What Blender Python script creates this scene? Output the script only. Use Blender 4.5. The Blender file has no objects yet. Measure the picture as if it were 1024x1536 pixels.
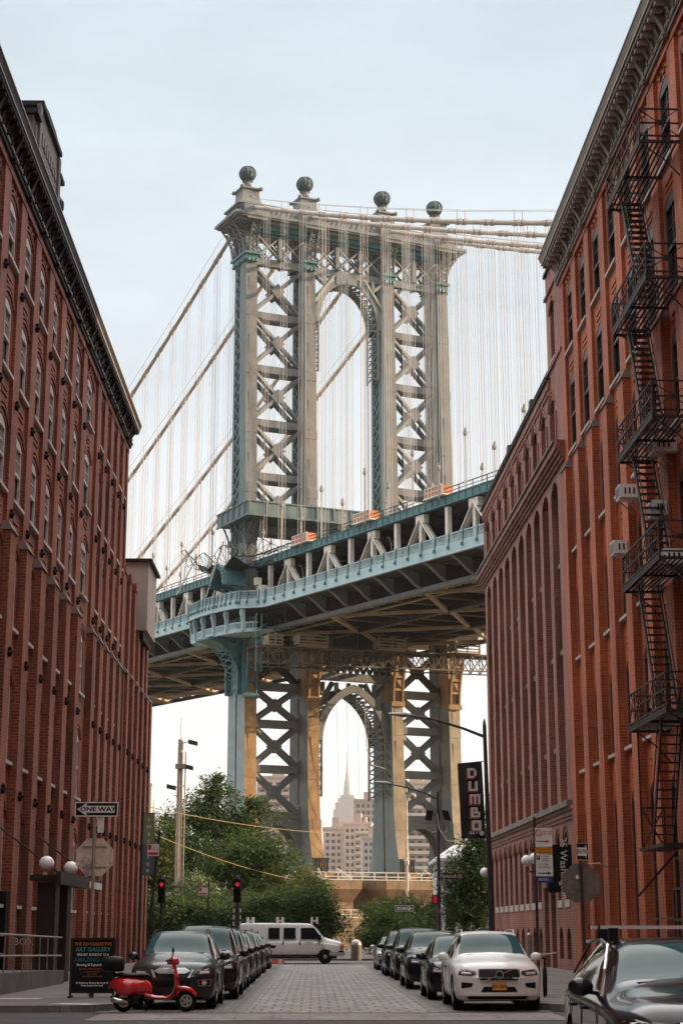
import bpy, bmesh, math, random
import numpy as np
from math import sin, cos, pi, radians, atan2, sqrt, hypot, tan
from mathutils import Vector, Matrix
from mathutils.bvhtree import BVHTree
rnd = random.Random(7)
scene = bpy.context.scene
COL = scene.collection

# ------------------------------------------------------------------ helpers
def V(*a): return Vector(a)

class MB:
    """collects shapes and links them as ONE mesh object"""
    def __init__(s, xf=None):
        s.v = []; s.f = []; s.m = []; s.xf = xf; s.cm = 0
    def add(s, vs, fs):
        o = len(s.v)
        if s.xf: vs = [s.xf(*p) for p in vs]
        s.v.extend(tuple(p) for p in vs)
        for f in fs:
            s.f.append(tuple(i + o for i in f)); s.m.append(s.cm)
        return s
    def box(s, x0, x1, y0, y1, z0, z1):
        return s.add([(x0,y0,z0),(x1,y0,z0),(x1,y1,z0),(x0,y1,z0),(x0,y0,z1),(x1,y0,z1),(x1,y1,z1),(x0,y1,z1)],
            [(0,3,2,1),(4,5,6,7),(0,1,5,4),(1,2,6,5),(2,3,7,6),(3,0,4,7)])
    def hexa(s, bot, top):
        return s.add(list(bot)+list(top), [(0,3,2,1),(4,5,6,7),(0,1,5,4),(1,2,6,5),(2,3,7,6),(3,0,4,7)])
    def bar(s, p, q, w, h, up=(0,0,1)):
        p = Vector(p); q = Vector(q); d = (q-p)
        if d.length < 1e-6: return s
        d.normalize(); up = Vector(up)
        r = d.cross(up)
        if r.length < 1e-4: r = d.cross(Vector((0,1,0)))
        r.normalize(); u = r.cross(d).normalized()
        r = r*(w/2); u = u*(h/2)
        return s.hexa([p-r-u, p+r-u, p+r+u, p-r+u], [q-r-u, q+r-u, q+r+u, q-r+u])
    def tube(s, pts, r, n=8, cap=True):
        pts = [Vector(p) for p in pts]; k = len(pts)
        rs = r if isinstance(r, (list, tuple)) else [r]*k
        vs = []; prev = None
        for i, p in enumerate(pts):
            d = (pts[min(i+1,k-1)] - pts[max(i-1,0)]).normalized()
            if prev is None:
                a = Vector((0,0,1)) if abs(d.z) < .9 else Vector((1,0,0))
                x = d.cross(a).normalized()
            else:
                x = (prev - d*prev.dot(d)).normalized()
            prev = x; y = d.cross(x)
            for j in range(n):
                t = 2*pi*j/n
                vs.append(p + x*(rs[i]*cos(t)) + y*(rs[i]*sin(t)))
        fs = [(i*n+j, i*n+(j+1)%n, (i+1)*n+(j+1)%n, (i+1)*n+j) for i in range(k-1) for j in range(n)]
        if cap: fs += [tuple(range(n))[::-1], tuple((k-1)*n+j for j in range(n))]
        return s.add(vs, fs)
    def lathe(s, prof, c=(0,0,0), n=16, axis='z'):
        vs = []; fs = []; k = len(prof)
        for r, z in prof:
            for j in range(n):
                t = 2*pi*j/n; a, b = r*cos(t), r*sin(t)
                if axis == 'z': vs.append((c[0]+a, c[1]+b, c[2]+z))
                elif axis == 'x': vs.append((c[0]+z, c[1]+a, c[2]+b))
                else: vs.append((c[0]+a, c[1]+z, c[2]+b))
        fs = [(i*n+j, i*n+(j+1)%n, (i+1)*n+(j+1)%n, (i+1)*n+j) for i in range(k-1) for j in range(n)]
        fs += [tuple(range(n))[::-1], tuple((k-1)*n+j for j in range(n))]
        return s.add(vs, fs)
    def prism(s, poly, a, b, plane='xz'):
        """polygon in a plane extruded from a to b along the third axis"""
        n = len(poly)
        def P(p, t):
            if plane == 'xz': return (p[0], t, p[1])
            if plane == 'xy': return (p[0], p[1], t)
            return (t, p[0], p[1])
        vs = [P(p, a) for p in poly] + [P(p, b) for p in poly]
        fs = [tuple(range(n))[::-1], tuple(n+i for i in range(n))] + [(i, (i+1)%n, n+(i+1)%n, n+i) for i in range(n)]
        return s.add(vs, fs)
    def strip(s, A, B):
        """ribbon of quads between two equal-length point lists"""
        n = len(A)
        return s.add(list(A)+list(B), [(i, i+1, n+i+1, n+i) for i in range(n-1)])
    def band(s, pts_in, pts_out, a, b, plane='yz'):
        """solid curved band: between inner and outer 2-D polylines, extruded a..b"""
        for i in range(len(pts_in)-1):
            s.prism([pts_in[i], pts_in[i+1], pts_out[i+1], pts_out[i]], a, b, plane)
        return s
    def sphere(s, c, r, n=16, m=10, sc=(1,1,1)):
        vs = [(c[0], c[1], c[2]-r*sc[2])]
        for i in range(1, m):
            t = -pi/2 + pi*i/m
            for j in range(n):
                a = 2*pi*j/n
                vs.append((c[0]+r*sc[0]*cos(t)*cos(a), c[1]+r*sc[1]*cos(t)*sin(a), c[2]+r*sc[2]*sin(t)))
        vs.append((c[0], c[1], c[2]+r*sc[2]))
        fs = [(0, 1+(j+1)%n, 1+j) for j in range(n)]
        for i in range(m-2):
            for j in range(n):
                fs.append((1+i*n+j, 1+i*n+(j+1)%n, 1+(i+1)*n+(j+1)%n, 1+(i+1)*n+j))
        L = len(vs)-1
        fs += [(1+(m-2)*n+j, 1+(m-2)*n+(j+1)%n, L) for j in range(n)]
        return s.add(vs, fs)
    def mesh(s, name, mats, smooth=False, recalc=True):
        me = bpy.data.meshes.new(name)
        me.from_pydata(s.v, [], s.f)
        if not isinstance(mats, (list, tuple)): mats = [mats]
        for m in mats: me.materials.append(m)
        if len(mats) > 1: me.polygons.foreach_set('material_index', s.m)
        if recalc:
            bm = bmesh.new(); bm.from_mesh(me)
            bmesh.ops.recalc_face_normals(bm, faces=bm.faces)
            bm.to_mesh(me); bm.free()
        if smooth: smooth_by_angle(me, 40)
        me.update()
        return me
    def build(s, name, mats, parent=None, smooth=False, loc=None, recalc=True):
        return obj(name, s.mesh(name, mats, smooth, recalc), parent, loc)

def smooth_by_angle(me, deg):
    me.polygons.foreach_set('use_smooth', [True]*len(me.polygons))
    bm = bmesh.new(); bm.from_mesh(me)
    c = radians(deg)
    for e in bm.edges:
        if len(e.link_faces) == 2 and e.calc_face_angle(0) > c: e.smooth = False
    bm.to_mesh(me); bm.free()

def obj(name, me, parent=None, loc=None):
    o = bpy.data.objects.new(name, me); COL.objects.link(o)
    if parent: o.parent = parent
    if loc is not None: o.location = loc
    return o
def tag(o, label, cat, group=None):
    o['label'] = label; o['category'] = cat
    if group: o['group'] = group
    return o
def thing(name, label, cat, loc=(0,0,0), rz=0, group=None):
    o = bpy.data.objects.new(name, None); COL.objects.link(o)
    o.location = loc; o.rotation_euler = (0,0,rz); o.empty_display_size = .3
    return tag(o, label, cat, group)
def struct(o): o['kind'] = 'structure'; return o
def dup(root, loc, rz=None, label=None):
    def cp(o, par):
        c = o.copy(); COL.objects.link(c)
        if par: c.parent = par
        for ch in o.children: cp(ch, c)
        return c
    r = cp(root, None); r.location = loc
    if rz is not None: r.rotation_euler = (0,0,rz)
    if label: r['label'] = label
    return r

def text_mesh(txt, size, mat, depth=.004, align='CENTER', bold=0.0, sx=1.0):
    cu = bpy.data.curves.new('lettering', 'FONT'); cu.body = txt; cu.size = size
    cu.align_x = align; cu.align_y = 'CENTER'; cu.extrude = depth; cu.offset = bold; cu.resolution_u = 2
    o = bpy.data.objects.new('lettering', cu); COL.objects.link(o)
    dg = bpy.context.evaluated_depsgraph_get()
    me = bpy.data.meshes.new_from_object(o.evaluated_get(dg))
    bpy.data.objects.remove(o); bpy.data.curves.remove(cu)
    me.name = 'lettering'; me.materials.clear(); me.materials.append(mat)
    if sx != 1.0:
        for v in me.vertices: v.co.x *= sx
    return me
def text(txt, size, mat, parent, loc, rot=(pi/2,0,0), **k):
    o = obj('lettering', text_mesh(txt, size, mat, **k), parent, loc); o.rotation_euler = rot
    return o

# ------------------------------------------------------------------ materials
def nodes(name):
    m = bpy.data.materials.new(name); m.use_nodes = True
    nt = m.node_tree; b = nt.nodes['Principled BSDF']
    return m, nt, b
def N(nt, t, **k):
    n = nt.nodes.new(t)
    for a, v in k.items():
        if a in n.inputs: n.inputs[a].default_value = v
        else: setattr(n, a, v)
    return n
def mixc(nt, fac, a, b, mode='MIX'):
    n = nt.nodes.new('ShaderNodeMix'); n.data_type = 'RGBA'; n.blend_type = mode
    for s, v in ((0, fac), (6, a), (7, b)):
        if hasattr(v, 'links') or hasattr(v, 'is_linked'): nt.links.new(v, n.inputs[s])
        else: n.inputs[s].default_value = v if s == 0 else (*v, 1)
    return n.outputs[2]
def ramp(nt, src, p0, p1, c0=(0,0,0), c1=(1,1,1)):
    r = nt.nodes.new('ShaderNodeValToRGB')
    r.color_ramp.elements[0].position = p0; r.color_ramp.elements[1].position = p1
    r.color_ramp.elements[0].color = (*c0,1); r.color_ramp.elements[1].color = (*c1,1)
    nt.links.new(src, r.inputs[0]); return r.outputs[0]
def noise(nt, vec, scale, detail=4, rough=.6):
    n = N(nt, 'ShaderNodeTexNoise'); n.inputs['Scale'].default_value = scale
    n.inputs['Detail'].default_value = detail; n.inputs['Roughness'].default_value = rough
    if vec is not None: nt.links.new(vec, n.inputs['Vector'])
    return n.outputs[0]
def bump(nt, b, h, strength=.3, dist=.02):
    n = N(nt, 'ShaderNodeBump'); n.inputs['Strength'].default_value = strength; n.inputs['Distance'].default_value = dist
    nt.links.new(h, n.inputs['Height']); nt.links.new(n.outputs[0], b.inputs['Normal'])
def stretch(nt, vec, s):
    m = N(nt, 'ShaderNodeMapping'); m.inputs['Scale'].default_value = s
    nt.links.new(vec, m.inputs['Vector']); return m.outputs[0]

def paint(name, col, rough=.5, metal=0, var=.25, scale=3., stain=None, stain_amt=.5, streak=True, spec=.5, coat=0):
    """plain painted or raw surface with uneven tone and, if asked, stains running down it"""
    m, nt, b = nodes(name)
    tc = N(nt, 'ShaderNodeTexCoord').outputs['Object']
    dk = tuple(c*(1-var) for c in col); lt = tuple(min(1, c*(1+var*.6)) for c in col)
    c = mixc(nt, ramp(nt, noise(nt, tc, scale, 5), .3, .7), dk, lt)
    if stain:
        v = stretch(nt, tc, (1, 1, .12)) if streak else tc
        k = ramp(nt, noise(nt, v, scale*.7, 6, .7), .62-.25*stain_amt, .78-.1*stain_amt)
        c = mixc(nt, k, c, stain)
    nt.links.new(c, b.inputs['Base Color'])
    b.inputs['Roughness'].default_value = rough; b.inputs['Metallic'].default_value = metal
    b.inputs['Specular IOR Level'].default_value = spec
    if coat: b.inputs['Coat Weight'].default_value = coat; b.inputs['Coat Roughness'].default_value = .04
    return m
def flat(name, col, rough=.5, metal=0, emit=None, es=0, spec=.5, coat=0):
    m, nt, b = nodes(name)
    b.inputs['Base Color'].default_value = (*col, 1); b.inputs['Roughness'].default_value = rough
    b.inputs['Metallic'].default_value = metal; b.inputs['Specular IOR Level'].default_value = spec
    if coat: b.inputs['Coat Weight'].default_value = coat; b.inputs['Coat Roughness'].default_value = .03
    if emit: b.inputs['Emission Color'].default_value = (*emit, 1); b.inputs['Emission Strength'].default_value = es
    return m
def brick(name, c1, c2, mortar, bw=.30, bh=.105, dirt=(.05,.035,.03), dirt_amt=.5, spec=.22, sheen=.10):
    m, nt, b = nodes(name)
    tcn = N(nt, 'ShaderNodeTexCoord'); tc = tcn.outputs['Object']
    sp = N(nt, 'ShaderNodeSeparateXYZ'); nt.links.new(tc, sp.inputs[0])
    sn = N(nt, 'ShaderNodeSeparateXYZ'); nt.links.new(tcn.outputs['Normal'], sn.inputs[0])
    ab = N(nt, 'ShaderNodeMath', operation='ABSOLUTE'); nt.links.new(sn.outputs[0], ab.inputs[0])
    gt = N(nt, 'ShaderNodeMath', operation='GREATER_THAN'); nt.links.new(ab.outputs[0], gt.inputs[0]); gt.inputs[1].default_value = .6
    mx = N(nt, 'ShaderNodeMix'); nt.links.new(gt.outputs[0], mx.inputs[0])
    nt.links.new(sp.outputs[0], mx.inputs[2]); nt.links.new(sp.outputs[1], mx.inputs[3])
    cb = N(nt, 'ShaderNodeCombineXYZ'); nt.links.new(mx.outputs[0], cb.inputs[0]); nt.links.new(sp.outputs[2], cb.inputs[1])
    br = N(nt, 'ShaderNodeTexBrick'); nt.links.new(cb.outputs[0], br.inputs['Vector'])
    br.inputs['Color1'].default_value = (*c1,1); br.inputs['Color2'].default_value = (*c2,1); br.inputs['Mortar'].default_value = (*mortar,1)
    br.inputs['Scale'].default_value = 1; br.inputs['Brick Width'].default_value = bw; br.inputs['Row Height'].default_value = bh
    br.inputs['Mortar Size'].default_value = .017; br.inputs['Mortar Smooth'].default_value = .3; br.inputs['Bias'].default_value = -.1
    big = ramp(nt, noise(nt, tc, .35, 5), .3, .75)
    c = mixc(nt, .38, br.outputs[0], mixc(nt, big, tuple(x*.45 for x in c1), tuple(min(1,x*1.4) for x in c1)))
    pal = ramp(nt, noise(nt, stretch(nt, tc, (1,1,.35)), .55, 7, .75), .66, .8)
    c = mixc(nt, pal, c, mixc(nt, .55, c, mortar))
    # odd brick patches and soot running down from ledges
    n2 = noise(nt, stretch(nt, tc, (1.4, 1.4, .22)), .9, 6, .7)
    k = ramp(nt, n2, .50-.2*dirt_amt, .74)
    c = mixc(nt, k, c, dirt)
    n3 = ramp(nt, noise(nt, tc, 7, 3), .62, .74)
    c = mixc(nt, n3, c, tuple(x*.55 for x in c2))
    nt.links.new(c, b.inputs['Base Color']); b.inputs['Roughness'].default_value = .62
    b.inputs['Specular IOR Level'].default_value = spec
    b.inputs['Sheen Weight'].default_value = sheen; b.inputs['Sheen Roughness'].default_value = .45; b.inputs['Sheen Tint'].default_value = (*[min(1,x*1.6+.06) for x in c1],1)
    bump(nt, b, br.outputs[1], -.5, .012)
    return m
def glass_dark(name, col=(.012,.015,.018), rough=.04, spec=.6, wob=.0):
    m, nt, b = nodes(name)
    b.inputs['Base Color'].default_value = (*col,1); b.inputs['Roughness'].default_value = rough
    b.inputs['Specular IOR Level'].default_value = spec
    if wob:
        tc = N(nt, 'ShaderNodeTexCoord').outputs['Object']
        bump(nt, b, noise(nt, tc, 1.3, 2), wob, .05)
    return m
def leaf(name, a, b_, c_):
    m, nt, b = nodes(name)
    tc = N(nt, 'ShaderNodeTexCoord').outputs['Object']
    n1 = ramp(nt, noise(nt, tc, .55, 3), .36, .66); n2 = ramp(nt, noise(nt, tc, 9, 2), .35, .7)
    c = mixc(nt, n1, a, b_); c = mixc(nt, n2, c, c_)
    nt.links.new(c, b.inputs['Base Color']); b.inputs['Roughness'].default_value = .6
    b.inputs['Specular IOR Level'].default_value = .14
    tr = N(nt, 'ShaderNodeBsdfTranslucent'); nt.links.new(mixc(nt, .5, c, (.16,.2,.02)), tr.inputs[0])
    ms = N(nt, 'ShaderNodeMixShader'); ms.inputs[0].default_value = .24
    out = nt.nodes['Material Output']
    nt.links.new(b.outputs[0], ms.inputs[1]); nt.links.new(tr.outputs[0], ms.inputs[2]); nt.links.new(ms.outputs[0], out.inputs[0])
    return m

M = {}
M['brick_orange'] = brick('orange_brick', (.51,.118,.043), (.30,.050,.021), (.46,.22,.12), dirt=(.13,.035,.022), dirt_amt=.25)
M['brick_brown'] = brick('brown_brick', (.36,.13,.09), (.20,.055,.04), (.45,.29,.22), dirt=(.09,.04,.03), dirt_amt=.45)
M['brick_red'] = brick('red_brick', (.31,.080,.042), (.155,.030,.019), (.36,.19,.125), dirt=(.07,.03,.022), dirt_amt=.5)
M['stone'] = paint('grey_stone', (.25,.215,.195), .85, var=.35, scale=2, stain=(.14,.12,.11), stain_amt=.5)
M['cornice'] = paint('dark_cornice_metal', (.014,.013,.015), .6, var=.4, scale=2, spec=.25)
M['cornice_tan'] = paint('tan_cornice_paint', (.21,.165,.125), .6, var=.35, scale=2, stain=(.1,.08,.06))
M['cornice_line'] = paint('pale_cornice_edge', (.42,.36,.33), .5, var=.3)
M['win_frame'] = paint('window_frame_paint', (.55,.52,.50), .5, var=.25)
M['win_frame_dark'] = paint('dark_window_frame', (.05,.045,.045), .5, var=.25)
M['pane'] = glass_dark('window_pane', (.01,.012,.015), .03, .9, .06)
M['anchor'] = flat('iron_anchor', (.012,.010,.010), .7, spec=.2)
M['iron'] = paint('black_iron', (.030,.020,.017), .55, var=.3, scale=6, stain=(.06,.03,.022), stain_amt=.3, spec=.3)
M['steel_bridge'] = paint('bridge_steel_paint', (.20,.222,.225), .62, var=.25, scale=.6, stain=(.27,.20,.13), stain_amt=.35)
M['steel_blue'] = paint('bridge_blue_grey_paint', (.30,.39,.40), .6, var=.2, scale=.5, stain=(.30,.27,.2), stain_amt=.15)
M['steel_gold2'] = paint('pale_rusty_sunlit_steel', (.40,.33,.24), .65, var=.28, scale=.7, stain=(.30,.19,.10), stain_amt=.4)  # paler rust stain, sunlight included in the base colour
M['steel_tan'] = paint('bridge_tan_steel', (.20,.208,.205), .65, var=.2, scale=.6, stain=(.30,.24,.17), stain_amt=.3)
M['brace'] = paint('brace_steel_paint', (.18,.19,.195), .6, var=.25, scale=.7, stain=(.2,.16,.11), stain_amt=.25)
M['stone_pale'] = paint('pale_sill_stone', (.50,.45,.41), .85, var=.25, scale=2)
M['pane_sky'] = glass_dark('sky_toned_upper_pane', (.24,.23,.235), .03, 1.0, .08)  # pale base colour stands for sky reflected in the upper sash
M['steel_slate'] = paint('bridge_slate_paint', (.15,.215,.22), .6, var=.2, scale=.5, stain=(.24,.23,.18), stain_amt=.2)  # slate tone, also painted shade on the sides of the upper legs
M['steel_gold'] = paint('rusty_sunlit_steel', (.42,.265,.125), .65, var=.3, scale=.7, stain=(.28,.12,.035), stain_amt=.6)  # rust stain with warm sunlight mixed into the colour
M['steel_teal'] = paint('bridge_teal_paint', (.085,.21,.225), .5, var=.3, scale=1, stain=(.28,.3,.26), stain_amt=.2)
M['fascia'] = paint('pale_blue_fascia', (.46,.62,.65), .5, var=.15, scale=.5, stain=(.3,.34,.32), stain_amt=.15)
M['truss_white'] = paint('truss_cream_paint', (.86,.80,.72), .6, var=.2, scale=1, stain=(.35,.25,.16), stain_amt=.2)
M['cable'] = paint('cable_wrap', (.50,.43,.37), .6, var=.2, scale=.5)
M['rope'] = flat('wire_rope', (.58,.56,.55), .5)
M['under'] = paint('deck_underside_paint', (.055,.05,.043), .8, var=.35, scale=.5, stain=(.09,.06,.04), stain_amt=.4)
M['pier'] = brick('granite_pier', (.40,.29,.19), (.34,.24,.15), (.2,.14,.09), bw=1.6, bh=.7, dirt=(.2,.13,.08), dirt_amt=.4)
M['asphalt'] = paint('asphalt', (.055,.052,.052), .85, var=.3, scale=1.2, streak=False)
M['concrete'] = paint('sidewalk_concrete', (.15,.135,.13), .9, var=.3, scale=.8, stain=(.09,.08,.078), stain_amt=.5, streak=False)
M['kerb'] = paint('granite_kerb', (.2,.19,.18), .8, var=.3, scale=2)
M['white_line'] = paint('worn_road_paint', (.62,.60,.57), .7, var=.25, scale=5, streak=False)
M['rubber'] = flat('tyre_rubber', (.007,.007,.008), .85, spec=.2)
M['chrome'] = flat('chrome', (.62,.62,.64), .15, 1)
M['alloy'] = flat('alloy', (.42,.42,.43), .35, 1)
M['black_plastic'] = flat('black_plastic', (.006,.006,.007), .5, spec=.25)
M['auto_glass'] = glass_dark('windscreen_glass', (.03,.085,.09), .04, .16)
M['tint_glass'] = glass_dark('tinted_glass', (.005,.006,.007), .04, .12)
M['white_paint'] = flat('white_car_paint', (.80,.80,.79), .3, coat=.6)
M['black_paint'] = flat('black_car_paint', (.004,.0045,.006), .25, coat=.5, spec=.3)
M['navy_paint'] = flat('blue_black_car_paint', (.005,.008,.013), .22, coat=.6, spec=.3)
M['grey_paint'] = flat('dark_grey_car_paint', (.022,.025,.031), .28, .35, coat=.6, spec=.3)
M['silver_paint'] = flat('silver_car_paint', (.46,.47,.49), .3, .5, coat=1)
M['lamp_lens'] = flat('headlight_lens', (.62,.63,.65), .12, .1, coat=.8)
M['lamp_dark'] = flat('headlight_housing', (.06,.06,.065), .1, .3, coat=1)
M['amber'] = flat('amber_lens', (.75,.2,.02), .2)
M['plate'] = flat('orange_plate', (.78,.32,.03), .4)
M['plate_white'] = flat('white_plate', (.7,.7,.68), .4)
M['plate_ink'] = flat('plate_ink', (.03,.03,.09), .5)
M['scooter_red'] = flat('scooter_red', (.64,.010,.014), .2, coat=1)
M['white'] = paint('white_enamel', (.84,.83,.80), .45, var=.1)
M['ink'] = flat('black_ink', (.006,.006,.007), .6, spec=.25)
M['galv'] = paint('galvanised_steel', (.36,.33,.30), .45, .6, var=.3, scale=4)
M['sign_back'] = paint('bare_sign_back', (.80,.68,.55), .5, .15, var=.28, scale=3, stain=(.22,.17,.14), stain_amt=.5, streak=False)  # tan base raised to carry sunlight thrown onto the sign
M['pole_dark'] = paint('dark_pole_paint', (.035,.035,.04), .5, var=.3, scale=3)
M['pole_pale'] = paint('pale_pole', (.40,.33,.25), .7, var=.25, scale=2, stain=(.25,.2,.15))
M['globe'] = flat('opal_globe', (.88,.88,.88), .25)
M['orange_board'] = paint('orange_board', (.66,.24,.10), .6, var=.3, scale=2)
M['leaf_dark'] = leaf('dark_foliage', (.018,.036,.016), (.060,.095,.036), (.034,.062,.027))
M['leaf_mid'] = leaf('mid_foliage', (.045,.08,.028), (.12,.165,.055), (.075,.12,.042))
M['leaf_pale'] = leaf('blossom_foliage', (.10,.12,.07), (.35,.36,.28), (.5,.5,.42))
M['leaf_gold'] = leaf('yellow_green_foliage', (.10,.11,.03), (.20,.18,.05), (.13,.14,.04))
M['bark'] = paint('bark', (.08,.06,.045), .9, var=.4, scale=6)
# ------------------------------------------------------------------ camera, sky, sun
cam_d = bpy.data.cameras.new('camera'); cam = bpy.data.objects.new('camera', cam_d); COL.objects.link(cam)
cam.location = (0,0,1.65); cam.rotation_euler = (radians(90+14.14), 0, radians(-.933))
cam_d.sensor_fit = 'VERTICAL'; cam_d.sensor_height = 36; cam_d.lens = 2500/1536*36
cam_d.clip_end = 20000; cam_d.clip_start = .1
scene.camera = cam
SUN_AZ, SUN_EL = 86, 15          # clockwise from +Y
w = bpy.data.worlds.new('World'); scene.world = w; w.use_nodes = True
nt = w.node_tree; bg = nt.nodes['Background']
sky = nt.nodes.new('ShaderNodeTexSky'); sky.sky_type = 'NISHITA'; sky.sun_disc = False
sky.sun_elevation = radians(SUN_EL); sky.sun_rotation = radians(SUN_AZ)
sky.air_density = 1.0; sky.dust_density = 3.0; sky.ozone_density = 1.2
# a thin high veil of cloud lies over the blue and whitens the whole sky
tcw = nt.nodes.new('ShaderNodeTexCoord')
mpw = nt.nodes.new('ShaderNodeMapping'); mpw.inputs['Scale'].default_value = (1.2, 1.2, 4)
nt.links.new(tcw.outputs['Generated'], mpw.inputs['Vector'])
cl = noise(nt, mpw.outputs[0], 1.6, 5, .6)
k = nt.nodes.new('ShaderNodeMapRange'); nt.links.new(cl, k.inputs[0])
k.inputs[1].default_value = .35; k.inputs[2].default_value = .7; k.inputs[3].default_value = .74; k.inputs[4].default_value = .90
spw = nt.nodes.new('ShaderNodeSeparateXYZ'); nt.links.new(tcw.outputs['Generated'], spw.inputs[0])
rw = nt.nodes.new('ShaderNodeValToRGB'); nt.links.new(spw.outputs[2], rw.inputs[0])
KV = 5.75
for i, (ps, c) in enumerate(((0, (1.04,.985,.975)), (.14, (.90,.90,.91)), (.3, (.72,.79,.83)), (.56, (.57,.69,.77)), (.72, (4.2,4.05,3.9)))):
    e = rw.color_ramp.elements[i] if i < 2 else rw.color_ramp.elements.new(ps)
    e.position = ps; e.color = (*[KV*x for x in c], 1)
# unseen sky made brighter overhead, dimmer to the south, to shape street light
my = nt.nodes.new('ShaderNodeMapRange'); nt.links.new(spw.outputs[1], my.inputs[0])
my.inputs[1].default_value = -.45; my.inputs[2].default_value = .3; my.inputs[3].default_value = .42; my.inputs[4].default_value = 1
wsp = noise(nt, stretch(nt, tcw.outputs['Generated'], (2.2, 2.2, 7)), 2.3, 6, .62)
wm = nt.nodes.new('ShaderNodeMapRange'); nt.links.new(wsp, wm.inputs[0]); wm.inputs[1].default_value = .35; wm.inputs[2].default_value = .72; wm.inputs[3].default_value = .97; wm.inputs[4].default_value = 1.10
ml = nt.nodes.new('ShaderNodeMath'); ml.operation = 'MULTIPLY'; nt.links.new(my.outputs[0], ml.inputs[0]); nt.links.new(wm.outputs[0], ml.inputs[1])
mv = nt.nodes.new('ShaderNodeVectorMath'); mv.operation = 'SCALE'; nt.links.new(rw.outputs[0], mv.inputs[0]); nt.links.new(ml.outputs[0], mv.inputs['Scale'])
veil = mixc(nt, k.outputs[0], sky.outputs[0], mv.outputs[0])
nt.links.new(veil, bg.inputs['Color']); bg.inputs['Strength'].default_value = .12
sd_ = bpy.data.lights.new('sun', 'SUN'); sun = bpy.data.objects.new('sun', sd_); COL.objects.link(sun)
sd_.energy = 5.0; sd_.angle = radians(.5); sd_.color = (1, .73, .47)
az, el = radians(SUN_AZ), radians(SUN_EL)
sun.rotation_euler = Vector((sin(az)*cos(el), cos(az)*cos(el), sin(el))).to_track_quat('Z', 'Y').to_euler()
sun.location = (60, -40, 60)
vs_ = scene.view_settings; vs_.view_transform = 'Standard'; vs_.look = 'None'; vs_.exposure = .78; vs_.gamma = 1
scene.cycles.max_bounces = 6; scene.cycles.diffuse_bounces = 3; scene.cycles.glossy_bounces = 3
scene.cycles.transparent_max_bounces = 4; scene.cycles.caustics_reflective = False; scene.cycles.caustics_refractive = False

# ------------------------------------------------------------------ ground
def setts(name, c1, c2, mortar, bw, bh, rot=False, amt=.35):
    m, nt, b = nodes(name)
    tc = N(nt, 'ShaderNodeTexCoord').outputs['Object']
    wob = N(nt, 'ShaderNodeVectorMath', operation='ADD'); nz = N(nt, 'ShaderNodeTexNoise'); nz.inputs['Scale'].default_value = 1.2
    sc = N(nt, 'ShaderNodeVectorMath', operation='SCALE'); nt.links.new(nz.outputs[1], sc.inputs[0]); sc.inputs['Scale'].default_value = .12
    nt.links.new(tc, nz.inputs['Vector']); nt.links.new(tc, wob.inputs[0]); nt.links.new(sc.outputs[0], wob.inputs[1])
    br = N(nt, 'ShaderNodeTexBrick'); nt.links.new(wob.outputs[0], br.inputs['Vector'])
    br.inputs['Color1'].default_value = (*c1,1); br.inputs['Color2'].default_value = (*c2,1); br.inputs['Mortar'].default_value = (*mortar,1)
    br.inputs['Scale'].default_value = 1; br.inputs['Brick Width'].default_value = bw; br.inputs['Row Height'].default_value = bh
    br.inputs['Mortar Size'].default_value = .035; br.inputs['Mortar Smooth'].default_value = .5
    k = ramp(nt, noise(nt, tc, .7, 6, .65), .3, .72)
    c = mixc(nt, amt, br.outputs[0], mixc(nt, k, tuple(x*.3 for x in c1), tuple(x*1.5 for x in c1)))
    c = mixc(nt, ramp(nt, noise(nt, stretch(nt, tc, (1.5,.25,1)), .8, 5, .7), .6, .8), c, tuple(x*.4 for x in c2))
    nt.links.new(c, b.inputs['Base Color'])
    nt.links.new(ramp(nt, noise(nt, tc, 3, 4), .3, .7, (.45,)*3, (.8,)*3), b.inputs['Roughness'])
    b.inputs['Specular IOR Level'].default_value = .5
    h = N(nt, 'ShaderNodeMath', operation='ADD'); nt.links.new(noise(nt, tc, 22, 3), h.inputs[0]); nt.links.new(br.outputs[1], h.inputs[1])
    iv = N(nt, 'ShaderNodeMath', operation='SUBTRACT'); iv.inputs[0].default_value = 1; nt.links.new(br.outputs[1], iv.inputs[1])
    ad = N(nt, 'ShaderNodeMath', operation='MULTIPLY_ADD'); nt.links.new(noise(nt, tc, 14, 3), ad.inputs[0]); ad.inputs[1].default_value = .6; nt.links.new(iv.outputs[0], ad.inputs[2])
    bump(nt, b, ad.outputs[0], .8, .03)
    return m
M['setts'] = setts('granite_setts', (.17,.152,.145), (.10,.088,.084), (.03,.027,.026), .30, .30)
M['flags'] = setts('flagstones', (.285,.26,.245), (.18,.162,.153), (.05,.044,.042), .42, .85)
M['slab'] = setts('crossing_slabs', (.22,.19,.18), (.15,.13,.125), (.05,.045,.043), 1.5, .40, amt=.5)

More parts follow.
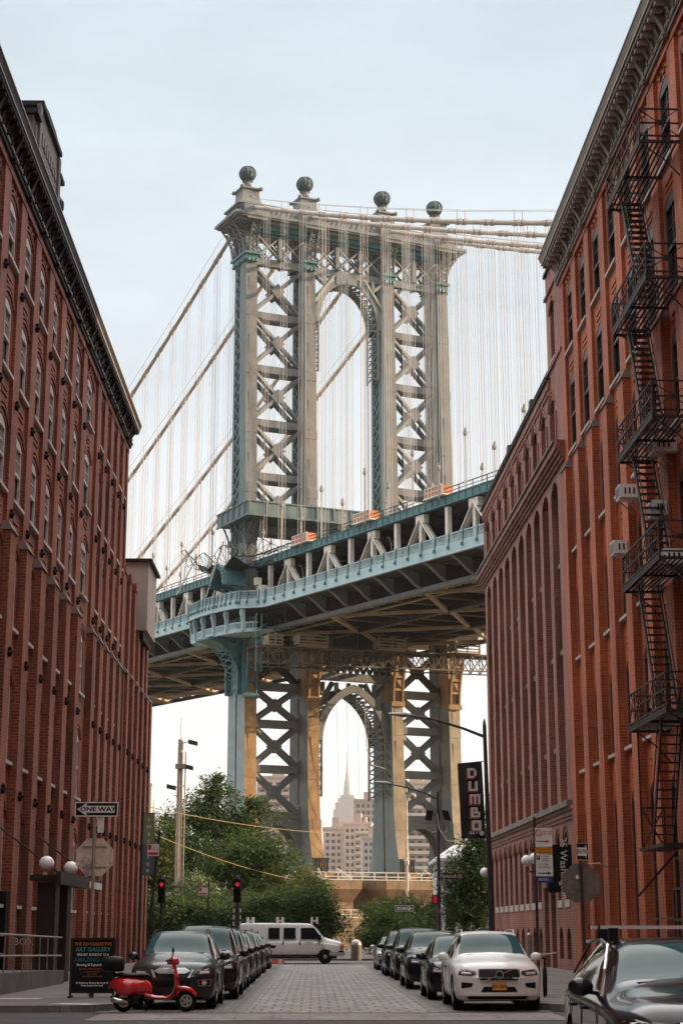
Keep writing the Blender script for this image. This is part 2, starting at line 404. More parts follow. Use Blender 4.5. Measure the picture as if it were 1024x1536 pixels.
def sheet(name, x0, x1, y0, y1, z, m, nx=1, ny=1):
    b = MB(); b.add([(x0,y0,z),(x1,y0,z),(x1,y1,z),(x0,y1,z)], [(0,1,2,3)])
    return struct(b.build(name, m))
M['earth'] = paint('earth', (.12,.105,.08), .95, var=.35, scale=.2, streak=False)
sheet('ground', -4000, 4000, -300, 6000, -.03, M['earth'])
sheet('road', -60, 60, 18, 36.9, -.006, M['asphalt'])
sheet('street', -4.6, 5.1, 36.9, 103, 0, M['setts'])
sheet('street', -4.6, 5.1, -40, 18, 0, M['setts'])
sheet('crossing_path', -4.4, 5.0, 33.6, 36.35, .002, M['slab'])
sheet('paved_path', -1.42, 2.48, 36.5, 88.5, .005, M['flags'])
sheet('cross_road', -90, 90, 88.5, 101.5, .004, M['asphalt'])
for xx in (-1.58, 2.48):                                   # granite strips edging the flagstones
    b = MB(); b.box(xx, xx+.16, 36.5, 88.5, -.05, .012); struct(b.build('kerb_strip', M['kerb']))
b = MB(); b.box(-4.6, 5.1, 36.35, 36.5, -.05, .010); struct(b.build('kerb_strip', M['kerb']))
b = MB(); b.box(-4.4, 5.0, 33.35, 33.6, -.05, .008); struct(b.build('kerb_strip', M['kerb']))
def walk(name, poly, z=.13):
    b = MB(); b.prism(poly, -.05, z, 'xy'); return struct(b.build(name, M['concrete']))
def corner(cx, cy, r, a0, a1, n=8): return [(cx+r*cos(radians(a0+(a1-a0)*i/n)), cy+r*sin(radians(a0+(a1-a0)*i/n))) for i in range(n+1)]
KL, KR = -4.42, 4.95
walk('sidewalk', [(-40, 37.0)] + corner(KL-1.2, 38.2, 1.2, -90, 0) + [(KL, 86.5)] + [(KL-2, 88.4), (-40, 88.4)])
walk('sidewalk', [(40, 88.4), (KR+2, 88.4), (KR, 86.5)] + corner(KR+1.6, 38.6, 1.6, 180, 270) + [(40, 37.0)])
walk('sidewalk', [(40, -40), (40, 18), (KR+2, 18), (KR, 16), (KR, -40)])
walk('sidewalk', [(-40, -40), (KL, -40), (KL, 16), (KL-2, 18), (-40, 18)])
walk('sidewalk', [(-90, 101.5), (90, 101.5), (90, 104), (-90, 104)])
def kerbline(pts):
    b = MB()
    for (x0,y0),(x1,y1) in zip(pts, pts[1:]): b.bar((x0,y0,.045), (x1,y1,.045), .17, .19)
    struct(b.build('kerb', M['kerb']))
kerbline([(-40, 36.95)] + corner(KL-1.2, 38.2, 1.26, -90, 0) + [(KL+.06, 86.5)])
kerbline([(KR-.06, 86.5)] + corner(KR+1.6, 38.6, 1.66, 180, 270) + [(40, 36.95)])
kerbline([(KR-.06, -40), (KR-.06, 16)])
def mark(poly, z):
    b = MB(); b.add([(x, y, z) for x, y in poly], [tuple(range(len(poly)))]); struct(b.build('road_marking', M['white_line']))
mark([(-5.75,37.75),(-4.75,37.35),(-4.6,37.75),(-5.45,38.1)], .136)
mark([(-8.2,40.6),(-6.4,40.6),(-6.35,41.0),(-8.1,41.0)], .136)
mark([(-1.9,30.9),(3.9,30.9),(3.9,31.35),(-1.9,31.35)], 0)
mark([(-3.9,88.9),(4.6,88.9),(4.6,89.25),(-3.9,89.25)], .009)

# the morning air: a faint even haze that only the far skyline is deep enough to show
b = MB(); b.box(-1400, 1500, -160, 4700, -1.2, 475)
hz, hnt, hb = nodes('thin_air')
hnt.nodes.remove(hb); pv = N(hnt, 'ShaderNodeVolumePrincipled')
pv.inputs['Color'].default_value = (.95,.93,.92,1); pv.inputs['Density'].default_value = 9e-5; pv.inputs['Anisotropy'].default_value = .2
hnt.links.new(pv.outputs[0], hnt.nodes['Material Output'].inputs['Volume'])
haze = b.build('haze', hz); haze['kind'] = 'stuff'; haze['label'] = 'thin pale haze filling the air'
# ------------------------------------------------------------------ brick buildings
def wall_root(name, label, x0, sl, uref, sd, cat='building', group=None):
    """frame of a facade: local x runs along the wall away from the camera, sd*y points out of the wall"""
    L = sqrt(1+sl*sl); d = (sl/L, 1/L)
    r = thing(name, label, cat, (x0+d[0]*uref, d[1]*uref, 0), atan2(d[1], d[0]), group)
    return r, (lambda u, d_, z: (u-uref, sd*d_, z))
def arch_pts(u0, u1, zs, rise, n=6):
    """segmental arch from (u0,zs) to (u1,zs)"""
    return [(u0+(u1-u0)*i/n, zs+rise*(1-(2*i/n-1)**2)) for i in range(n+1)]
def win_parts(xf0, w, h, rise, frame_m, d0=0, sill=True, two=True, sill_h=.11, sill_out=.26, n=6):
    """meshes of one window with its origin at the middle of the sill; arch included"""
    xf = lambda u, d, z: xf0(u, d, z)
    f = MB(xf); t = .09
    f.box(-w/2, -w/2+t, d0, d0+.09, 0, h); f.box(w/2-t, w/2, d0, d0+.09, 0, h)
    f.box(-w/2+t, w/2-t, d0, d0+.09, 0, .09)
    a = arch_pts(-w/2, w/2, h, rise, n); lo = [(x, h-.12) for x, z in a]
    f.band(lo, [(x, z) for x, z in a], d0+.001, d0+.092, 'xz')
    hm = h*.52
    if two:
        f.box(-w/2+t, w/2-t, d0, d0+.085, hm-.05, hm+.05)
        f.box(-.025, .025, d0+.003, d0+.05, hm+.05, h-.12)
        f.box(-w/2+t, w/2-t, d0+.004, d0+.045, (hm+h)/2-.02, (hm+h)/2+.02)
    p = MB(xf)
    p.box(-w/2+.02, w/2-.02, d0-.06, d0-.02, .02, hm)
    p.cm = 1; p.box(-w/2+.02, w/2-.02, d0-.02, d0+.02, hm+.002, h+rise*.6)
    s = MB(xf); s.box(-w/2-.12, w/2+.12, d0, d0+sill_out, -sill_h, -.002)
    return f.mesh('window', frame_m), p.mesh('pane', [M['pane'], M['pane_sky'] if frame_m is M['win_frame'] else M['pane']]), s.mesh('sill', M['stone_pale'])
def put_window(root, parts, loc, sill=True):
    f = obj('window', parts[0], root, loc)
    obj('pane', parts[1], f)
    if sill: obj('sill', parts[2], f)
    return f
def bay_panel(mb, ua, ub, z0, z1, wins, w, rise, dp, th=.35, uc=None):
    """one bay of wall between two pilasters with arched openings cut in it"""
    c = (ua+ub)/2 if uc is None else uc
    a, b = c-w/2, c+w/2
    mb.box(ua, a, dp-th, dp, z0, z1); mb.box(b, ub, dp-th, dp, z0, z1)
    z = z0
    for s, t in wins:
        if s > z: mb.box(a, b, dp-th, dp, z, s)
        z = None
        nxt = [q for q in wins if q[0] > t]
        top = (nxt[0][0] if nxt else z1)
        ap = arch_pts(a, b, t-rise, rise)
        mb.band([(u, zz) for u, zz in ap], [(u, top) for u, zz in ap], dp-th, dp, 'xz')
        z = top
def hood(mb, c, w, t, rise, dp, n=2):
    for k in range(n):
        o = .16+.17*k
        ap = arch_pts(c-w/2-o, c+w/2+o, t-rise+.03, rise+o)
        mb.band([(u, z) for u, z in ap], [(u, z+.07) for u, z in ap], dp-.02, dp+.05, 'xz')
def grid_panel(mb, u0, u1, z0, z1, dp, nu=6, nz=4):
    su, sz = (u1-u0)/nu, (z1-z0)/nz
    for i in range(nu):
        for j in range(nz):
            if (i+j) % 2 == 0: mb.box(u0+i*su, u0+(i+1)*su-.01, dp-.01, dp+.06, z0+j*sz, z0+(j+1)*sz-.01)
def anchor_mesh(xf):
    a = MB(xf)
    a.lathe([(.02,0),(.07,.0),(.08,.09),(.05,.13),(.02,.15)], n=8, axis='y')
    for t in range(4):
        q = t*pi/2+.3
        a.bar((0,.05,0), (.12*cos(q), .05, .12*sin(q)), .07, .10, (0,1,0))
        a.lathe([(.03,0),(.05,.04),(.03,.09)], (.12*cos(q), 0, .12*sin(q)), 6, 'y')
    return a.mesh('wall_anchor', M['anchor'])
def cornice(root, xf, u0, u1, z0, z1, out, centers, main_m, line_m, pitch_sub=3):
    """bracketed cornice: moulding, frieze with scrolls, soffit with modillions, overhanging fascia"""
    h = z1-z0
    c = MB(xf)
    c.box(u0, u1, -.02, .12, z0, z0+.10*h); c.box(u0, u1, -.02, .17, z0+.10*h, z0+.16*h)
    prof = [(.05, z0+.16*h), (.09, z0+.35*h), (.18, z0+.5*h), (.30, z0+.6*h)]
    for (d0, a), (d1, b) in zip(prof, prof[1:]):
        c.hexa([(u0,-.02,a),(u1,-.02,a),(u1,d0,a),(u0,d0,a)], [(u0,-.02,b),(u1,-.02,b),(u1,d1,b),(u0,d1,b)])
    c.box(u0, u1, -.02, out*.82, z0+.6*h, z0+.72*h)
    c.hexa([(u0,-.02,z0+.72*h),(u1+.1,-.02,z0+.72*h),(u1+.1,out*.86,z0+.72*h),(u0,out*.86,z0+.72*h)],
           [(u0,-.02,z1-.05),(u1+.15,-.02,z1-.05),(u1+.15,out,z1-.05),(u0,out,z1-.05)])
    cn = c.build('cornice', main_m, root)
    l = MB(xf); l.box(u0, u1+.12, out*.86, out*.9, z0+.70*h, z0+.75*h); l.box(u0, u1, .12, .19, z0+.155*h, z0+.2*h)
    l.box(u0, u1+.16, -.05, out+.03, z1-.05, z1)
    l.build('moulding', line_m, cn)
    def scroll(wd, zb, zt, d1):
        s = MB(lambda u_, d, z: (u_, xf(u_, d, z)[1], z)); u = 0
        for i in range(5):
            t0, t1 = i/5, (i+1)/5
            a0, a1 = zb+(zt-zb)*t0, zb+(zt-zb)*t1
            e0, e1 = .15+(d1-.15)*t0**1.8, .15+(d1-.15)*t1**1.8
            s.hexa([(u-wd,0,a0),(u+wd,0,a0),(u+wd,e0,a0),(u-wd,e0,a0)], [(u-wd,0,a1),(u+wd,0,a1),(u+wd,e1,a1),(u-wd,e1,a1)])
        s.lathe([(.08,-wd-.015),(.08,wd+.015)], (u, .17, zb+.05), 8, 'x')
        return s.mesh('bracket', main_m)
    big = scroll(.11, z0-.05*h, z0+.60*h, out*.72); small = scroll(.06, z0+.17*h, z0+.60*h, out*.5)
    md = MB(lambda u_, d, z: (u_, xf(u_, d, z)[1], z)); md.box(-.07, .07, out*.3, out*.76, z0+.505*h, z0+.599*h); md.box(-.085, .085, out*.70, out*.78, z0+.48*h, z0+.50*h)
    mdm = md.mesh('modillion', line_m if main_m is M['cornice_tan'] else main_m)
    for a, b in zip(centers, centers[1:]):
        obj('bracket', big, cn, (xf(a,0,0)[0],0,0))
        for k in range(1, pitch_sub+1):
            u = a+(b-a)*k/(pitch_sub+1)
            obj('bracket', small, cn, (xf(u,0,0)[0],0,0))
        for k in range(6):
            u = a+(b-a)*(k+.5)/6
            obj('modillion', mdm, cn, (xf(u,0,0)[0],0,0))

# ---- tall warehouse on the left: brick piers, arched sashes, dark bracketed cornice
LX, LS = -10.34, .0095
lb, lxf = wall_root('brick_warehouse', 'tall red brick warehouse with dark bracketed cornice and pediment, left of the street', LX, LS, 60, -1)
LF = [(2.5,5.4),(7.0,9.65),(11.3,13.85),(15.4,17.7),(19.2,21.6),(22.9,24.95)]
lp = [67.0-2.92*k for k in range(9)][::-1] + [69.25+2.28*k for k in range(1, 6)]   # pier centres
lp_ends = [41.5, 82.4]
w_ = MB(lxf)
piers = [43.6-2.92*0] + []
cent = [p for p in lp if p > 42.5]
W = 1.22
w_.box(-60, 82.4, -.9, -.6, 0, 26.9)
edges = [40.7] + cent + [82.15]
for i, (a, b) in enumerate(zip(edges, edges[1:])):
    W = round(min(1.56, b-a-1.0-.30), 2)
    bay_panel(w_, a, b, 0, 25.75, LF, W, .22, -.12)
    c = (a+b)/2
    for s, t in LF:
        hood(w_, c, W, t, .22, -.12)
        for q in (.55, .75): w_.box(c-.5, c+.5, -.12, -.08, s-q-.09, s-q)
    grid_panel(w_, c-.75, c+.75, 25.2, 25.72, -.12)
for p in edges:
    pw = .50 if p < 82 else .3
    w_.box(p-pw, p+pw, -.62, 0, 14.4, 25.75)
    w_.box(p-pw, p+pw, -.62, .16, 0, 14.12)
w_.box(-60, 40.7, -.62, 0, 0, 26)
w_.box(20, 82.4, -.62, .03, 25.45, 25.7)
w_.box(81.85, 82.4, -9, -.62, 0, 25.7); w_.box(-60, 82.4, -9, -.92, 26.2, 26.6)
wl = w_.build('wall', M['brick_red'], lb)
st = MB(lambda u, d, z: (u, -d, z)); st.hexa([(-.55,-.6,14.12),(.55,-.6,14.12),(.55,.22,14.12),(-.55,.22,14.12)], [(-.55,-.6,14.36),(.55,-.6,14.36),(.55,.06,14.42),(-.55,.06,14.42)])
capm = st.mesh('pier_cap', M['stone'])
for p in edges: obj('pier_cap', capm, lb, lxf(p,0,0))
cornice(lb, lxf, -60, 82.5, 25.75, 27.0, .58, edges, M['cornice'], M['cornice_line'])
anch = anchor_mesh(lambda u, d, z: (u, -d, z))
wcache = {}
for a, b in zip(edges, edges[1:]):
    W = round(min(1.56, b-a-1.0-.30), 2)
    for s, t in LF:
        h = round(t-.22-s, 2)
        if (W, h) not in wcache: wcache[W, h] = win_parts(lambda u, d, z: (u, -d, z), W, h, .22, M['win_frame'], -.24)
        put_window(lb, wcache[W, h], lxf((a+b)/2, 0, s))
for p in edges[:-1]:
    for z in (5.95, 10.25, 14.75, 18.4, 22.2):
        obj('wall_anchor', anch, lb, lxf(p, .17 if z < 14 else .01, z))
# parapet pediment standing on the cornice
pd = MB(lxf)
pd.box(52.6, 58.1, -.6, .1, 27.0, 29.0); pd.box(53.6, 57.1, -.62, .16, 29.0, 29.75)
pd.box(52.8, 57.9, .1, .16, 27.3, 28.8)
for u in (53.3, 57.4): pd.box(u-.2, u+.2, .1, .24, 27.05, 29.7)
for k in range(7): pd.box(53.9+.45*k, 54.2+.45*k, .16, .20, 28.5, 28.95); pd.box(54.1+.4*k, 54.32+.4*k, .16, .20, 27.75, 28.15)
pd.build('pediment', paint('pediment_paint', (.13,.11,.10), .6, var=.4, scale=2), lb)
pt = MB(lxf); pt.box(52.2, 58.5, -.7, .3, 29.45, 29.62) if False else None
pt.box(52.4, 53.2, -.7, .28, 29.0, 29.16); pt.box(57.5, 58.3, -.7, .28, 29.0, 29.16); pt.box(53.3, 57.4, -.7, .3, 29.75, 29.92)
pt.hexa([(53.3,-.6,29.92),(57.4,-.6,29.92),(57.4,.25,29.92),(53.3,.25,29.92)], [(54.6,-.6,30.15),(56.1,-.6,30.15),(56.1,.25,30.15),(54.6,.25,30.15)])
pt.lathe([(.1,27),(.2,27.4),(.12,28.0),(.26,28.3),(.26,28.55),(.1,28.8)], (58.75, -.05, 0), 10)
pt.build('pediment_coping', M['cornice'], lb)
# entrance with canopy, globes and posts
cnp = MB(lxf)
cnp.box(51.6, 60.6, 1.3, 2.2, 3.15, 3.32); cnp.box(51.5, 60.7, 2.1, 2.25, 3.05, 3.42)
cnp.box(51.9, 52.7, 1.5, 2.05, .13, 3.1); cnp.box(54.6, 55.4, 1.5, 2.0, .13, 3.1)
for u in (52.0, 60.3): cnp.tube([lxf(u,2.1,3.4) and (u,2.1,3.4), (u,.05,4.9)], .03, 6)
can = cnp.build('entrance_canopy', M['iron'], lb)
gl = MB(lxf); 
for u, d_ in ((52.0, 1.72), (56.0, 1.85)): gl.sphere((u, d_, 3.66), .24, 16, 10)
gl.build('globe_lamp', M['globe'], can, smooth=True)
sg = MB(lxf); sg.box(57.6, 59.0, 2.26, 2.29, 3.08, 3.3); sg.box(59.1, 60.5, 2.26, 2.29, 3.08, 3.3); sg.build('light_panel', M['white'], can)
door = MB(lxf); door.box(54.4, 56.3, -.3, .1, .13, 2.9); door.build('door', M['black_plastic'], lb)

# ---- lower warehouse beyond it: closely spaced deep piers, rendered box on the roof edge
lw, wxf = wall_root('brick_warehouse', 'low red brick warehouse with close deep piers behind the tall left building', LX, LS, 88, -1)
w2 = MB(wxf)
w2.box(82.42, 94.2, -.9, -.6, 0, 19.4); w2.box(82.42, 94.2, -9, -.9, 18.8, 19.1)
lp2 = [82.75+2.32*k for k in range(5)] + [93.8]
for p in lp2:
    w2.box(p-.38, p+.38, -.62, .3, 0, 14.1); w2.box(p-.38, p+.38, -.62, 0, 14.4, 19.2)
    w2.box(p-.44, p+.44, -.62, .06, 19.2, 19.6)
F2 = [(2.5,5.2),(7.0,9.4),(11.3,13.6)]
for a, b in zip(lp2, lp2[1:]): bay_panel(w2, a, b, 0, 19.2, F2, 1.1, .2, -.28)
w2.box(93.6, 94.2, -9, -.62, 0, 19.2)
w2.build('wall', M['brick_red'], lw)
for p in lp2: obj('pier_cap', capm, lw, wxf(p,.1,0))
for a, b in zip(lp2, lp2[1:]):
    for s, t in F2:
        h = round(t-.2-s, 2)
        if ('l', h) not in wcache: wcache['l', h] = win_parts(lambda u, d, z: (u, -d, z), 1.1, h, .2, M['win_frame_dark'], -.45)
        put_window(lw, wcache['l', h], wxf((a+b)/2, 0, s))
M['render_box'] = paint('beige_render', (.40,.34,.31), .9, var=.12, scale=.6, stain=(.25,.2,.18), stain_amt=.25)
bx = MB(wxf); bx.box(89.2, 93.4, -6, .42, 17.5, 21.25); bb = bx.build('rooftop_box', M['render_box'], lw)
b3 = MB(wxf); b3.box(89.0, 93.6, -6.2, .62, 21.25, 21.42); b3.build('roof_edge', M['cornice'], bb)
b3 = MB(wxf); b3.box(89.6, 93.2, -5, .2, 17.05, 17.5); b3.build('underside', M['cornice'], bb)
for p in lp2[:-1]:
    obj('wall_anchor', anch, lw, wxf(p, .31, 5.95)); obj('wall_anchor', anch, lw, wxf(p, .31, 10.25))

# ---- orange warehouse on the right with fire escape
RX, RS = 12.3, -.025
rb, rxf = wall_root('brick_warehouse', 'orange brick warehouse with fire escape and tan bracketed cornice, right of the street', RX, RS, 55, 1)
RF = [(1.35,6.45),(7.9,10.95),(12.45,15.45),(16.95,19.95),(21.15,24.45),(25.55,28.45)]
re_ = [67.7-2.92*k for k in range(10)][::-1]
WR = 1.56
r_ = MB(rxf)
r_.box(-60, 67.9, -.95, -.65, 0, 30.2)
for a, b in zip(re_, re_[1:]):
    c = (a+b)/2
    bay_panel(r_, a, b, 0, 29.1, RF, WR, .3, -.13)
    for s, t in RF[1:]:
        for q in (.62, .85): r_.box(c-.45, c+.45, -.13, -.09, s-q-.1, s-q)
    grid_panel(r_, c-.72, c+.72, 28.55, 29.05, -.13)
for p in re_:
    r_.box(p-.48, p+.48, -.65, 0, 20.55, 29.1); r_.box(p-.48, p+.48, -.65, .15, 0, 20.551)
r_.box(-60, re_[0]-.48, -.65, 0, 0, 29.1)
r_.box(67.3, 67.9, -12, -.66, 0, 29.1); r_.box(-60, 67.9, -12, -.96, 29.5, 29.9)
r_.box(-25, 67.9, -.65, .03, 28.85, 29.08)
r_.build('wall', M['brick_orange'], rb)
cp = MB(); cp.hexa([(-.53,-.6,20.55),(.53,-.6,20.55),(.53,.21,20.55),(-.53,.21,20.55)], [(-.53,-.6,20.8),(.53,-.6,20.8),(.53,.06,20.86),(-.53,.06,20.86)])
capr = cp.mesh('pier_cap', M['stone'])
for p in re_: obj('pier_cap', capr, rb, rxf(p,0,0))
cornice(rb, rxf, -25, 68.3, 29.1, 30.45, .80, re_, M['cornice_tan'], M['cornice_line'])
ph = MB(rxf); ph.box(-25, 67.8, -16, -5.5, 29.9, 38.5); ph.build('roof_shade_block', M['brick_brown'], rb)  # unseen rooftop mass added to keep sun off the left facade
for a, b in zip(re_, re_[1:]):
    for s, t in RF:
        h = round(t-.3-s, 2)
        if ('r', h) not in wcache: wcache['r', h] = win_parts(lambda u, d, z: (u, d, z), WR, h, .3, M['win_frame_dark'], -.24)
        put_window(rb, wcache['r', h], rxf((a+b)/2, 0, s))

# fire escape: platforms at each floor, steep stairs between
fe_levels = [25.2, 20.75, 16.4, 12.15, 7.75]
U0, U1, OUT = 46.6, 51.6, 1.25
fes = []
for z in fe_levels:
        fl = MB(rxf); rl = MB(rxf)
        for k in range(9):
            d = .1+k*(OUT-.1)/8
            fl.box(U0, U1, d-.03, d+.03, z-.04, z)
        for u in (U0, (U0+U1)/2, U1): fl.box(u-.03, u+.03, 0, OUT, z-.12, z-.041)
        fl.box(U0, U1, OUT-.02, OUT+.03, z-.12, z+.05)
        for u in (U0+.2, U1-.2): fl.tube([(u,OUT*.9,z-.1),(u,.5,z-.55),(u,.02,z-1.1)], .025, 5)
        for zz in (1.02, .55, .12):
            rl.bar((U0,OUT,z+zz), (U1,OUT,z+zz), .045, .045)
            rl.bar((U0,.02,z+zz), (U0,OUT,z+zz), .045, .045); rl.bar((U1,.02,z+zz), (U1,OUT,z+zz), .045, .045)
        n = 6
        for i in range(n+1):
            u = U0+(U1-U0)*i/n
            rl.bar((u,OUT,z), (u,OUT,z+1.02), .04, .04)
        for i in range(n):
            a, b = U0+(U1-U0)*i/n, U0+(U1-U0)*(i+1)/n
            rl.bar((a,OUT,z+.12), (b,OUT,z+1.0), .022, .022); rl.bar((b,OUT,z+.12), (a,OUT,z+1.0), .022, .022)
        for u in (U0, U1):
            rl.bar((u,.05,z+.12), (u,OUT,z+1.0), .025, .025); rl.bar((u,OUT,z+.12), (u,.05,z+1.0), .025, .025)
            rl.lathe([(.02,-.02),(.1,-.015),(.1,.015),(.02,.02)], (u, OUT/2, z+.56), 8, 'x')
        fes.append(fl.build('fire_escape', M['iron'], rb)); rl.build('railing', M['iron'], fes[-1])
def fe_stair(fe, za, zb, ua, ub, d0=.35, d1=.95):
    s = MB(rxf)
    for d in (d0, d1):
        s.bar((ua,d,za), (ub,d,zb), .05, .16, (0,0,1))
        s.tube([(ua,d,za+.05),(ua,d,za+.85),(ub,d,zb+.95),(ub,d,zb)], .018, 5)
    n = int((za-zb)/.24)
    for i in range(1, n):
        t = i/n
        u, z = ua+(ub-ua)*t, za+(zb-za)*t
        s.box(u-.1, u+.1, d0, d1, z-.02, z+.015)
    s.build('stair', M['iron'], fe)
for f_, a, b in zip(fes, fe_levels, fe_levels[1:]): fe_stair(f_, a, b, 50.9, 48.9)
fe = fes[-1]; fe_stair(fe, 7.75, 4.2, 48.6, 50.4)
gt = MB(rxf); gt.box(48.0, 51.2, .3, 1.2, 4.0, 4.1); gt.bar((51.2,1.1,4.0),(51.2,1.1,7.7),.05,.05); gt.bar((50.2,.3,3.95),(51.6,1.2,2.7),.05,.05)
for q in (0,1): gt.bar((51.2,.4+q*.7,4.1),(51.2,.4+q*.7,5.3),.05,.05)
gt.bar((51.2,.4,5.3),(51.2,1.1,4.1),.04,.04); gt.bar((51.2,.4,4.1),(51.2,1.1,5.3),.04,.04); gt.bar((51.2,.4,5.3),(51.2,1.1,5.3),.05,.05)
gt.build('drop_ladder', M['iron'], fe)

# window air conditioners hang from the right facade
ac_m = None
def air_con(label, u, z, rot=0):
    t = thing('air_conditioner', label, 'air conditioner', (0,0,0), 0, 'window air conditioners on the orange facade')
    L = sqrt(1+RS*RS); p = Vector((RX+RS/L*u, u/L, z)); 
    t.rotation_euler = (0, 0, atan2(1/L, RS/L)); t.location = p
    b = MB(); b.box(-.36,.36,-.3,.62,0,.46); cs = b.build('case', M['white'], t)
    g = MB()
    for i in range(3): g.box(-.365,-.361,.1+.15*i,.16+.15*i,.12,.34)
    for i in range(8): g.box(-.33,.33,.621,.626,.05+.048*i,.075+.048*i)
    g.build('grille', M['black_plastic'], t)
    k = MB()
    for x in (-.3,.3): k.bar((x,.5,0),(x,.02,-.45),.03,.03)
    k.build('bracket', M['galv'], t)
for lab, u, z in (('white window air conditioner jutting clear of the wall left of the fire escape', 56.2, 14.3),
                  ('white air conditioner behind the fire escape stair below the third platform', 50.3, 14.2),
                  ('white air conditioner behind the upper fire escape platform', 49.8, 16.1),
                  ('small pale air conditioner on the facade left of the third fire escape stair', 54.9, 15.95),
                  ('white air conditioner partly hidden under the fourth fire escape platform', 49.2, 12.4)):
    air_con(lab, u, z)
# stone blocks and steel doors at street level of the orange building
sb = MB(rxf)
for u in (57.6, 54.7, 51.8): sb.box(u-.16, u+.16, .2, .33, 1.0, 1.45)
sb.build('stone_block', M['stone'], rb)
gn = MB(rxf); gn.lathe([(.1,.0),(.11,.06),(.34,.14),(.36,.19),(.05,.26)][::-1] if 0 else [(.36,0),(.34,.06),(.12,.14),(.1,.22),(.02,.24)], (61.5,1.0,3.55), 14)
gn.tube([(61.5,1.0,3.75),(61.5,.9,4.0),(61.5,.45,4.05),(61.5,0,3.9)], .03, 6)
gn.build('gooseneck_lamp', M['galv'], rb)

# ---- brown warehouse beyond on the right: ten deep bays under an arcaded band
bw, bxf = wall_root('brick_warehouse', 'brown brick warehouse with arcaded top storey and tall narrow bays beyond the orange one', RX, RS, 82, 1)
b_ = MB(bxf)
pe = [70.1+2.52*k for k in range(11)]            # far edges of piers start here
b_.box(68.0, 95.9, -1.0, -.7, 0, 25.6)
b_.box(68.0, 95.9, -14, -1.0, 24.9, 25.2); b_.box(95.3, 95.9, -14, -.7, 0, 25.6)
# lower storeys: windows with arches
LW = [(2.95,5.9)]
cs_ = [(pe[i]+pe[i+1])/2-.35 for i in range(10)]
for i, c in enumerate(cs_):
    a, b = pe[i]-.35+.0, pe[i+1]-.35
    for cc in (c-.63, c+.63): pass
    sub = [(a, (a+b)/2), ((a+b)/2, b)]
# two narrow arched windows per bay on the raised ground floor
n2 = 14; step = (95.6-69.9)/n2
lowc = [69.9+step*(i+.5) for i in range(n2)]
for i, c in enumerate(lowc):
    a, b = 69.9+step*i, 69.9+step*(i+1)
    if i in (2, 3):
        b_.box(a, b, -.35, 0, 3.55, 5.4); b_.box(a, a+.3, -.35, 0, 0, 3.55); b_.box(b-.3, b, -.35, 0, 0, 3.55)
        continue
    bay_panel(b_, a, b, 0, 6.15, [(.55,1.85),(2.95,5.75)], .98, .42, 0)
    hood(b_, c, .98, 5.75, .42, 0, 1)
b_.box(69.9+step*2, 69.9+step*4, -.35, 0, 5.4, 6.15)
b_.box(68.0, 69.9, -.35, 0, 0, 6.15)
for k, (za, zb, o) in enumerate(((6.15,6.3,.05),(6.3,6.4,.10),(6.4,6.52,.06),(6.52,6.66,.14))): b_.box(68.0, 95.75, -.6, o, za, zb)
# deep bays
for i in range(11):
    p = pe[i]
    wd = .82 if i else 2.1
    b_.box(p-(wd if i else 2.1), p, -.7, 0, 6.9, 21.0)
for i in range(10):
    a, b = pe[i], pe[i+1]-.82
    ap = arch_pts(a, b, 20.45, .45)
    b_.band(ap, [(u, 21.2) for u, z in ap], -.45, 0, 'xz')
    for zz in (9.6, 13.6, 17.4): b_.box(a, b, -.7, -.5, zz, zz+1.6)
b_.box(68.0, 95.6, -.7, -.001, 20.95, 21.15)
for za, zb, o in ((21.15,21.3,.1),(21.3,21.45,.2),(21.45,21.62,.3),(21.62,21.75,.42),(21.75,22.0,.36)): b_.box(68.0, 95.7+o*.6, -.7, o, za, zb)
# top storey
for i in range(10):
    a, b = pe[i]-.4, pe[i+1]-.4
    bay_panel(b_, a, b, 22.0, 25.15, [(22.25,24.75)], 1.3, .45, -.02)
    c = (a+b)/2; hood(b_, c, 1.3, 24.75, .45, -.02, 2)
    b_.box(a+.1, a+.32, -.1, .04, 22.0, 23.9)
b_.box(95.2, 95.6, -.7, -.02, 22.0, 25.15); b_.box(68.0, pe[0]-.4, -.7, -.02, 22.0, 31.0)
for za, zb, o in ((25.15,25.35,.04),(25.35,25.5,.1),(25.5,25.8,.06)): b_.box(71.3, 95.6, -.7, o, za, zb)
# the taller slice beside the orange building
b_.box(68.0, 71.9, -1.6, -.05, 25.15, 26.4); b_.box(68.0, 69.6, -1.6, -.05, 26.4, 30.9); b_.box(70.85, 71.9, -1.6, -.05, 26.4, 30.9); b_.box(69.6, 70.85, -1.6, -.05, 29.2, 30.9)
b_.box(69.6, 70.85, -1.6, -.55, 26.4, 29.2)
for z in (29.75, 26.1): b_.box(68.0, 72.0, -.06, .05, z, z+.12)
hood(b_, 70.2, 1.25, 29.0, .3, -.05, 2)
b_.box(71.4, 71.9, -12, -1.6, 25.2, 30.9)
b_.build('wall', M['brick_brown'], bw)
sl_ = MB(bxf)
sl_.box(68.9, 95.95, -.6, .26, 6.66, 6.9); sl_.box(68.4, 95.9, -.5, .46, 22.0, 22.1)
for i in range(10):
    for zz in (9.5, 13.5, 17.3):
        if (i*7+int(zz)) % 3: sl_.box(pe[i]+.05, pe[i+1]-.87, -.5, -.18, zz-.2, zz)
sl_.build('stone_ledge', M['stone'], bw)
rc = MB(bxf); rc.box(71.3, 95.75, -.75, .16, 25.8, 25.9); rc.box(68.0, 72.0, -1.65, .05, 30.9, 31.05); rc.build('coping', M['cornice'], bw)
rlg = MB(bxf)
for k in range(17): rlg.bar((71.6+1.45*k, 0, 25.9), (71.6+1.45*k, 0, 26.3), .05, .05)
rlg.bar((71.6,0,26.3),(95.4,0,26.3),.06,.06); rlg.build('roof_railing', M['iron'], bw)
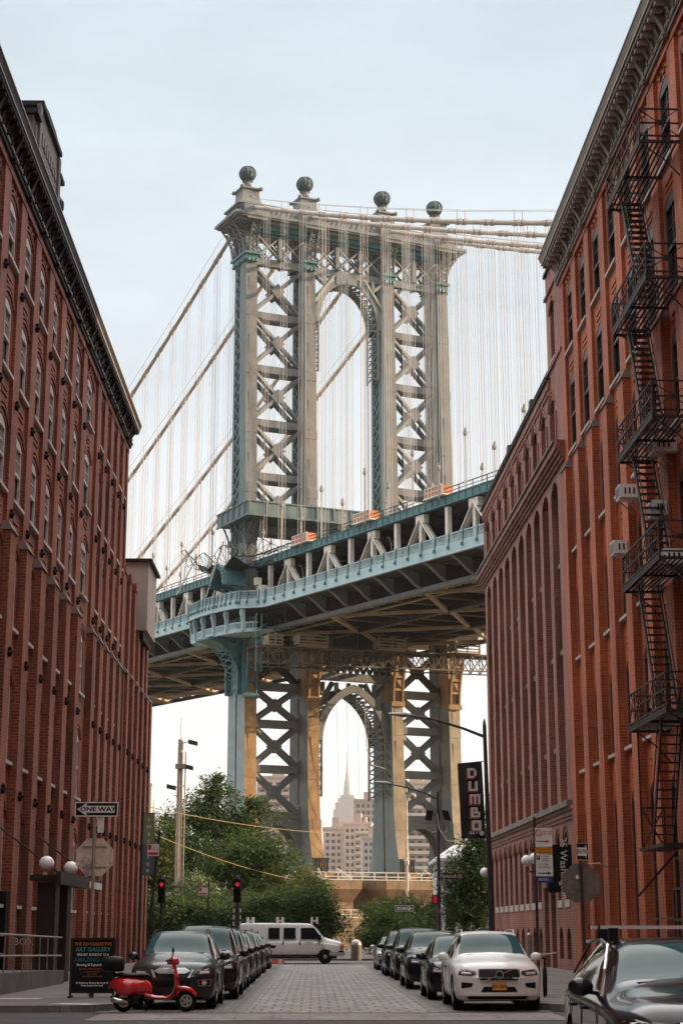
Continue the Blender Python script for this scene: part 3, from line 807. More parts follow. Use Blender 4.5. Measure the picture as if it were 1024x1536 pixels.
vt = MB(bxf); vt.box(77.5, 78.1, -.6, -.1, 25.9, 26.9); vt.build('roof_vent', M['pole_dark'], bw); vt = MB(bxf); vt.box(85.4, 86.0, -.6, -.1, 25.9, 26.9); vt.build('roof_vent', M['pole_dark'], bw)
ph2 = MB(bxf); ph2.box(68.1, 95, -13.5, -6.5, 25.2, 33.5); ph2.build('roof_shade_block', M['brick_brown'], bw)  # added out of sight to shade the far end of the left wall
tw = win_parts(lambda u, d, z: (u, d, z), 1.3, 2.05, .45, M['win_frame_dark'], -.3, sill_out=.2)
for i in range(10): put_window(bw, tw, bxf((pe[i]+pe[i+1])/2-.4, 0, 22.26), False)
put_window(bw, win_parts(lambda u, d, z: (u, d, z), 1.2, 2.5, .28, M['win_frame_dark'], -.35, sill_out=.4), bxf(70.2, 0, 26.4))
lwp = win_parts(lambda u, d, z: (u, d, z), .98, 2.38, .42, M['win_frame_dark'], -.22, sill_h=.3)
lwb = win_parts(lambda u, d, z: (u, d, z), .98, .88, .42, M['win_frame_dark'], -.25, two=False)
for i, c in enumerate(lowc):
    if i in (2, 3): continue
    put_window(bw, lwp, bxf(c, 0, 2.95)); put_window(bw, lwb, bxf(c, 0, .55), False)
dr = MB(bxf)
for i in (2, 3): dr.box(69.9+step*i+.32, 69.9+step*(i+1)-.32, -.4, -.3, .13, 3.5)
dr.build('door', M['black_plastic'], bw)
dl = MB(bxf); dl.box(69.9+step*2+.1, 69.9+step*2+.9+.5, .0, .12, 3.55, 3.95); dl.box(69.9+step*3+.1, 69.9+step*3+1.5, .0, .12, 3.55, 3.95); dl.build('door_head', M['stone'], bw)
gb = MB(bxf)
for u in (75.2, 77.6): gb.tube([(u,0,4.35),(u,.5,4.3),(u,.62,4.55)], .035, 6)
gb.tube([(73.6,.25,4.2),(78.2,.25,4.15)], .06, 6)
ga = gb.build('lamp_arm', M['iron'], bw)
for u in (75.2, 77.6, 93.0):
    g = MB(bxf); g.sphere((u, .64, 4.8), .26, 18, 12); g.build('globe_lamp', M['globe'], bw, smooth=True)
bn = MB(bxf); bn.box(69.0, 69.06, .1, 1.1, 3.2, 5.1); banner25 = bn.build('name_banner', M['ink'], bw)
# ------------------------------------------------------------------ suspension bridge
H_, h_ = radians(67.5), radians(27.5)
TX, TY, AX, AY = sin(H_), cos(H_), -sin(h_), cos(h_)
def B(s, b, z): return (s*TX+b*AX, s*TY+b*AY, z)
br_ = thing('suspension_bridge', 'steel suspension bridge with ornate arched tower crossing above the end of the street', 'bridge', (-8.54, 205, 0))
def bm_(): return MB(B)
def bf(z):                       # front face of a tower leg leans back as it rises, flares at the foot
    f = 2.0*(z-10)/80
    if z < 18: f -= 1.5*((18-z)/9.5)**2
    return f
def bb_(z):
    r = 5.3
    if z < 18: r += 1.2*((18-z)/9.5)**2
    return r
def Z(z): return 1.65+(z-1.65)*(1+.0043*max(bf(z),0))
SC = [.95, 9.32, 21.0, 29.2]; HW = .79
tower = None
t0 = bm_(); girders = []
# horizontal girders (front and back) of the tower
for sa, sb2 in ((0,1),(2,3)):
    a, b = SC[sa]+HW, SC[sb2]-HW
    for z in (80.6, 73.2, 65.8, 58.6, 51.6):
        zz = Z(z); f = bf(zz)
        g_ = bm_()
        for b0, b1 in ((f+1.1, f+1.6), (4.2, 4.7)): g_.box(a, b, b0, b1, zz-.55, zz+.45)
        g_.box(a, b, f+1.6, 4.2, zz-.5, zz-.4); girders.append(g_)
    for z in (31.6, 26.9, 21.3, 15.6):
        f = bf(z)
        g_ = bm_(); g_.box(a, b, 2.2, 3.6, z-.46, z+.46); girders.append(g_)
zz = Z(87.9); f = bf(zz)
t0.box(SC[0]+HW, SC[3]-HW, f+.5, f+1.2, zz-.5, zz+.5); g_ = bm_(); g_.box(SC[0]+HW, SC[3]-HW, f+.5, f+1.2, Z(91.6), Z(92.4)); girders.append(g_)
g_ = bm_(); g_.box(SC[1]+HW, SC[2]-HW, .6, 1.3, 32.6, 33.6); girders.append(g_)
tower = t0.build('tower', M['steel_bridge'], br_)
for g_ in girders: g_.build('cross_girder', M['brace'], tower)

# legs: a solid front shaft and, above the deck, a latticed rear half
low_z = [8.4, 9.5, 11, 13, 15, 17, 19, 22, 28, 34, 40]
up_z = [40, 52, 64, 76, 88.6]
for i, s in enumerate(SC):
    c = bm_()
    for za, zb in zip(low_z, low_z[1:]):
        fa, fb, ra, rb2 = bf(za), bf(zb), bb_(za), bb_(zb); ma, mb_ = (fa+ra)/2, (fb+rb2)/2
        for (a0, a1, c0, c1) in ((fa, ma-.22, fb, mb_-.22), (ma+.22, ra, mb_+.22, rb2)):
            c.hexa([(s-HW,a0,za),(s+HW,a0,za),(s+HW,a1,za),(s-HW,a1,za)], [(s-HW,c0,zb),(s+HW,c0,zb),(s+HW,c1,zb),(s-HW,c1,zb)])
        c.hexa([(s-HW*.6,ma-.3,za),(s+HW*.6,ma-.3,za),(s+HW*.6,ma+.3,za),(s-HW*.6,ma+.3,za)], [(s-HW*.6,mb_-.3,zb),(s+HW*.6,mb_-.3,zb),(s+HW*.6,mb_+.3,zb),(s-HW*.6,mb_+.3,zb)])
    for za, zb in zip(up_z, up_z[1:]):
        A, Bz = Z(za), Z(zb); fa, fb = bf(za), bf(zb)
        c.hexa([(s-HW,fa,A),(s+HW,fa,A),(s+HW,fa+2.1,A),(s-HW,fa+2.1,A)], [(s-HW,fb,Bz),(s+HW,fb,Bz),(s+HW,fb+1.8,Bz),(s-HW,fb+1.8,Bz)])
        c.box(s-HW, s+HW, 4.9, 5.4, A, Bz)
        c.box(s+HW-.15, s+HW-.05, fa+2.1, 4.9, A, Bz)
        c.box(s-HW+.16, s-HW+.3, fa+2.1, 4.9, A, Bz)
    # cover plates with rivet bands
    for z in list(range(14, 40, 6)) + list(range(56, 88, 8)):
        zz = Z(z); f = bf(z)
        c.box(s-HW-.03, s+HW+.03, f-.05, f+.3, zz, zz+1.1)
    for zz in range(24, 88, 4):
        f = bf(zz); c.box(s-.35, s+.35, f-.03, f+.1, Z(zz)-1.5, Z(zz)+1.3)
    col = c.build('tower_leg', [M['steel_blue'] if i in (0, 2) else M['steel_bridge'], M['steel_gold'] if i < 2 else M['steel_gold2'], M['steel_tan'], M['steel_slate']], tower)
    me = col.data                                 # rust and warm sunlight painted on south faces, cool shade tone on the rest
    for p in me.polygons:
        zc = p.center.z
        nrm = p.normal.x*(-AX)+p.normal.y*(-AY)
        p.material_index = (1 if zc < 38 and nrm > .75 else (2 if zc > 42 and nrm > .75 else (3 if zc > 42 else 0)))
    l = bm_()
    za = 55.0
    while za < 87.5:
        zb = za+1.45; f0, f1 = bf(za)+2.2, bf(zb)+2.2
        for e in (-HW+.05, HW+.0):
            l.bar((s+e,f0,Z(za)), (s+e,5.0,Z(zb)), .12, .2, (TX,TY,0)); l.bar((s+e,5.0,Z(za)), (s+e,f0,Z(zb)), .12, .2, (TX,TY,0))
        za = zb
    za = 43.0
    while za < 54:
        zb = za+1.45
        for e in (-HW+.05,): l.bar((s+e,bf(za)+2.4,Z(za)), (s+e,5.6,Z(zb)), .12, .2); l.bar((s+e,5.6,Z(za)), (s+e,bf(za)+2.4,Z(zb)), .12, .2)
        za = zb
    l.build('leg_lattice', M['steel_slate'], tower)
    # capital band
    k = bm_(); zz = Z(87.6); f = bf(88)
    k.box(s-HW-.15, s+HW+.15, f-.2, 6.1, zz, zz+.35); k.box(s-HW-.3, s+HW+.3, f-.4, 6.3, zz+.9, zz+1.2); k.box(s-HW-.08, s+HW+.08, f-.1, 6.05, zz+.35, zz+.9)
    for q in (-.55, 0, .55):
        k.lathe([(.08,-.3),(.22,-.2),(.22,.15),(.1,.25)], (s+q, f-.25, zz+.05), 8)
    for q in range(3): k.lathe([(.08,-.3),(.24,-.2),(.24,.15),(.1,.25)], (s-HW-.2 if s < 20 else s+HW+.2, f+.4+q*1.3, zz+.05), 8)
    k.build('capital', M['steel_teal'], tower)
    # curved console in front, under the cornice, and leg top
    q = bm_(); z0, z1 = Z(88.8), Z(92.9)
    q.box(s-HW, s+HW*.0, f+.3, 6, z0, z1+.3)
    q.box(s-HW, s+HW, f+.9, 6, z0, z1+.3)
    n = 7
    prev = None
    for j in range(n+1):
        t = j/n; zc = z0+(z1-z0)*t; out = f-.15-1.2*t**2.4
        if prev:
            for e in (-.35, HW-.05):
                q.bar((s+e+.0, prev[1], prev[0]), (s+e, out, zc), .16, .22)
            q.bar((s-.35, prev[1], prev[0]), (s+HW-.05, out, zc), .09, .09); q.bar((s+HW-.05, prev[1], prev[0]), (s-.35, out, zc), .09, .09)
            q.bar((s-.35, out, zc), (s+HW-.05, out, zc), .09, .09)
            q.bar((s-.35, f+.4, prev[0]), (s-.35, out, zc), .09, .09)
        prev = (zc, out)
    # side flare for the outer legs
    if i in (0, 3):
        sg_ = -1 if i == 0 else 1
        prev = None
        for j in range(n+1):
            t = j/n; zc = z0-.3+(z1+.3-z0)*t; out = s+sg_*(HW+.15+1.75*t**2.4)
            if prev:
                for e in (.4, 1.6, 2.8, 4.0):
                    q.bar((prev[1], f+e, prev[0]), (out, f+e, zc), .2, .16)
                    q.bar((s+sg_*HW, f+e, prev[0]), (out, f+e, zc), .08, .08)
                    q.bar((s+sg_*HW, f+e, zc), (out, f+e, zc), .08, .08)
                for e0, e1 in ((.4,1.6),(2.8,4.0)):
                    q.bar((prev[1], f+e0, prev[0]), (out, f+e1, zc), .09, .09); q.bar((prev[1], f+e1, prev[0]), (out, f+e0, zc), .09, .09)
            prev = (zc, out)
    q.build('console', M['steel_bridge'], tower)

# crossed braces between paired legs
def brace(mb, sa, sb2, za, zb, f, wdt=.5, dep=.62, gus=True):
    for bq in (f+1.3, 4.4):
        mb.bar((sa,bq,za), (sb2,bq,zb), dep*.75, wdt, (-AX,-AY,0)); mb.bar((sa,bq+.02,zb), (sb2,bq+.02,za), dep*.75-.02, wdt-.02, (-AX,-AY,0))
        if gus:
            c, m = (sa+sb2)/2, (za+zb)/2
            mb.prism([(c-1.0,m),(c,m-1.1),(c+1.0,m),(c,m+1.1)], bq-.32, bq+.34, 'xz')
            for (x, z, dx, dz) in ((sa,za,1,1),(sb2,za,-1,1),(sa,zb,1,-1),(sb2,zb,-1,-1)):
                mb.prism([(x,z),(x+dx*1.3,z),(x,z+dz*1.5)], bq-.2, bq+.2, 'xz')
    # lattice tying the front and back braces together
    n = 5
    for (z0, z1) in ((za, zb), (zb, za)):
        for j in range(n):
            t0_, t1_ = j/n, (j+1)/n
            p0 = (sa+(sb2-sa)*t0_, f+1.3, z0+(z1-z0)*t0_); p1 = (sa+(sb2-sa)*t1_, 4.4, z0+(z1-z0)*t1_)
            mb.bar(p0, p1, .14, .14)
def brace_low(mb, sa, sb2, za, zb):
    c, m = (sa+sb2)/2, (za+zb)/2
    for b0, b1, q in ((2.3, 2.9, 0),):
        mb.bar((sa,(b0+b1)/2,za), (sb2,(b0+b1)/2,zb), b1-b0, .74, (-AX,-AY,0)); mb.bar((sa,(b0+b1)/2+.01,zb), (sb2,(b0+b1)/2+.01,za), b1-b0-.04, .73, (-AX,-AY,0))
        mb.prism([(c-.95,m),(c,m-.85),(c+.95,m),(c,m+.85)], b0-.02, b1+.02, 'xz')
        for (x, z, dx, dz) in ((sa,za,1,-1),(sb2,za,-1,-1),(sa,zb,1,1),(sb2,zb,-1,1)):
            mb.prism([(x,z),(x+dx*1.5,z),(x+dx*.55,z+dz*.55),(x,z+dz*1.4)], b0-.02, b1+.02, 'xz')
for sa, sb2 in ((0,1),(2,3)):
    a, b = SC[sa]+HW, SC[sb2]-HW
    zs = [87.4, 81.05, 80.15, 73.65, 72.7, 66.25, 65.3, 59.05, 58.1, 52.1]
    for k in range(0, 10, 2):
        m = bm_(); brace(m, a, b, Z(zs[k]), Z(zs[k+1]), bf(zs[k+1])); m.build('cross_brace', M['brace'], tower)
    zs = [31.1, 27.4, 26.4, 21.8, 20.8, 16.1]
    for k in range(0, 6, 2):
        m = bm_(); brace_low(m, a, b, zs[k]+.5, zs[k+1]-.5); m.build('cross_brace', M['brace'], tower)
    m = bm_()
    ap = [(a+(b-a)*j/10, 11.0+3.4*(1-abs(2*j/10-1)**2.6)) for j in range(11)]
    m.band(ap, [(x, 15.1) for x, z in ap], 1.9, 2.3, 'xz'); m.band(ap, [(x, 15.1) for x, z in ap], 4.1, 4.5, 'xz')
    m.build('portal', M['brace'], tower)
    m = bm_(); brace_low(m, a, b, 37.5, 31.6); m.build('cross_brace', M['under'], tower)
# lattice frieze under the cornice
fz = bm_()
z0, z1 = Z(88.4), Z(91.6); f = bf(88)
spans = [(SC[0]+HW, SC[1]-HW, 2), (SC[1]+HW, SC[2]-HW, 3), (SC[2]+HW, SC[3]-HW, 2)]
for a, b, n in spans:
    for j in range(n):
        x0, x1 = a+(b-a)*j/n, a+(b-a)*(j+1)/n
        for bq in (f+.4, 5.4):
            fz.bar((x0,bq,z0), (x1,bq,z1), .2, .34, (-AX,-AY,0)); fz.bar((x0,bq,z1), (x1,bq,z0), .2, .34, (-AX,-AY,0))
            xm, zm = (x0+x1)/2, (z0+z1)/2
            for p, q in (((x0,zm),(xm,z0)),((xm,z0),(x1,zm)),((x1,zm),(xm,z1)),((xm,z1),(x0,zm))):
                fz.bar((p[0],bq+.5,p[1]), (q[0],bq+.5,q[1]), .12, .16, (-AX,-AY,0))
            for kk in range(4):
                t = x0+(x1-x0)*(kk+.5)/4
                fz.bar((t,bq+.5,z0), (t,bq+.5,z1), .07, .07)
        if j: fz.box(x0-.28, x0+.28, f+.15, f+.7, z0, z1)
    fz.box(a, b, f+2.2, f+2.35, z0+.2, z0+.5)
fz.build('lattice_frieze', M['steel_bridge'], tower)
# cornice and attic
cn = bm_(); zb = Z(92.7)
cn.box(-1.5, 31.5, .9, 6.4, zb, zb+.35)
for i, s in enumerate(SC): cn.box(s-1.4, s+1.4, .3, 6.6, zb+.15, zb+.62)
cn.box(-2.2, 32.2, .2, 7.0, zb+.62, zb+1.0); cn.box(-1.9, 31.9, .55, 6.7, zb+.35, zb+.62)
cn.box(-1.7, 31.7, .8, 6.4, zb+1.0, zb+1.3)
cn.box(-1.0, 31.2, 1.4, 5.9, zb+1.3, zb+2.6); cn.box(-1.3, 31.4, 1.2, 6.1, zb+2.6, zb+2.85)
for s in SC: cn.box(s-1.6, s+1.6, .9, 6.3, zb+1.3, zb+2.4)
for j in range(140):
    x = -2.0+34.0*j/139
    cn.box(x-.07, x+.07, .3, .56, zb+.36, zb+.6)
for j in range(46):
    if all(abs(-1+33*j/45-s) > 1.9 for s in SC): cn.bar((-1+33*j/45,1.36,zb+1.4), (-.6+33*j/45,1.36,zb+2.5), .12, .14)
cn.build('tower_cornice', M['steel_bridge'], tower)
sf = bm_(); sf.box(.3, 29.9, 1.5, 6.0, zb-.55, zb-.02); sf.box(.5, 29.7, 2.0, 5.6, zb-.9, zb-.55); sf.build('cornice_soffit', M['steel_teal'], tower)
# four finials: flared pedestal, neck, ribbed openwork ball
M['ball'] = paint('ball_steel', (.10,.15,.165), .6, .2, var=.35)
for i, s in enumerate(SC):
    p = bm_(); bq = 3.6; z0 = zb+2.3
    prof = [(2.2,-.2),(1.8,.3),(1.5,.8),(1.28,1.5),(1.16,2.4),(1.2,3.0)]
    for (r0, a0), (r1, a1) in zip(prof, prof[1:]):
        p.hexa([(s-r0,bq-r0,z0+a0),(s+r0,bq-r0,z0+a0),(s+r0,bq+r0,z0+a0),(s-r0,bq+r0,z0+a0)], [(s-r1,bq-r1,z0+a1),(s+r1,bq-r1,z0+a1),(s+r1,bq+r1,z0+a1),(s-r1,bq+r1,z0+a1)])
    z0 += .8; p.box(s-1.4, s+1.4, bq-1.4, bq+1.4, z0+2.2, z0+2.42)
    for e in (-1, 1):
        for g in (-1, 1): p.sphere((s+e*1.35, bq+g*1.35, z0+2.35), .3, 8, 6)
    for e, g in ((1,0),(-1,0),(0,-1),(0,1)): p.sphere((s+e*.75, bq+g*.75, z0+2.75), .32, 8, 6)
    p.lathe([(.85,2.42),(.62,2.8),(.5,3.3),(.5,3.6),(.72,3.72),(.5,3.85)], (s,bq,z0), 12)
    p.lathe([(.35,-1.25),(.42,-1.2),(.42,-1.0)], (s+.1,bq-.9,z0+2.2), 8)
    fin = p.build('finial', M['steel_bridge'], tower)
    bl = bm_(); cz = z0+4.9; R = 1.1
    bl.sphere((s,bq,cz), R*.86, 14, 9)
    for j in range(16):
        a = 2*pi*j/16
        bl.tube([(s+R*cos(e)*cos(a), bq+R*cos(e)*sin(a), cz+R*sin(e)) for e in [(-80+160*k/8)*pi/180 for k in range(9)]], .075, 4)
    for e in (-40, 0, 45):
        rr = R*cos(radians(e)); bl.tube([(s+rr*cos(2*pi*k/20), bq+rr*sin(2*pi*k/20), cz+R*sin(radians(e))) for k in range(21)], .06, 4, False)
    bl.build('ball', M['ball'], tower)
# arches between the two middle legs
def apt(t, cs, hw, zs, rise, pw):
    if pw == 'gothic':
        x = -cos(t); R = 1.5; return (cs+hw*x, zs+rise/1.4142*sqrt(max(0, R*R-(abs(x)+R-1)**2)))
    return (cs-hw*cos(t), zs+rise*abs(sin(t))**pw)
def arch_ring(name, cs, hw, zs, rise, th, f, pw, mat, bbk):
    m = bm_(); n = 20
    L = []
    for j in range(n+1):
        t = pi*j/n; L.append(apt(t, cs, hw, zs, rise, pw))
    O = []
    for j in range(n+1):
        t = pi*j/n; O.append(apt(t, cs, hw+th, zs, rise+th*1.1, pw))
    m.band(L, O, f, f+.35, 'xz'); m.band(L, O, bbk-.35, bbk, 'xz')
    for j in range(n):
        p, q = L[j], L[j+1]
        m.bar((p[0],f+.3,p[1]), (q[0],bbk-.3,q[1]), .12, .2); m.bar((p[0],bbk-.3,p[1]), (q[0],f+.3,q[1]), .12, .2)
        m.bar((p[0],f+.3,p[1]), (p[0],bbk-.3,p[1]), .14, .2)
    # webbing beyond the springing, down the legs
    for e in (-1, 1):
        x0, x1 = cs+e*hw, cs+e*(hw+th)
        zz = zs
        m.box(min(x0,x0+e*.15), max(x0,x0+e*.15), f, f+.35, zs-7, zs); m.box(min(x0,x0+e*.15), max(x0,x0+e*.15), bbk-.35, bbk, zs-7, zs)
        for k in range(6):
            m.bar((x0,f+.2,zs-k*1.15), (x0,bbk-.2,zs-(k+1)*1.15), .12, .16); m.bar((x0,bbk-.2,zs-k*1.15), (x0,f+.2,zs-(k+1)*1.15), .12, .16)
            m.bar((x0,f+.1,zs-k*1.15), (x0+e*1.0,f+.1,zs-(k+1)*1.15), .14, .14)
    return m.build(name, mat, tower)
CA = (SC[1]+SC[2])/2
hwU = (SC[2]-SC[1])/2-HW-.75
arch_ring('arch', CA, hwU, Z(80.6), 6.1, .8, bf(84)+.3, 1.0, M['steel_bridge'], 5.4)
arch_ring('arch', CA, hwU, 25.0, 6.3, .9, .9, 'gothic', M['steel_bridge'], 5.4)
sp = bm_()
for f, z0, z1 in ((bf(86)+.4, Z(82.3), Z(87.4)), (2.4, 26.5, 32.6)):
    for e in (-1, 1):
        x = CA+e*(hwU+.75)
        sp.bar((x,f,z0+1.2), (x-e*2.8,f,z1), .45, .5, (-AX,-AY,0)); sp.bar((x,f,z1-.1), (x-e*1.5,f,z0+(z1-z0)*.74), .4, .5, (-AX,-AY,0))
        for xx in (1.7, 3.6): sp.bar((CA+e*xx,f,z1-1.0-.1*xx), (CA+e*xx,f,z1), .4, .5)
    sp.bar((CA,f,z1-1), (CA,f,z1), .4, .5)
sp.build('spandrel', M['steel_bridge'], tower)
# dark webbing of the lower portal head under the deck
hd = bm_()
for x0 in [SC[1]+HW+.9*k for k in range(0, 12)]:
    hd.bar((x0,.8,33.6), (x0+1.8 if x0+1.8 < SC[2] else x0,.8,37.5), .3, .3); hd.bar((x0+1.8 if x0+1.8 < SC[2] else x0,.8,33.6), (x0,.8,37.5), .3, .3)
hd.box(SC[1], SC[2], .5, 1.0, 37.0, 38.2); hd.build('portal_head', M['under'], tower)
# gallery round the tower above the roadway
g = bm_(); gz = 52.5
g.box(-1.1, 31.2, -2.5, 6.9, gz, gz+.22)
for (x0,x1,y0,y1) in ((-1.1,31.2,-2.5,-2.4),(-1.1,-1.0,-2.4,6.8),(31.1,31.2,-2.4,6.8),(-1.1,31.2,6.8,6.9)): g.box(x0,x1,y0,y1,gz+.22,gz+1.55)
for (x0,x1,y0,y1) in ((-1.25,31.3,-2.65,-2.3),(-1.25,-.9,-2.3,6.8)): g.box(x0,x1,y0,y1,gz+1.55,gz+1.7)
g.box(-1.2, 31.3, -2.6, -2.45, gz-.25, gz+.0); g.box(-1.2, -1.05, -2.45, 6.9, gz-.25, gz)
x = -.9
while x < 31: g.box(x-.12, x+.12, -2.64, -2.5, gz, gz+1.6); x += 2.3
y = -1.6
while y < 6.8: g.box(-1.24, -1.1, y-.1, y+.1, gz, gz+1.6); y += 1.7
for s in SC:
    for e in (-.55, .1, .75):
        pts = [(s+e, bf(50)-2.6*(sin(t*pi/2)), gz-.2-2.6*(1-(1-cos(t*pi/2)))) for t in [0,.25,.5,.75,1]]
        g.tube([(s+e, bf(50)-.05, gz-2.6), (s+e, bf(50)-.35, gz-1.6), (s+e, bf(50)-1.1, gz-.7), (s+e, bf(50)-2.4, gz-.1)], .11, 5)
for e in (2.2, 3.6, 5.4): g.tube([(SC[0]-HW, e, gz-2.8), (SC[0]-HW-.4, e, gz-1.6), (SC[0]-HW-.8, e, gz-.7), (SC[0]-HW-1.15, e, gz-.1)], .12, 5)
g.build('gallery', M['steel_slate'], tower)

# ---- deck
M['lateral'] = paint('sunlit_lateral_paint', (.46,.36,.22), .7, var=.3, scale=.6, stain=(.3,.18,.08), stain_amt=.3)  # golden base carries the low sun on the bracing faces
GR = .043
def zd(b): return GR*b
PAN = 5.2
B0, B1 = -101.4, 160.0
np_ = int((B1-B0)/PAN)
nodes_ = [B0+PAN*k for k in range(np_+1)]
def Bd(s, b, z): return B(s, b, z+zd(b))
def dm(): return MB(Bd)
d_ = dm()
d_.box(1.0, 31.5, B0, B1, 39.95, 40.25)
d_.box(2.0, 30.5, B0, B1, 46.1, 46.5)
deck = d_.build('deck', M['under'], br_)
# (panel-point members)
M['flange'] = paint('sunlit_flange_paint', (.20,.16,.11), .7, var=.3)  # low sun on the flange edges put into a lighter colour
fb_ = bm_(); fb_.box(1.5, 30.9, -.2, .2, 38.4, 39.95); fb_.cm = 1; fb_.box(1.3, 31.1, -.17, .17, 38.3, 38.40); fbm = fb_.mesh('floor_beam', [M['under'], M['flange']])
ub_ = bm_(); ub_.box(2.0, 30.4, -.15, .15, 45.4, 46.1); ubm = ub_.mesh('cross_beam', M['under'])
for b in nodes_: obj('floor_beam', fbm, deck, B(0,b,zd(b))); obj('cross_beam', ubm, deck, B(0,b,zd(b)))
stg = dm()
for s in (4.4, 6.6, 8.8, 13, 15.4, 17.8, 22.2, 24.4, 26.6): stg.box(s-.12, s+.12, B0, B1, 39.2, 39.95)
stg.build('stringer', M['under'], deck)
S_T = [2.0, 11.2, 20.4, 29.6]
for i, s in enumerate(S_T):
    ch = dm()
    ch.box(s-.28, s+.28, B0, B1, 37.75, 38.25)
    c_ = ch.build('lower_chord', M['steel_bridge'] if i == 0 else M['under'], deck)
    tr = dm()
    for k, b in enumerate(nodes_):
        tr.box(s-.24, s+.24, b-.26, b+.26, 40.25, 46.1)
        if k % 2 == 0:
            for e in (-1, 1):
                if B0-1 <= b+e*PAN <= B1+1:
                    tr.bar((s-.2,b,45.7), (s-.2,b+e*PAN*.94,40.3), .14, .52, (TX,TY,0)); tr.bar((s+.2,b,45.7), (s+.2,b+e*PAN*.94,40.3), .14, .52, (TX,TY,0))
                    for q in range(9):
                        t0_, t1_ = q/9, (q+1)/9
                        tr.bar((s-.2,b+e*PAN*t0_*.94,45.7-5.4*t0_), (s+.2,b+e*PAN*t1_*.94,45.7-5.4*t1_), .07, .07)
            tr.box(s-.3, s+.3, b-.85, b+.85, 45.2, 46.1)
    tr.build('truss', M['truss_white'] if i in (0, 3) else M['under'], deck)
lat = dm()
for k in range(0, np_-1, 2):
    b = nodes_[k]
    for j in range(3):
        s0, s1 = S_T[j], S_T[j+1]
        if (j+k//2) % 2 == 0: lat.bar((s0+.3,b,37.85), (s1-.3,b+2*PAN,37.85), .42, .36)
        else: lat.bar((s1-.3,b,37.85), (s0+.3,b+2*PAN,37.85), .42, .36)
lat.build('lateral_bracing', M['lateral'], deck)
pipe = dm()
for s in (3.2, 5.4, 12.4, 21.4): pipe.tube([(s,B0,38.15),(s,B1,38.15)], .13, 6)
x = B0
while x < B1:
    for s in (3.2, 12.4, 21.4): pipe.box(s-.25, s+.25, x, x+.5, 37.98, 38.3)
    x += 1.3
pipe.build('service_pipe', M['lateral'], deck)
# upper girder with railing
ug = dm()
for s in (1.75, 30.75):
    ug.box(s-.12, s+.12, B0, B1, 46.3, 47.15); ug.box(s-.22, s+.22, B0, B1, 47.15, 47.25); ug.box(s-.22, s+.22, B0, B1, 46.22, 46.32)
    b = B0
    while b < B1: ug.box(s-.2, s-.12, b-.05, b+.05, 46.32, 47.15); b += 1.3
ug.build('upper_girder', M['steel_teal'], deck)
ur = dm()
for s in (1.7,):
    ur.bar((s,B0,48.0), (s,B1,48.0), .09, .09); ur.bar((s,B0,47.6), (s,B1,47.6), .06, .06)
    b = B0
    while b < B1: ur.bar((s,b,47.2), (s,b,48.0), .07, .07); b += 2.6
ur.build('upper_railing', M['pole_dark'], deck)

# walkway on the near side; it swings out round the tower leg
def s_out(b):
    if b <= -8 or b >= 13: return -1.0
    if b < -4: t = (b+8)/4; return -1.0-2.6*(3*t*t-2*t**3)
    if b > 9: t = (13-b)/4; return -1.0-2.6*(3*t*t-2*t**3)
    return -3.6-.5*sin((b+4)/13*pi)
ws = sorted(set([B0+2.6*k for k in range(int((B1-B0)/2.6)+1)] + [-8+1.05*k for k in range(21)]))
wk = dm()
for a, b in zip(ws, ws[1:]):
    sa, sb2 = s_out(a), s_out(b)
    wk.hexa([(sa,a,40.05),(1.3,a,40.05),(1.3,b,40.05),(sb2,b,40.05)], [(sa,a,40.25),(1.3,a,40.25),(1.3,b,40.25),(sb2,b,40.25)])
wk.build('walkway', M['under'], deck)
fs = dm()
for a, b in zip(ws, ws[1:]):
    sa, sb2 = s_out(a), s_out(b)
    fs.hexa([(sa-.14,a,40.03),(sa,a,40.03),(sb2,b,40.03),(sb2-.14,b,40.03)], [(sa-.14,a,41.15),(sa,a,41.15),(sb2,b,41.15),(sb2-.14,b,41.15)])
    fs.hexa([(sa-.3,a,39.95),(sa+.1,a,39.95),(sb2+.1,b,39.95),(sb2-.3,b,39.95)], [(sa-.3,a,40.03),(sa+.1,a,40.03),(sb2+.1,b,40.03),(sb2-.3,b,40.03)])
fs.build('fascia', M['fascia'], deck)
fn = dm(); fp_ = bm_(); fp_.bar((-.1,0,40.6), (-.02,0,42.2), .14, .16); fp_.box(-.32, -.08, -.1, .1, 40.5, 40.8); fpm = fp_.mesh('fence_post', M['steel_teal'])
for a, b in zip(ws, ws[1:]):
    sa, sb2 = s_out(a)-.05, s_out(b)-.05
    for zz, q in ((42.05,.10),(41.3,.07)): fn.bar((sa,a,zz), (sb2,b,zz), q, q)
    n = max(3, int((b-a)/.2))
    for k in range(1, n):
        t = k/n; fn.bar((sa+(sb2-sa)*t, a+(b-a)*t, 41.2), (sa+(sb2-sa)*t, a+(b-a)*t, 42.05), .05, .05)
    for k in range(3): fn.bar((sa,a,41.5+.25*k), (sb2,b,41.5+.25*k), .03, .03)
    if abs(a) < 95: obj('fence_post', fpm, deck, B(sa,a,zd(a)))
fn.build('fence', M['fascia'], deck)
ir = dm()
for b in [B0+1.3*k for k in range(int((B1-B0)/1.3))]: ir.bar((1.2,b,40.2), (1.2,b,42.3), .06, .06)
for zz in (42.3, 41.8, 41.3, 40.8): ir.bar((1.2,B0,zz), (1.2,B1,zz), .07, .07)
ir.build('inner_railing', M['truss_white'], deck)
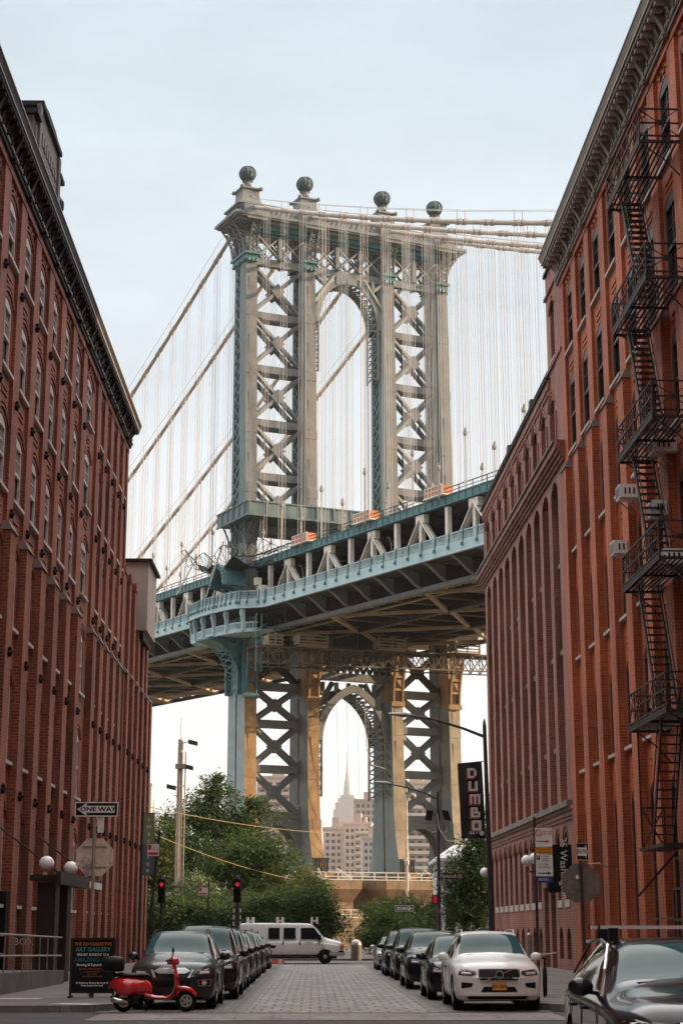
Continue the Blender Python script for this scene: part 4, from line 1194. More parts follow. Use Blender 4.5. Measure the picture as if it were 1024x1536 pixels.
# curved brackets that carry the walkway
for b in (0,):
    bk = bm_(); be = bm_()
    pts = []
    for j in range(9):
        t = j/8; s = -1.0+2.9*t; z = 39.95-1.75*(t**1.0)*(.35+.65*t) if False else 39.95-1.75*(3*t*t-2*t**3)
        pts.append((s, z))
    bk.band(pts, [(s, 40.02) for s, z in pts], b-.05, b+.05, 'xz')
    for (s0, z0), (s1, z1) in zip(pts, pts[1:]): be.bar((s0,b,z0), (s1,b,z1), .5, .08)
bkm = bk.mesh('bracket', M['steel_slate']); bem = be.mesh('flange', M['steel_tan'])
for b in nodes_:
    if not -9 < b < 13: o_ = obj('bracket', bkm, deck, B(0,b,zd(b))); obj('flange', bem, deck, B(0,b,zd(b)))
for k in range(0, len(nodes_), 4):
    b = nodes_[k]+PAN
    if not -100 < b < 60: continue
    l = dm(); l.tube([(1.4,b,42.2),(.9,b-.5,43.9),(.3,b-1.2,44.2),(-.1,b-1.7,44.15)], .06, 5); ll = l.build('walkway_lamp', M['galv'], deck)
# bulging lower gallery, scroll brackets and big corbel at the near tower leg
lg = dm()
bs = [-6.5+1.2*k for k in range(16)]
for a, b in zip(bs, bs[1:]):
    sa, sb2 = s_out(a)+.45, s_out(b)+.45
    lg.hexa([(sa,a,37.2),(.6,a,37.2),(.6,b,37.2),(sb2,b,37.2)], [(sa,a,37.45),(.6,a,37.45),(.6,b,37.45),(sb2,b,37.45)])
    lg.hexa([(sa-.1,a,37.1),(sa,a,37.1),(sb2,b,37.1),(sb2-.1,b,37.1)], [(sa-.1,a,37.55),(sa,a,37.55),(sb2,b,37.55),(sb2-.1,b,37.55)])
    lg.bar((sa-.05,a,38.25), (sb2-.05,b,38.25), .14, .14)
    for k in range(4):
        t = (k+.5)/4; lg.bar((sa+(sb2-sa)*t-.05,a+(b-a)*t,37.5), (sa+(sb2-sa)*t-.05,a+(b-a)*t,38.2), .12, .12)
lg.build('lower_gallery', M['fascia'], deck)
for b in (-5.2, -2.2, 1.0, 4.2, 7.4, 10.2):
    s = s_out(b); sc_ = dm()
    sc_.tube([(s+.1,b,39.9),(s-.02,b,39.4),(s+.18,b,38.8),(s+.22,b,38.2)], .17, 6); sc_.box(s+.1,s+.5,b-.15,b+.15,37.3,39.9)
    sc_.build('scroll_bracket', M['fascia'], deck)
cb_ = dm()
pts = [(-.0-4.2*(1-cos(t)), 30.4+6.4*sin(t)) for t in [pi/2*j/10 for j in range(11)]]
for b0 in (1.2, 4.6):
    cb_.band(pts, [(min(.2, s+.75+.0*z), min(z+.75, 37.2)) if j < 9 else (s+.1, 37.2) for j, (s, z) in enumerate(pts)], b0, b0+.35, 'xz')
    for s1, z1 in ((-1.2,35.0),(-2.4,36.2)): cb_.bar((.1,b0+.17,z1-2.2), (s1,b0+.17,z1), .22, .3)
    cb_.bar((.1,b0+.17,36.0), (-3.6,b0+.17,36.9), .22, .3); cb_.box(-.5,.15,b0,b0+.35,30.2,37.1)
for (s0, z0), (s1, z1) in zip(pts, pts[1:]):
    cb_.bar((s0,1.2,z0), (s1,4.95,z1), .12, .12); cb_.bar((s0,4.95,z0), (s1,1.2,z1), .12, .12)
    cb_.bar((s0,3.05,z0), (s1,3.05,z1), 3.8, .1) if z0 > 35.2 else None
cb_.box(-4.4, .1, 1.0, 5.1, 36.85, 37.1)
cb_.build('corbel', M['steel_teal'], deck)
for i, s in enumerate(SC):                                    # pierced consoles on the south face of each leg
    cs2 = bm_()
    pts = [(bf(31)-.15-1.5*(j/8)**1.9, 30.2+6.6*j/8) for j in range(9)]
    for e in (-HW+.05, HW-.25):
        for (b0, z0), (b1, z1) in zip(pts, pts[1:]): cs2.bar((s+e+.1,b0,z0), (s+e+.1,b1,z1), .22, .42)
    for j in (0, 2, 4, 6, 8): cs2.box(s-HW, s+HW, pts[j][0]-.15, pts[j][0]+.5, pts[j][1]-.16, pts[j][1]+.16)
    cs2.box(s-HW-.15, s+HW+.15, bf(30)-.35, bf(30)+.3, 29.7, 30.3)
    cs2.box(s-HW-.1, s-HW, bf(31)-.1, 2.9, 30.3, 37); cs2.box(s+HW, s+HW+.1, bf(31)-.1, 2.9, 30.3, 37)
    cs2.build('leg_console', M['steel_teal'] if i == 0 else M['steel_gold'], tower)
# arched shelter on the walkway beside the leg
hs = dm(); hc = (1.0, 43.5); R = 2.15
arc = [(hc[0]-R*cos(t), hc[1]+.35+R*sin(t)*1.15) for t in [pi*j/14 for j in range(15)]]
arcI = [(hc[0]-(R-.5)*cos(t), hc[1]+.35+(R-.5)*sin(t)*1.15) for t in [pi*j/14 for j in range(15)]]
hs.band(arcI, arc, -3.6, -3.0, 'yz'); hs.band([(hc[0]-(R-.28)*cos(t), hc[1]+.35+(R-.28)*sin(t)*1.15) for t in [pi*j/14 for j in range(15)]], [(hc[0]-(R-.12)*cos(t), hc[1]+.35+(R-.12)*sin(t)*1.15) for t in [pi*j/14 for j in range(15)]], -3.0, -.6, 'yz')
hs.box(-3.6, -.6, hc[0]-R-.1, hc[0]-R+.4, hc[1], hc[1]+.35); hs.box(-3.6, -.6, hc[0]+R-.4, hc[0]+R+.1, hc[1], hc[1]+.35)
hs.box(-.7, -.5, hc[0]-R, hc[0]+R, hc[1], hc[1]+1.9)
for j in range(15): hs.sphere((-3.62, arc[j][0]*.94+hc[0]*.06, arc[j][1]-.14), .13, 6, 5)
for yy in (hc[0]-R+.2, hc[0]+R-.2):
    hs.tube([(-.6,yy,41.2),(-.8,yy,42.4),(-1.8,yy,43.2),(-3.3,yy,43.5)], .14, 6); hs.box(-.75,-.5,yy-.1,yy+.1,40.3,43.5)
hs.build('arched_shelter', M['steel_teal'], deck)
nb = dm(); nb.box(-.2, .9, -4.6, -3.6, 40.3, 43.2); nb.box(-.5, .2, -3.9, -3.2, 43.3, 44.2); nb.build('control_cabinet', M['truss_white'], deck)

# ---- main cables with hangers
def cz(b):
    return 96.4+.46*b+.0005*b*b if b < 0 else 96.4-.37*b+.0005*b*b
for i, s in enumerate(SC):
    m = bm_()
    bs = [-104+4*k for k in range(26)]+[0]; be_ = [0]+[4*k+4 for k in range(40)]
    m.tube([(s, b+2.8, cz(b)) for b in bs], .28, 10); m.tube([(s, b+2.8, cz(b)) for b in be_], .28, 10)
    cab = m.build('main_cable', M['cable'], br_, smooth=True)
    r = bm_()
    for e in (-.45, .45):
        for seg in (bs, be_):
            r.tube([(s+e, b+2.8, cz(b)+1.25) for b in seg if abs(b) > 1], .03, 4)
    k = 0
    hb = [B0+PAN*j for j in range(np_+1)]
    for b in hb:
        if abs(b-2.8) < 3: continue
        if k % 2 == 0:
            for e in (-.45, .45): r.bar((s+e,b,cz(b-2.8)+.2), (s+e,b,cz(b-2.8)+1.35), .06, .06)
        k += 1
        for db in (-.55, .55): r.tube([(s, b+db-.3, cz(b+db-.3-2.8)), (s, b+db+.3, cz(b+db+.3-2.8))], .36, 8)
    r.build('cable_band', M['cable'], cab)
    for j, b in enumerate(hb):
        zc = cz(b-2.8); zb_ = (47.2 if i in (0, 3) else 46.6)+zd(b)
        if zc-zb_ < 2.5 or abs(b-2.8) < 3.2: continue
        h = bm_()
        for db in (-.55, .55):
            for e in (-.16, .16): h.tube([(s+e, b+db, cz(b+db-2.8)), (s+e, b+db, zb_)], .027, 4, False)
        h.build('suspender', M['rope'], cab, recalc=False)
        h = bm_(); zs = zb_+(3.0 if j % 2 else 5.6)
        h.sphere((s, b, zs), .26, 6, 5, (1,1.1,1.3)); h.bar((s-.3,b-.5,zs+.3),(s+.3,b+.5,zs+.3),.16,.2)
        h.tube([(s, b, zs), (s, b, zb_-.4)], .055, 6)
        h.build('socket', M['cable'], cab)

# ---- masonry pier
pr = bm_(); 
def pbox(x0,x1,y0,y1,z0,z1): pr.box(x0,x1,y0,y1,z0,z1)
pbox(-4.5, 11.6, -5.5, 12, -1, 6.6); pbox(16.0, 34.5, -5.5, 12, -1, 6.6); pbox(11.6, 16.0, -1.2, 10, -1, 6.8)
for x0, x1 in ((-5.2,12.2),(15.4,35.2)):
    pr.hexa([(x0+.9,-5.4,4.9),(x1-.9,-5.4,4.9),(x1-.9,12.2,4.9),(x0+.9,12.2,4.9)], [(x0,-6.6,6.6),(x1,-6.6,6.6),(x1,12.6,6.6),(x0,12.6,6.6)])
    pbox(x0,x1,-6.6,12.6,6.6,7.6)
pbox(12.2, 15.4, -2.0, 11, 6.8, 7.4)
pbox(-6.5, 36, -9, 13, -1, 3.2)
pbox(-5.4, 12.4, -7.4, 12, 3.2, 4.3); pbox(15.2, 35, -7.4, 12, 3.2, 4.3)
for s in SC: pbox(s-1.6, s+1.6, -4.2, 10, 7.6, 8.5)
pr.build('pier', M['pier'], br_)
ft = bm_()
for s in SC:
    for e in range(6): ft.bar((s-.85+.34*e,bf(8.6)-.25,8.5), (s-.85+.34*e,bf(8.6)-.15,10.2), .13, .3)
    ft.box(s-1.1, s+1.1, bf(8.6)-.6, bf(8.6)+.3, 8.5, 8.75); ft.box(s-1.0, s+1.0, bf(8.6)-.5, bf(8.6)+.2, 10.2, 10.4)
    ft.box(s-HW, s+HW, bf(8.5), bb_(8.5), 8.4, 8.7)
ft.build('leg_shoe', M['pole_dark'], tower)
pl = bm_()
def rail(x0, x1, y, z, n):
    for zz in (.45, .95): pl.bar((x0,y,z+zz), (x1,y,z+zz), .09, .09)
    pl.box(x0, x1, y-.1, y+.1, z+.05, z+.14)
    for k in range(n+1): pl.bar((x0+(x1-x0)*k/n,y,z), (x0+(x1-x0)*k/n,y,z+1.0), .09, .09)
rail(-5, 36, -6.4, 7.6, 26); rail(8, 22, -8.8, 3.2, 9)
for s in SC:
    for e in (-1.2, 1.2): pl.bar((s+e*1.6,-5.8,7.7), (s+e,-3.4,8.9), .12, .5)
pl.build('pier_railing', M['white'], br_)

# ---- things standing on or hung from the bridge
for lab, b0, b1 in (('orange boarded hoist cradle on the upper deck beside the tower gallery', -14.0, -10.2), ('orange boarded hoist cradle on the upper deck in front of the third tower leg', -29.2, -25.6), ('orange boarded hoist cradle on the upper deck nearest the brown building', -44.4, -41.0)):
    t = thing('hoist_cradle', lab, 'cradle', (-8.54,205,0), 0, 'orange cradles along the upper deck')
    m = dm(); L = b1-b0
    m.box(1.2, 1.28, b0, b1, 47.45, 48.4); m.box(2.3, 2.38, b0, b1, 47.45, 48.4); m.box(1.28, 2.3, b0, b0+.08, 47.45, 48.4); m.box(1.28, 2.3, b1-.08, b1, 47.45, 48.4)
    m.build('boards', M['orange_board'], t)
    m = dm()
    for k in range(6): m.box(1.14, 1.2, b0+L*k/5-.06, b0+L*k/5+.06, 47.3, 48.5)
    for zz in (47.4, 47.92, 48.42): m.box(1.13, 1.2, b0, b1, zz-.05, zz+.05)
    m.box(1.1, 2.4, b0-.3, b1+.3, 47.28, 47.42)
    m.build('frame', M['truss_white'], t)
M['scaffold'] = paint('scaffold_steel', (.17,.145,.115), .6, .2, var=.4)
wp = thing('work_platform', 'latticed scaffold platform hung under the deck in front of the tower legs', 'scaffold', (-8.54,205,0))
m = bm_()
for bq in (-9.0, -6.2):
    for zz in (32.6, 34.6): m.bar((-2.6,bq,zz+.0), (33,bq,zz+.9), .16, .16)
    for k in range(26):
        x0 = -2.6+35.6*k/26; x1 = x0+35.6/26; o0, o1 = .9*k/26, .9*(k+1)/26
        m.bar((x0,bq,32.6+o0), (x1,bq,34.6+o1), .08, .08); m.bar((x0,bq,34.6+o0), (x1,bq,32.6+o1), .08, .08); m.bar((x0,bq,32.6+o0), (x0,bq,34.6+o0), .09, .09)
        m.bar((x0,-9,32.6+o0), (x1,-6.2,32.6+o1), .08, .08)
m.build('truss', M['scaffold'], wp)
m = bm_(); m.hexa([(-2.6,-9,34.65),(33,-9,35.55),(33,-6.2,35.55),(-2.6,-6.2,34.65)], [(-2.6,-9,34.75),(33,-9,35.65),(33,-6.2,35.65),(-2.6,-6.2,34.75)]); m.build('planking', M['under'], wp)
M['ply'] = paint('plywood', (.42,.32,.22), .8, var=.3)
for x0, x1, b0 in ((-1.0,.8,-8.6),(2.5,6.2,-9.6),(13.0,16.5,-9.6),(23.5,26.8,-9.6)):
    m = bm_(); o = .9*(x0+2.6)/35.6
    for zz in (35.0,35.35,35.75,36.1): m.box(x0, x1, b0, b0+.08, zz+o-.1, zz+o+.06)
    for x in (x0, (x0+x1)/2, x1): m.box(x-.07, x+.07, b0-.03, b0+.1, 34.7+o, 36.4+o)
    m.box(x0, x1, b0, b0+1.6, 34.75+o, 34.85+o); m.box(x0, x0+.08, b0, b0+1.6, 35.0+o, 36.1+o)
    m.build('enclosure', M['ply'] if x0 > -.5 or True else M['galv'], wp)
m = bm_()
for k in range(9): m.bar((-2.6,-8.6+.0*k,33+.4*k), (-1.9,-8.6,33+.4*k), .08, .1)
for x in (-2.6,-1.9): m.bar((x,-8.6,31.6), (x,-8.6,38.6), .12, .12)
for zz in (33.4, 35.0, 36.6): m.bar((-2.6,-8.6,zz), (-.4,-6.8,zz+1.2), .12, .12)
for k in range(10): m.bar((-2.4+3.4*k,-7.5,35+.09*k), (-2.4+3.4*k,-7.5,38.4), .07, .07)
m.build('ladder', M['steel_teal'], wp)
m = bm_()
for x in (11.2, 12.6, 14.0, 15.4): m.tube([(x,-2,34),(x+.05,-2,28),(x+.4,-1.8,20),(x+.9,-1.5,9)], .022, 4)
m.tube([(15.6,-1,30),(15.8,-1,24),(16.6,-1,22),(18.6,-.6,21.6)], .05, 4)
m.build('rope', M['rope'], wp)
nt_ = thing('debris_net', 'torn dark debris net slung round the tower leg above the arched shelter', 'net', (-8.54,205,0))
m = dm(); n = 14; rows = []
for j in range(7):
    rows.append([(-4.2+1.15*j*.9, -9+1.55*k, 46.4+1.9*((k/13-.5)*2)**2 + .5*sin(k*1.7+j) + (1.2 if j == 0 else 0) - .7*sin(j/6*pi)) for k in range(n)])
for r0, r1 in zip(rows, rows[1:]):
    for k in range(n-1):
        m.bar(r0[k], r0[k+1], .06, .06); m.bar(r0[k], r1[k], .06, .06); m.bar(r0[k], r1[k+1], .04, .04); m.bar(r0[k+1], r1[k], .04, .04)
M['net'] = flat('dark_net', (.03,.028,.03), .9)
m.build('mesh', M['net'], nt_)
m = dm()
for k in range(4, 11):
    for r0, r1 in ((rows[1], rows[2]), (rows[2], rows[3]), (rows[3], rows[4])): m.add([r0[k], r0[k+1], r1[k+1], r1[k]], [(0,1,2,3)])
fo = m.build('fold', M['net'], nt_, recalc=False); fo.modifiers.new('thickness', 'SOLIDIFY').thickness = .03
m = dm(); m.bar((-4.0,-2,48.8), (-3.4,4.5,42.6), .14, .14); m.bar((-4.4,6,47.4), (-3.8,13,44.0), .12, .12); m.bar((-4.4,9.4,45.2),(-4.4,8.6,48.6),.1,.1); m.build('strut', M['truss_white'], nt_)
# ------------------------------------------------------------------ vehicles
def pchip(t, y, tq):
    t = np.asarray(t, float); y = np.asarray(y, float); h = np.diff(t); d = np.diff(y, axis=0)/h[:,None]
    m = np.zeros_like(y); m[0] = d[0]; m[-1] = d[-1]
    for i in range(1, len(t)-1):
        a, b = d[i-1], d[i]; w1, w2 = 2*h[i]+h[i-1], h[i]+2*h[i-1]
        ok = a*b > 0
        den = np.where(ok, w1/np.where(ok, a, 1)+w2/np.where(ok, b, 1), 1)
        m[i] = np.where(ok, (w1+w2)/den, 0)
    k = np.clip(np.searchsorted(t, tq, side='right')-1, 0, len(t)-2)
    u = ((tq-t[k])/h[k])[:,None]; hh = h[k][:,None]
    return ((2*u**3-3*u**2+1)*y[k]+(u**3-2*u**2+u)*hh*m[k]+(-2*u**3+3*u**2)*y[k+1]+(u**3-u**2)*hh*m[k+1])
# ring of a body section: fractions of (half width, height) listed from sill to roof centre
def car_surface(st, plan, nu=5, nv=(2,2,3,3,2,5,2,3)):
    """st: list of (y, zbot, zbelt, wbody, ztop, wtop) -> dense grid of points of the right half; returns grid[u][v] and u/v station params"""
    R = []
    for (y, zb, zs, w, zt, wt) in st:
        hgt = zs-zb
        ring = [(0, zb), (w*.86, zb), (w*.965, zb+.10), (w, zb+hgt*.45), (w*.985, zs-.06), (w*.945, zs), (wt, zt-.045 if zt-zs > .12 else zt-.02), (wt*.80, zt-.005), (0, zt+.02)]
        R.append([(x, y+plan(y)*(x/w)**2 if w else y, z) for x, z in ring])
    R = np.array(R)
    c = R.mean(axis=1); t = np.concatenate([[0], np.cumsum(np.maximum(np.linalg.norm(np.diff(R[:,5:7].mean(axis=1), axis=0), axis=1), .05))])
    ks = []; us = []
    for i in range(len(t)-1):
        n = max(2, int((t[i+1]-t[i])/.11))
        for j in range(n): ks.append(t[i]+(t[i+1]-t[i])*j/n); us.append(i+j/n)
    ks.append(t[-1]); us.append(len(t)-1.)
    ks = np.array(ks)
    G = np.stack([pchip(t, R[:,v], ks) for v in range(9)], axis=1)
    vq = []
    for v in range(8):
        for j in range(nv[v]): vq.append(v+j/nv[v])
    vq.append(8.)
    vq = np.array(vq); tv = np.arange(9.)
    out = np.stack([pchip(tv, G[i], vq) for i in range(len(ks))])
    return out, np.array(us), vq
def make_body(st, plan, wheels, wr, windows, glass_front, glass_rear):
    """windows: list of (u0,u1) ranges along the side; returns body MB-like data and glass data"""
    P, us, vq = car_surface(st, plan)
    nu, nv = P.shape[:2]
    body = MB(); front = MB(); rear = MB(); side = {(i, sg): MB() for i in range(len(windows)) for sg in (1, -1)}
    def cls(i, j):
        u = (us[i]+us[i+1])/2; v = (vq[j]+vq[j+1])/2
        if 5.12 < v < 5.92:
            for wi, (a, b) in enumerate(windows):
                if a < u < b: return ('s', wi)
        if v > 6.05 or (v > 5.9 and False):
            if glass_front[0] < u < glass_front[1]: return 'f'
            if glass_rear and glass_rear[0] < u < glass_rear[1]: return 'r'
        return 'b'
    for sgn in (1, -1):
        Q = P.copy(); Q[:,:,0] *= sgn
        # wheel arches: drop faces inside, snap rim vertices to the circle
        ins = np.zeros((nu, nv), bool)
        for wy, wz in wheels:
            d = np.hypot(Q[:,:,1]-wy, Q[:,:,2]-wz)
            low = (np.abs(Q[:,:,0]) > .55)
            ins |= (d < wr) & low
        f_in = ins[:-1,:-1] & ins[1:,:-1] & ins[:-1,1:] & ins[1:,1:]
        for wy, wz in wheels:
            for i in range(nu):
                for j in range(nv):
                    if ins[i,j]:
                        nb = [(i+a, j+b) for a in (-1,0,1) for b in (-1,0,1)]
                        if any(0 <= a < nu and 0 <= b < nv and not ins[a,b] for a, b in nb):
                            dy, dz = Q[i,j,1]-wy, Q[i,j,2]-wz; d = hypot(dy, dz)
                            if 0.02 < d < wr and dz > -.1: Q[i,j,1] = wy+dy/d*wr; Q[i,j,2] = wz+dz/d*wr
        for key, mb in [('b', body), ('f', front), ('r', rear)]+[(('s', i), side[i, sgn]) for i in range(len(windows))]:
            idx = {}; vs = []; fs = []
            for i in range(nu-1):
                for j in range(nv-1):
                    if f_in[i,j] and vq[j] < 4.9: continue
                    if cls(i,j) != key: continue
                    q = []
                    for a, b in ((i,j),(i+1,j),(i+1,j+1),(i,j+1)):
                        if (a,b) not in idx: idx[a,b] = len(vs); vs.append(tuple(Q[a,b]))
                        q.append(idx[a,b])
                    fs.append(tuple(q if sgn > 0 else q[::-1]))
            if fs: mb.add(vs, fs)
    # close the nose and tail
    for e, sg in ((0, -1), (nu-1, 1)):
        ring = P[e]
        n = 6
        rows = []
        for v in range(nv):
            rows.append([(ring[v,0]*(1-2*k/(2*n)) , ring[v,1]+0*k, ring[v,2]) for k in range(2*n+1)])
            rows[-1] = [(x, ring[v,1]-plan(st[0][0] if e == 0 else st[-1][0])*((ring[v,0]/max(.01,max(abs(ring[:,0]))))**2-(x/max(.01,max(abs(ring[:,0]))))**2) + sg*.0, z) for x, y, z in rows[-1]]
        vs = [p for r in rows for p in r]; m = 2*n+1
        body.add(vs, [(a*m+k, a*m+k+1, (a+1)*m+k+1, (a+1)*m+k) for a in range(nv-1) for k in range(m-1)])
    return body, side, front, rear
def weld(me, d=.004):
    bm = bmesh.new(); bm.from_mesh(me); bmesh.ops.remove_doubles(bm, verts=bm.verts, dist=d)
    bmesh.ops.recalc_face_normals(bm, faces=bm.faces); bm.to_mesh(me); bm.free()
def bvh_of(me):
    return BVHTree.FromPolygons([v.co.copy() for v in me.vertices], [tuple(p.vertices) for p in me.polygons])
def front_patch(mb, bvh, poly, off=.012, th=.03, frm=-3, n=10):
    """a flat outline in (x,z) laid onto the nose of the body as a thin shell"""
    xs = [p[0] for p in poly]; cx = sum(xs)/len(xs); cz = sum(p[1] for p in poly)/len(poly)
    # densify outline
    L = []
    for (x0,z0),(x1,z1) in zip(poly, poly[1:]+poly[:1]):
        k = max(1, int(hypot(x1-x0,z1-z0)/.12))
        for j in range(k): L.append((x0+(x1-x0)*j/k, z0+(z1-z0)*j/k))
    def hit(x, z):
        h = bvh.ray_cast(Vector((x, frm, z)), Vector((0, 1 if frm < 2 else -1, 0)))
        return h[0].y if h[0] else None
    rings = []
    for f in (1, .66, .33):
        rings.append([(cx+(x-cx)*f, cz+(z-cz)*f) for x, z in L])
    pts = [p for r in rings for p in r]+[(cx, cz)]
    ys = [hit(*p) for p in pts]; good = [y for y in ys if y is not None]
    if not good: return
    md = sorted(good)[len(good)//2]
    ys = [y if y is not None and abs(y-md) < .5 else md for y in ys]
    s = -1 if frm < 2 else 1
    n = len(L)
    fr = [(p[0], y+s*off, p[1]) for p, y in zip(pts, ys)]; bk = [(p[0], y-s*th, p[1]) for p, y in zip(pts[:n], ys[:n])]
    fs = []
    for r in range(2):
        for k in range(n): fs.append((r*n+k, r*n+(k+1)%n, (r+1)*n+(k+1)%n, (r+1)*n+k))
    for k in range(n): fs.append((2*n+k, 2*n+(k+1)%n, 3*n))
    o = len(fr)
    for k in range(n): fs.append((k, o+k, o+(k+1)%n, (k+1)%n))
    mb.add(fr+bk, fs)
def wheel(parent, x, y, r, w, sgn, rim_m='alloy', spokes=5):
    t = MB()
    t.lathe([(r*.62,-w/2),(r*.93,-w/2),(r,-w/2+.04),(r,w/2-.04),(r*.93,w/2),(r*.62,w/2)], (0,0,0), 28, 'x')
    m = MB(); f = w/2*sgn
    m.lathe([(r*.66,-w/2+.01),(r*.66,w/2-.01)], (0,0,0), 24, 'x')
    wh = m.build('wheel', M['black_plastic'], parent, smooth=True, loc=(x, y, r))
    t.build('tyre', M['rubber'], wh, smooth=True)
    k = MB()
    for j in range(spokes):
        a = 2*pi*j/spokes+.3
        for e in (-.09, .09): k.bar((f*.98,.05*r*cos(a),.05*r*sin(a)), (f*.9,.62*r*cos(a+e),.62*r*sin(a+e)), .05*r/.33, .03, (1,0,0))
    n = 24
    k.band([(r*.58*cos(2*pi*i/n), r*.58*sin(2*pi*i/n)) for i in range(n+1)], [(r*.66*cos(2*pi*i/n), r*.66*sin(2*pi*i/n)) for i in range(n+1)], f*.8, f*1.0, 'yz')
    k.lathe([(r*.16,0),(r*.12,.03)], (f*.95,0,0), 10, 'x')
    k.build('rim', M[rim_m], wh)
def car(name, label, cat, x, y, kind, paint_m, group=None, rz=0, w=.93, roof=None, plate=None, face='plain', rails=True, L=None, lamp='lamp_lens', tint=False):
    """kind suv / sedan / hatch; the nose is at local y=0 and points to -y"""
    root = thing(name, label, cat, (x, y, 0), rz, group)
    if kind == 'suv':
        H = roof or 1.66; L = L or 4.7; wr = .37
        st = [(0.02,.30,.62,w*.86,.70,w*.74),(0.10,.24,.72,w*.93,.86,w*.76),(0.26,.22,.84,w*.97,.98,w*.78),(.62,.22,.92,w*.99,1.045,w*.80),(1.32,.22,.99,w,1.13,w*.80),
              (1.50,.22,1.0,w,1.19,w*.79),(2.12,.22,1.02,w,H-.06,w*.66),(2.45,.22,1.03,w,H-.005,w*.66),(3.3,.22,1.05,w,H,w*.65),(L-.72,.24,1.07,w*.99,H-.05,w*.62),(L-.42,.26,1.06,w*.98,H-.16,w*.62),(L-.16,.30,1.02,w*.95,1.12,w*.70),(L,.34,.88,w*.86,.98,w*.66)]
        fw, rw_, axf, axr = (5,6), (9.3,10.6), .93, L-.98
        wins = [(5.55,7.05),(7.18,8.35),(8.5,9.35)]
    elif kind == 'sedan':
        H = roof or 1.44; L = L or 4.7; wr = .34
        st = [(0.02,.28,.55,w*.86,.60,w*.74),(0.10,.22,.62,w*.93,.72,w*.76),(0.26,.2,.70,w*.97,.80,w*.78),(.62,.2,.78,w*.99,.88,w*.80),(1.36,.2,.86,w,.96,w*.78),
              (1.50,.2,.88,w,1.02,w*.78),(2.25,.2,.90,w,H-.05,w*.62),(2.55,.2,.91,w,H-.003,w*.61),(3.1,.2,.92,w,H-.01,w*.60),(3.5,.2,.93,w,H-.09,w*.60),(L-.62,.22,.94,w*.98,1.03,w*.66),(L-.16,.26,.9,w*.95,.99,w*.68),(L,.3,.75,w*.86,.85,w*.64)]
        fw, rw_, axf, axr = (5,6), (9,10), .92, L-.98
        wins = [(5.55,7.2),(7.35,9.2)]
    else:
        H = roof or 1.55; L = L or 4.05; wr = .34
        st = [(0.02,.28,.58,w*.86,.64,w*.74),(0.09,.22,.66,w*.93,.78,w*.76),(0.22,.2,.76,w*.97,.88,w*.78),(.5,.2,.84,w*.99,.96,w*.80),(.95,.2,.91,w,1.04,w*.78),
              (1.10,.2,.93,w,1.10,w*.78),(1.80,.2,.95,w,H-.05,w*.64),(2.1,.2,.96,w,H,w*.63),(2.8,.2,.98,w,H-.02,w*.62),(L-.5,.22,1.0,w*.98,H-.10,w*.60),(L-.3,.24,1.0,w*.97,H-.22,w*.61),(L-.12,.28,.95,w*.94,1.02,w*.66),(L,.32,.8,w*.86,.9,w*.62)]
        fw, rw_, axf, axr = (5,6), (9.3,10.6), .80, L-.72
        wins = [(5.55,7.1),(7.25,9.1)]
    plan = lambda yy: .20*max(0, 1-yy/.7)**1.5 - .14*max(0, 1-(L-yy)/.6)**1.5
    wz = wr-.015
    b, s, f, r = make_body(st, plan, [(axf, wz),(axr, wz)], wr+.055, wins, fw, rw_)
    me = b.mesh('body', M[paint_m]); weld(me); smooth_by_angle(me, 38)
    bo = obj('body', me, root); bvh = bvh_of(me)
    for mb, nm, mt in [(q_, 'side_window', 'tint_glass') for q_ in s.values()]+[(f, 'windscreen', 'tint_glass' if tint else 'auto_glass'), (r, 'rear_window', 'tint_glass')]:
        if not mb.v: continue
        g = mb.mesh(nm, M[mt]); weld(g); smooth_by_angle(g, 50); obj(nm, g, root)
    inn = MB(); inn.box(-w*.80, w*.80, axf-.45, axr+.45, .23, .62); inn.box(-w*.62, w*.62, .5, L-.4, .2, .5); inn.build('underbody', M['black_plastic'], root)
    ww = .225
    for sg in (-1, 1):
        for ay in (axf, axr): wheel(root, sg*(w-ww/2-.015), ay, wr-.01, ww, sg)
    zh = {'suv':.80, 'sedan':.64, 'hatch':.72}[kind]
    # lamps
    for sg in (-1, 1):
        h = MB(); front_patch(h, bvh, [(sg*w*.50,zh-.03),(sg*w*.62,zh-.07),(sg*w*.90,zh-.05),(sg*w*.93,zh+.05),(sg*w*.84,zh+.075),(sg*w*.52,zh+.035)], .012)
        hl = h.build('headlight', M['lamp_dark'], root)
        h = MB(); front_patch(h, bvh, [(sg*w*.62,zh-.045),(sg*w*.84,zh-.035),(sg*w*.84,zh+.02),(sg*w*.62,zh+.01)], .02); h.build('lens', M[lamp], hl)
        m = MB(); mx = sg*(w+.10); my = 1.95 if kind != 'hatch' else 1.5; mz = st[6][2]+.09
        m.sphere((mx, my, mz), .13, 12, 8, (1.0,.6,.72)); m.bar((sg*(w*.90),my+.03,mz-.07),(mx,my,mz-.04),.06,.04)
        m.build('wing_mirror', M[paint_m], root, smooth=True)
        d = MB()
        for yy in (1.62, 2.72, 3.55):
            if yy < L-1: d.box(sg*(w+.001)-.004, sg*(w+.001)+.004, yy-.006, yy+.006, .42, st[6][2]-.08)
        for yy in (2.5, 3.4): d.box(sg*(w+.012)-.014, sg*(w+.012)+.014, yy-.1, yy+.1, st[6][2]-.15, st[6][2]-.12)
        d.build('door_trim', M['black_plastic'], root)
    g = MB()
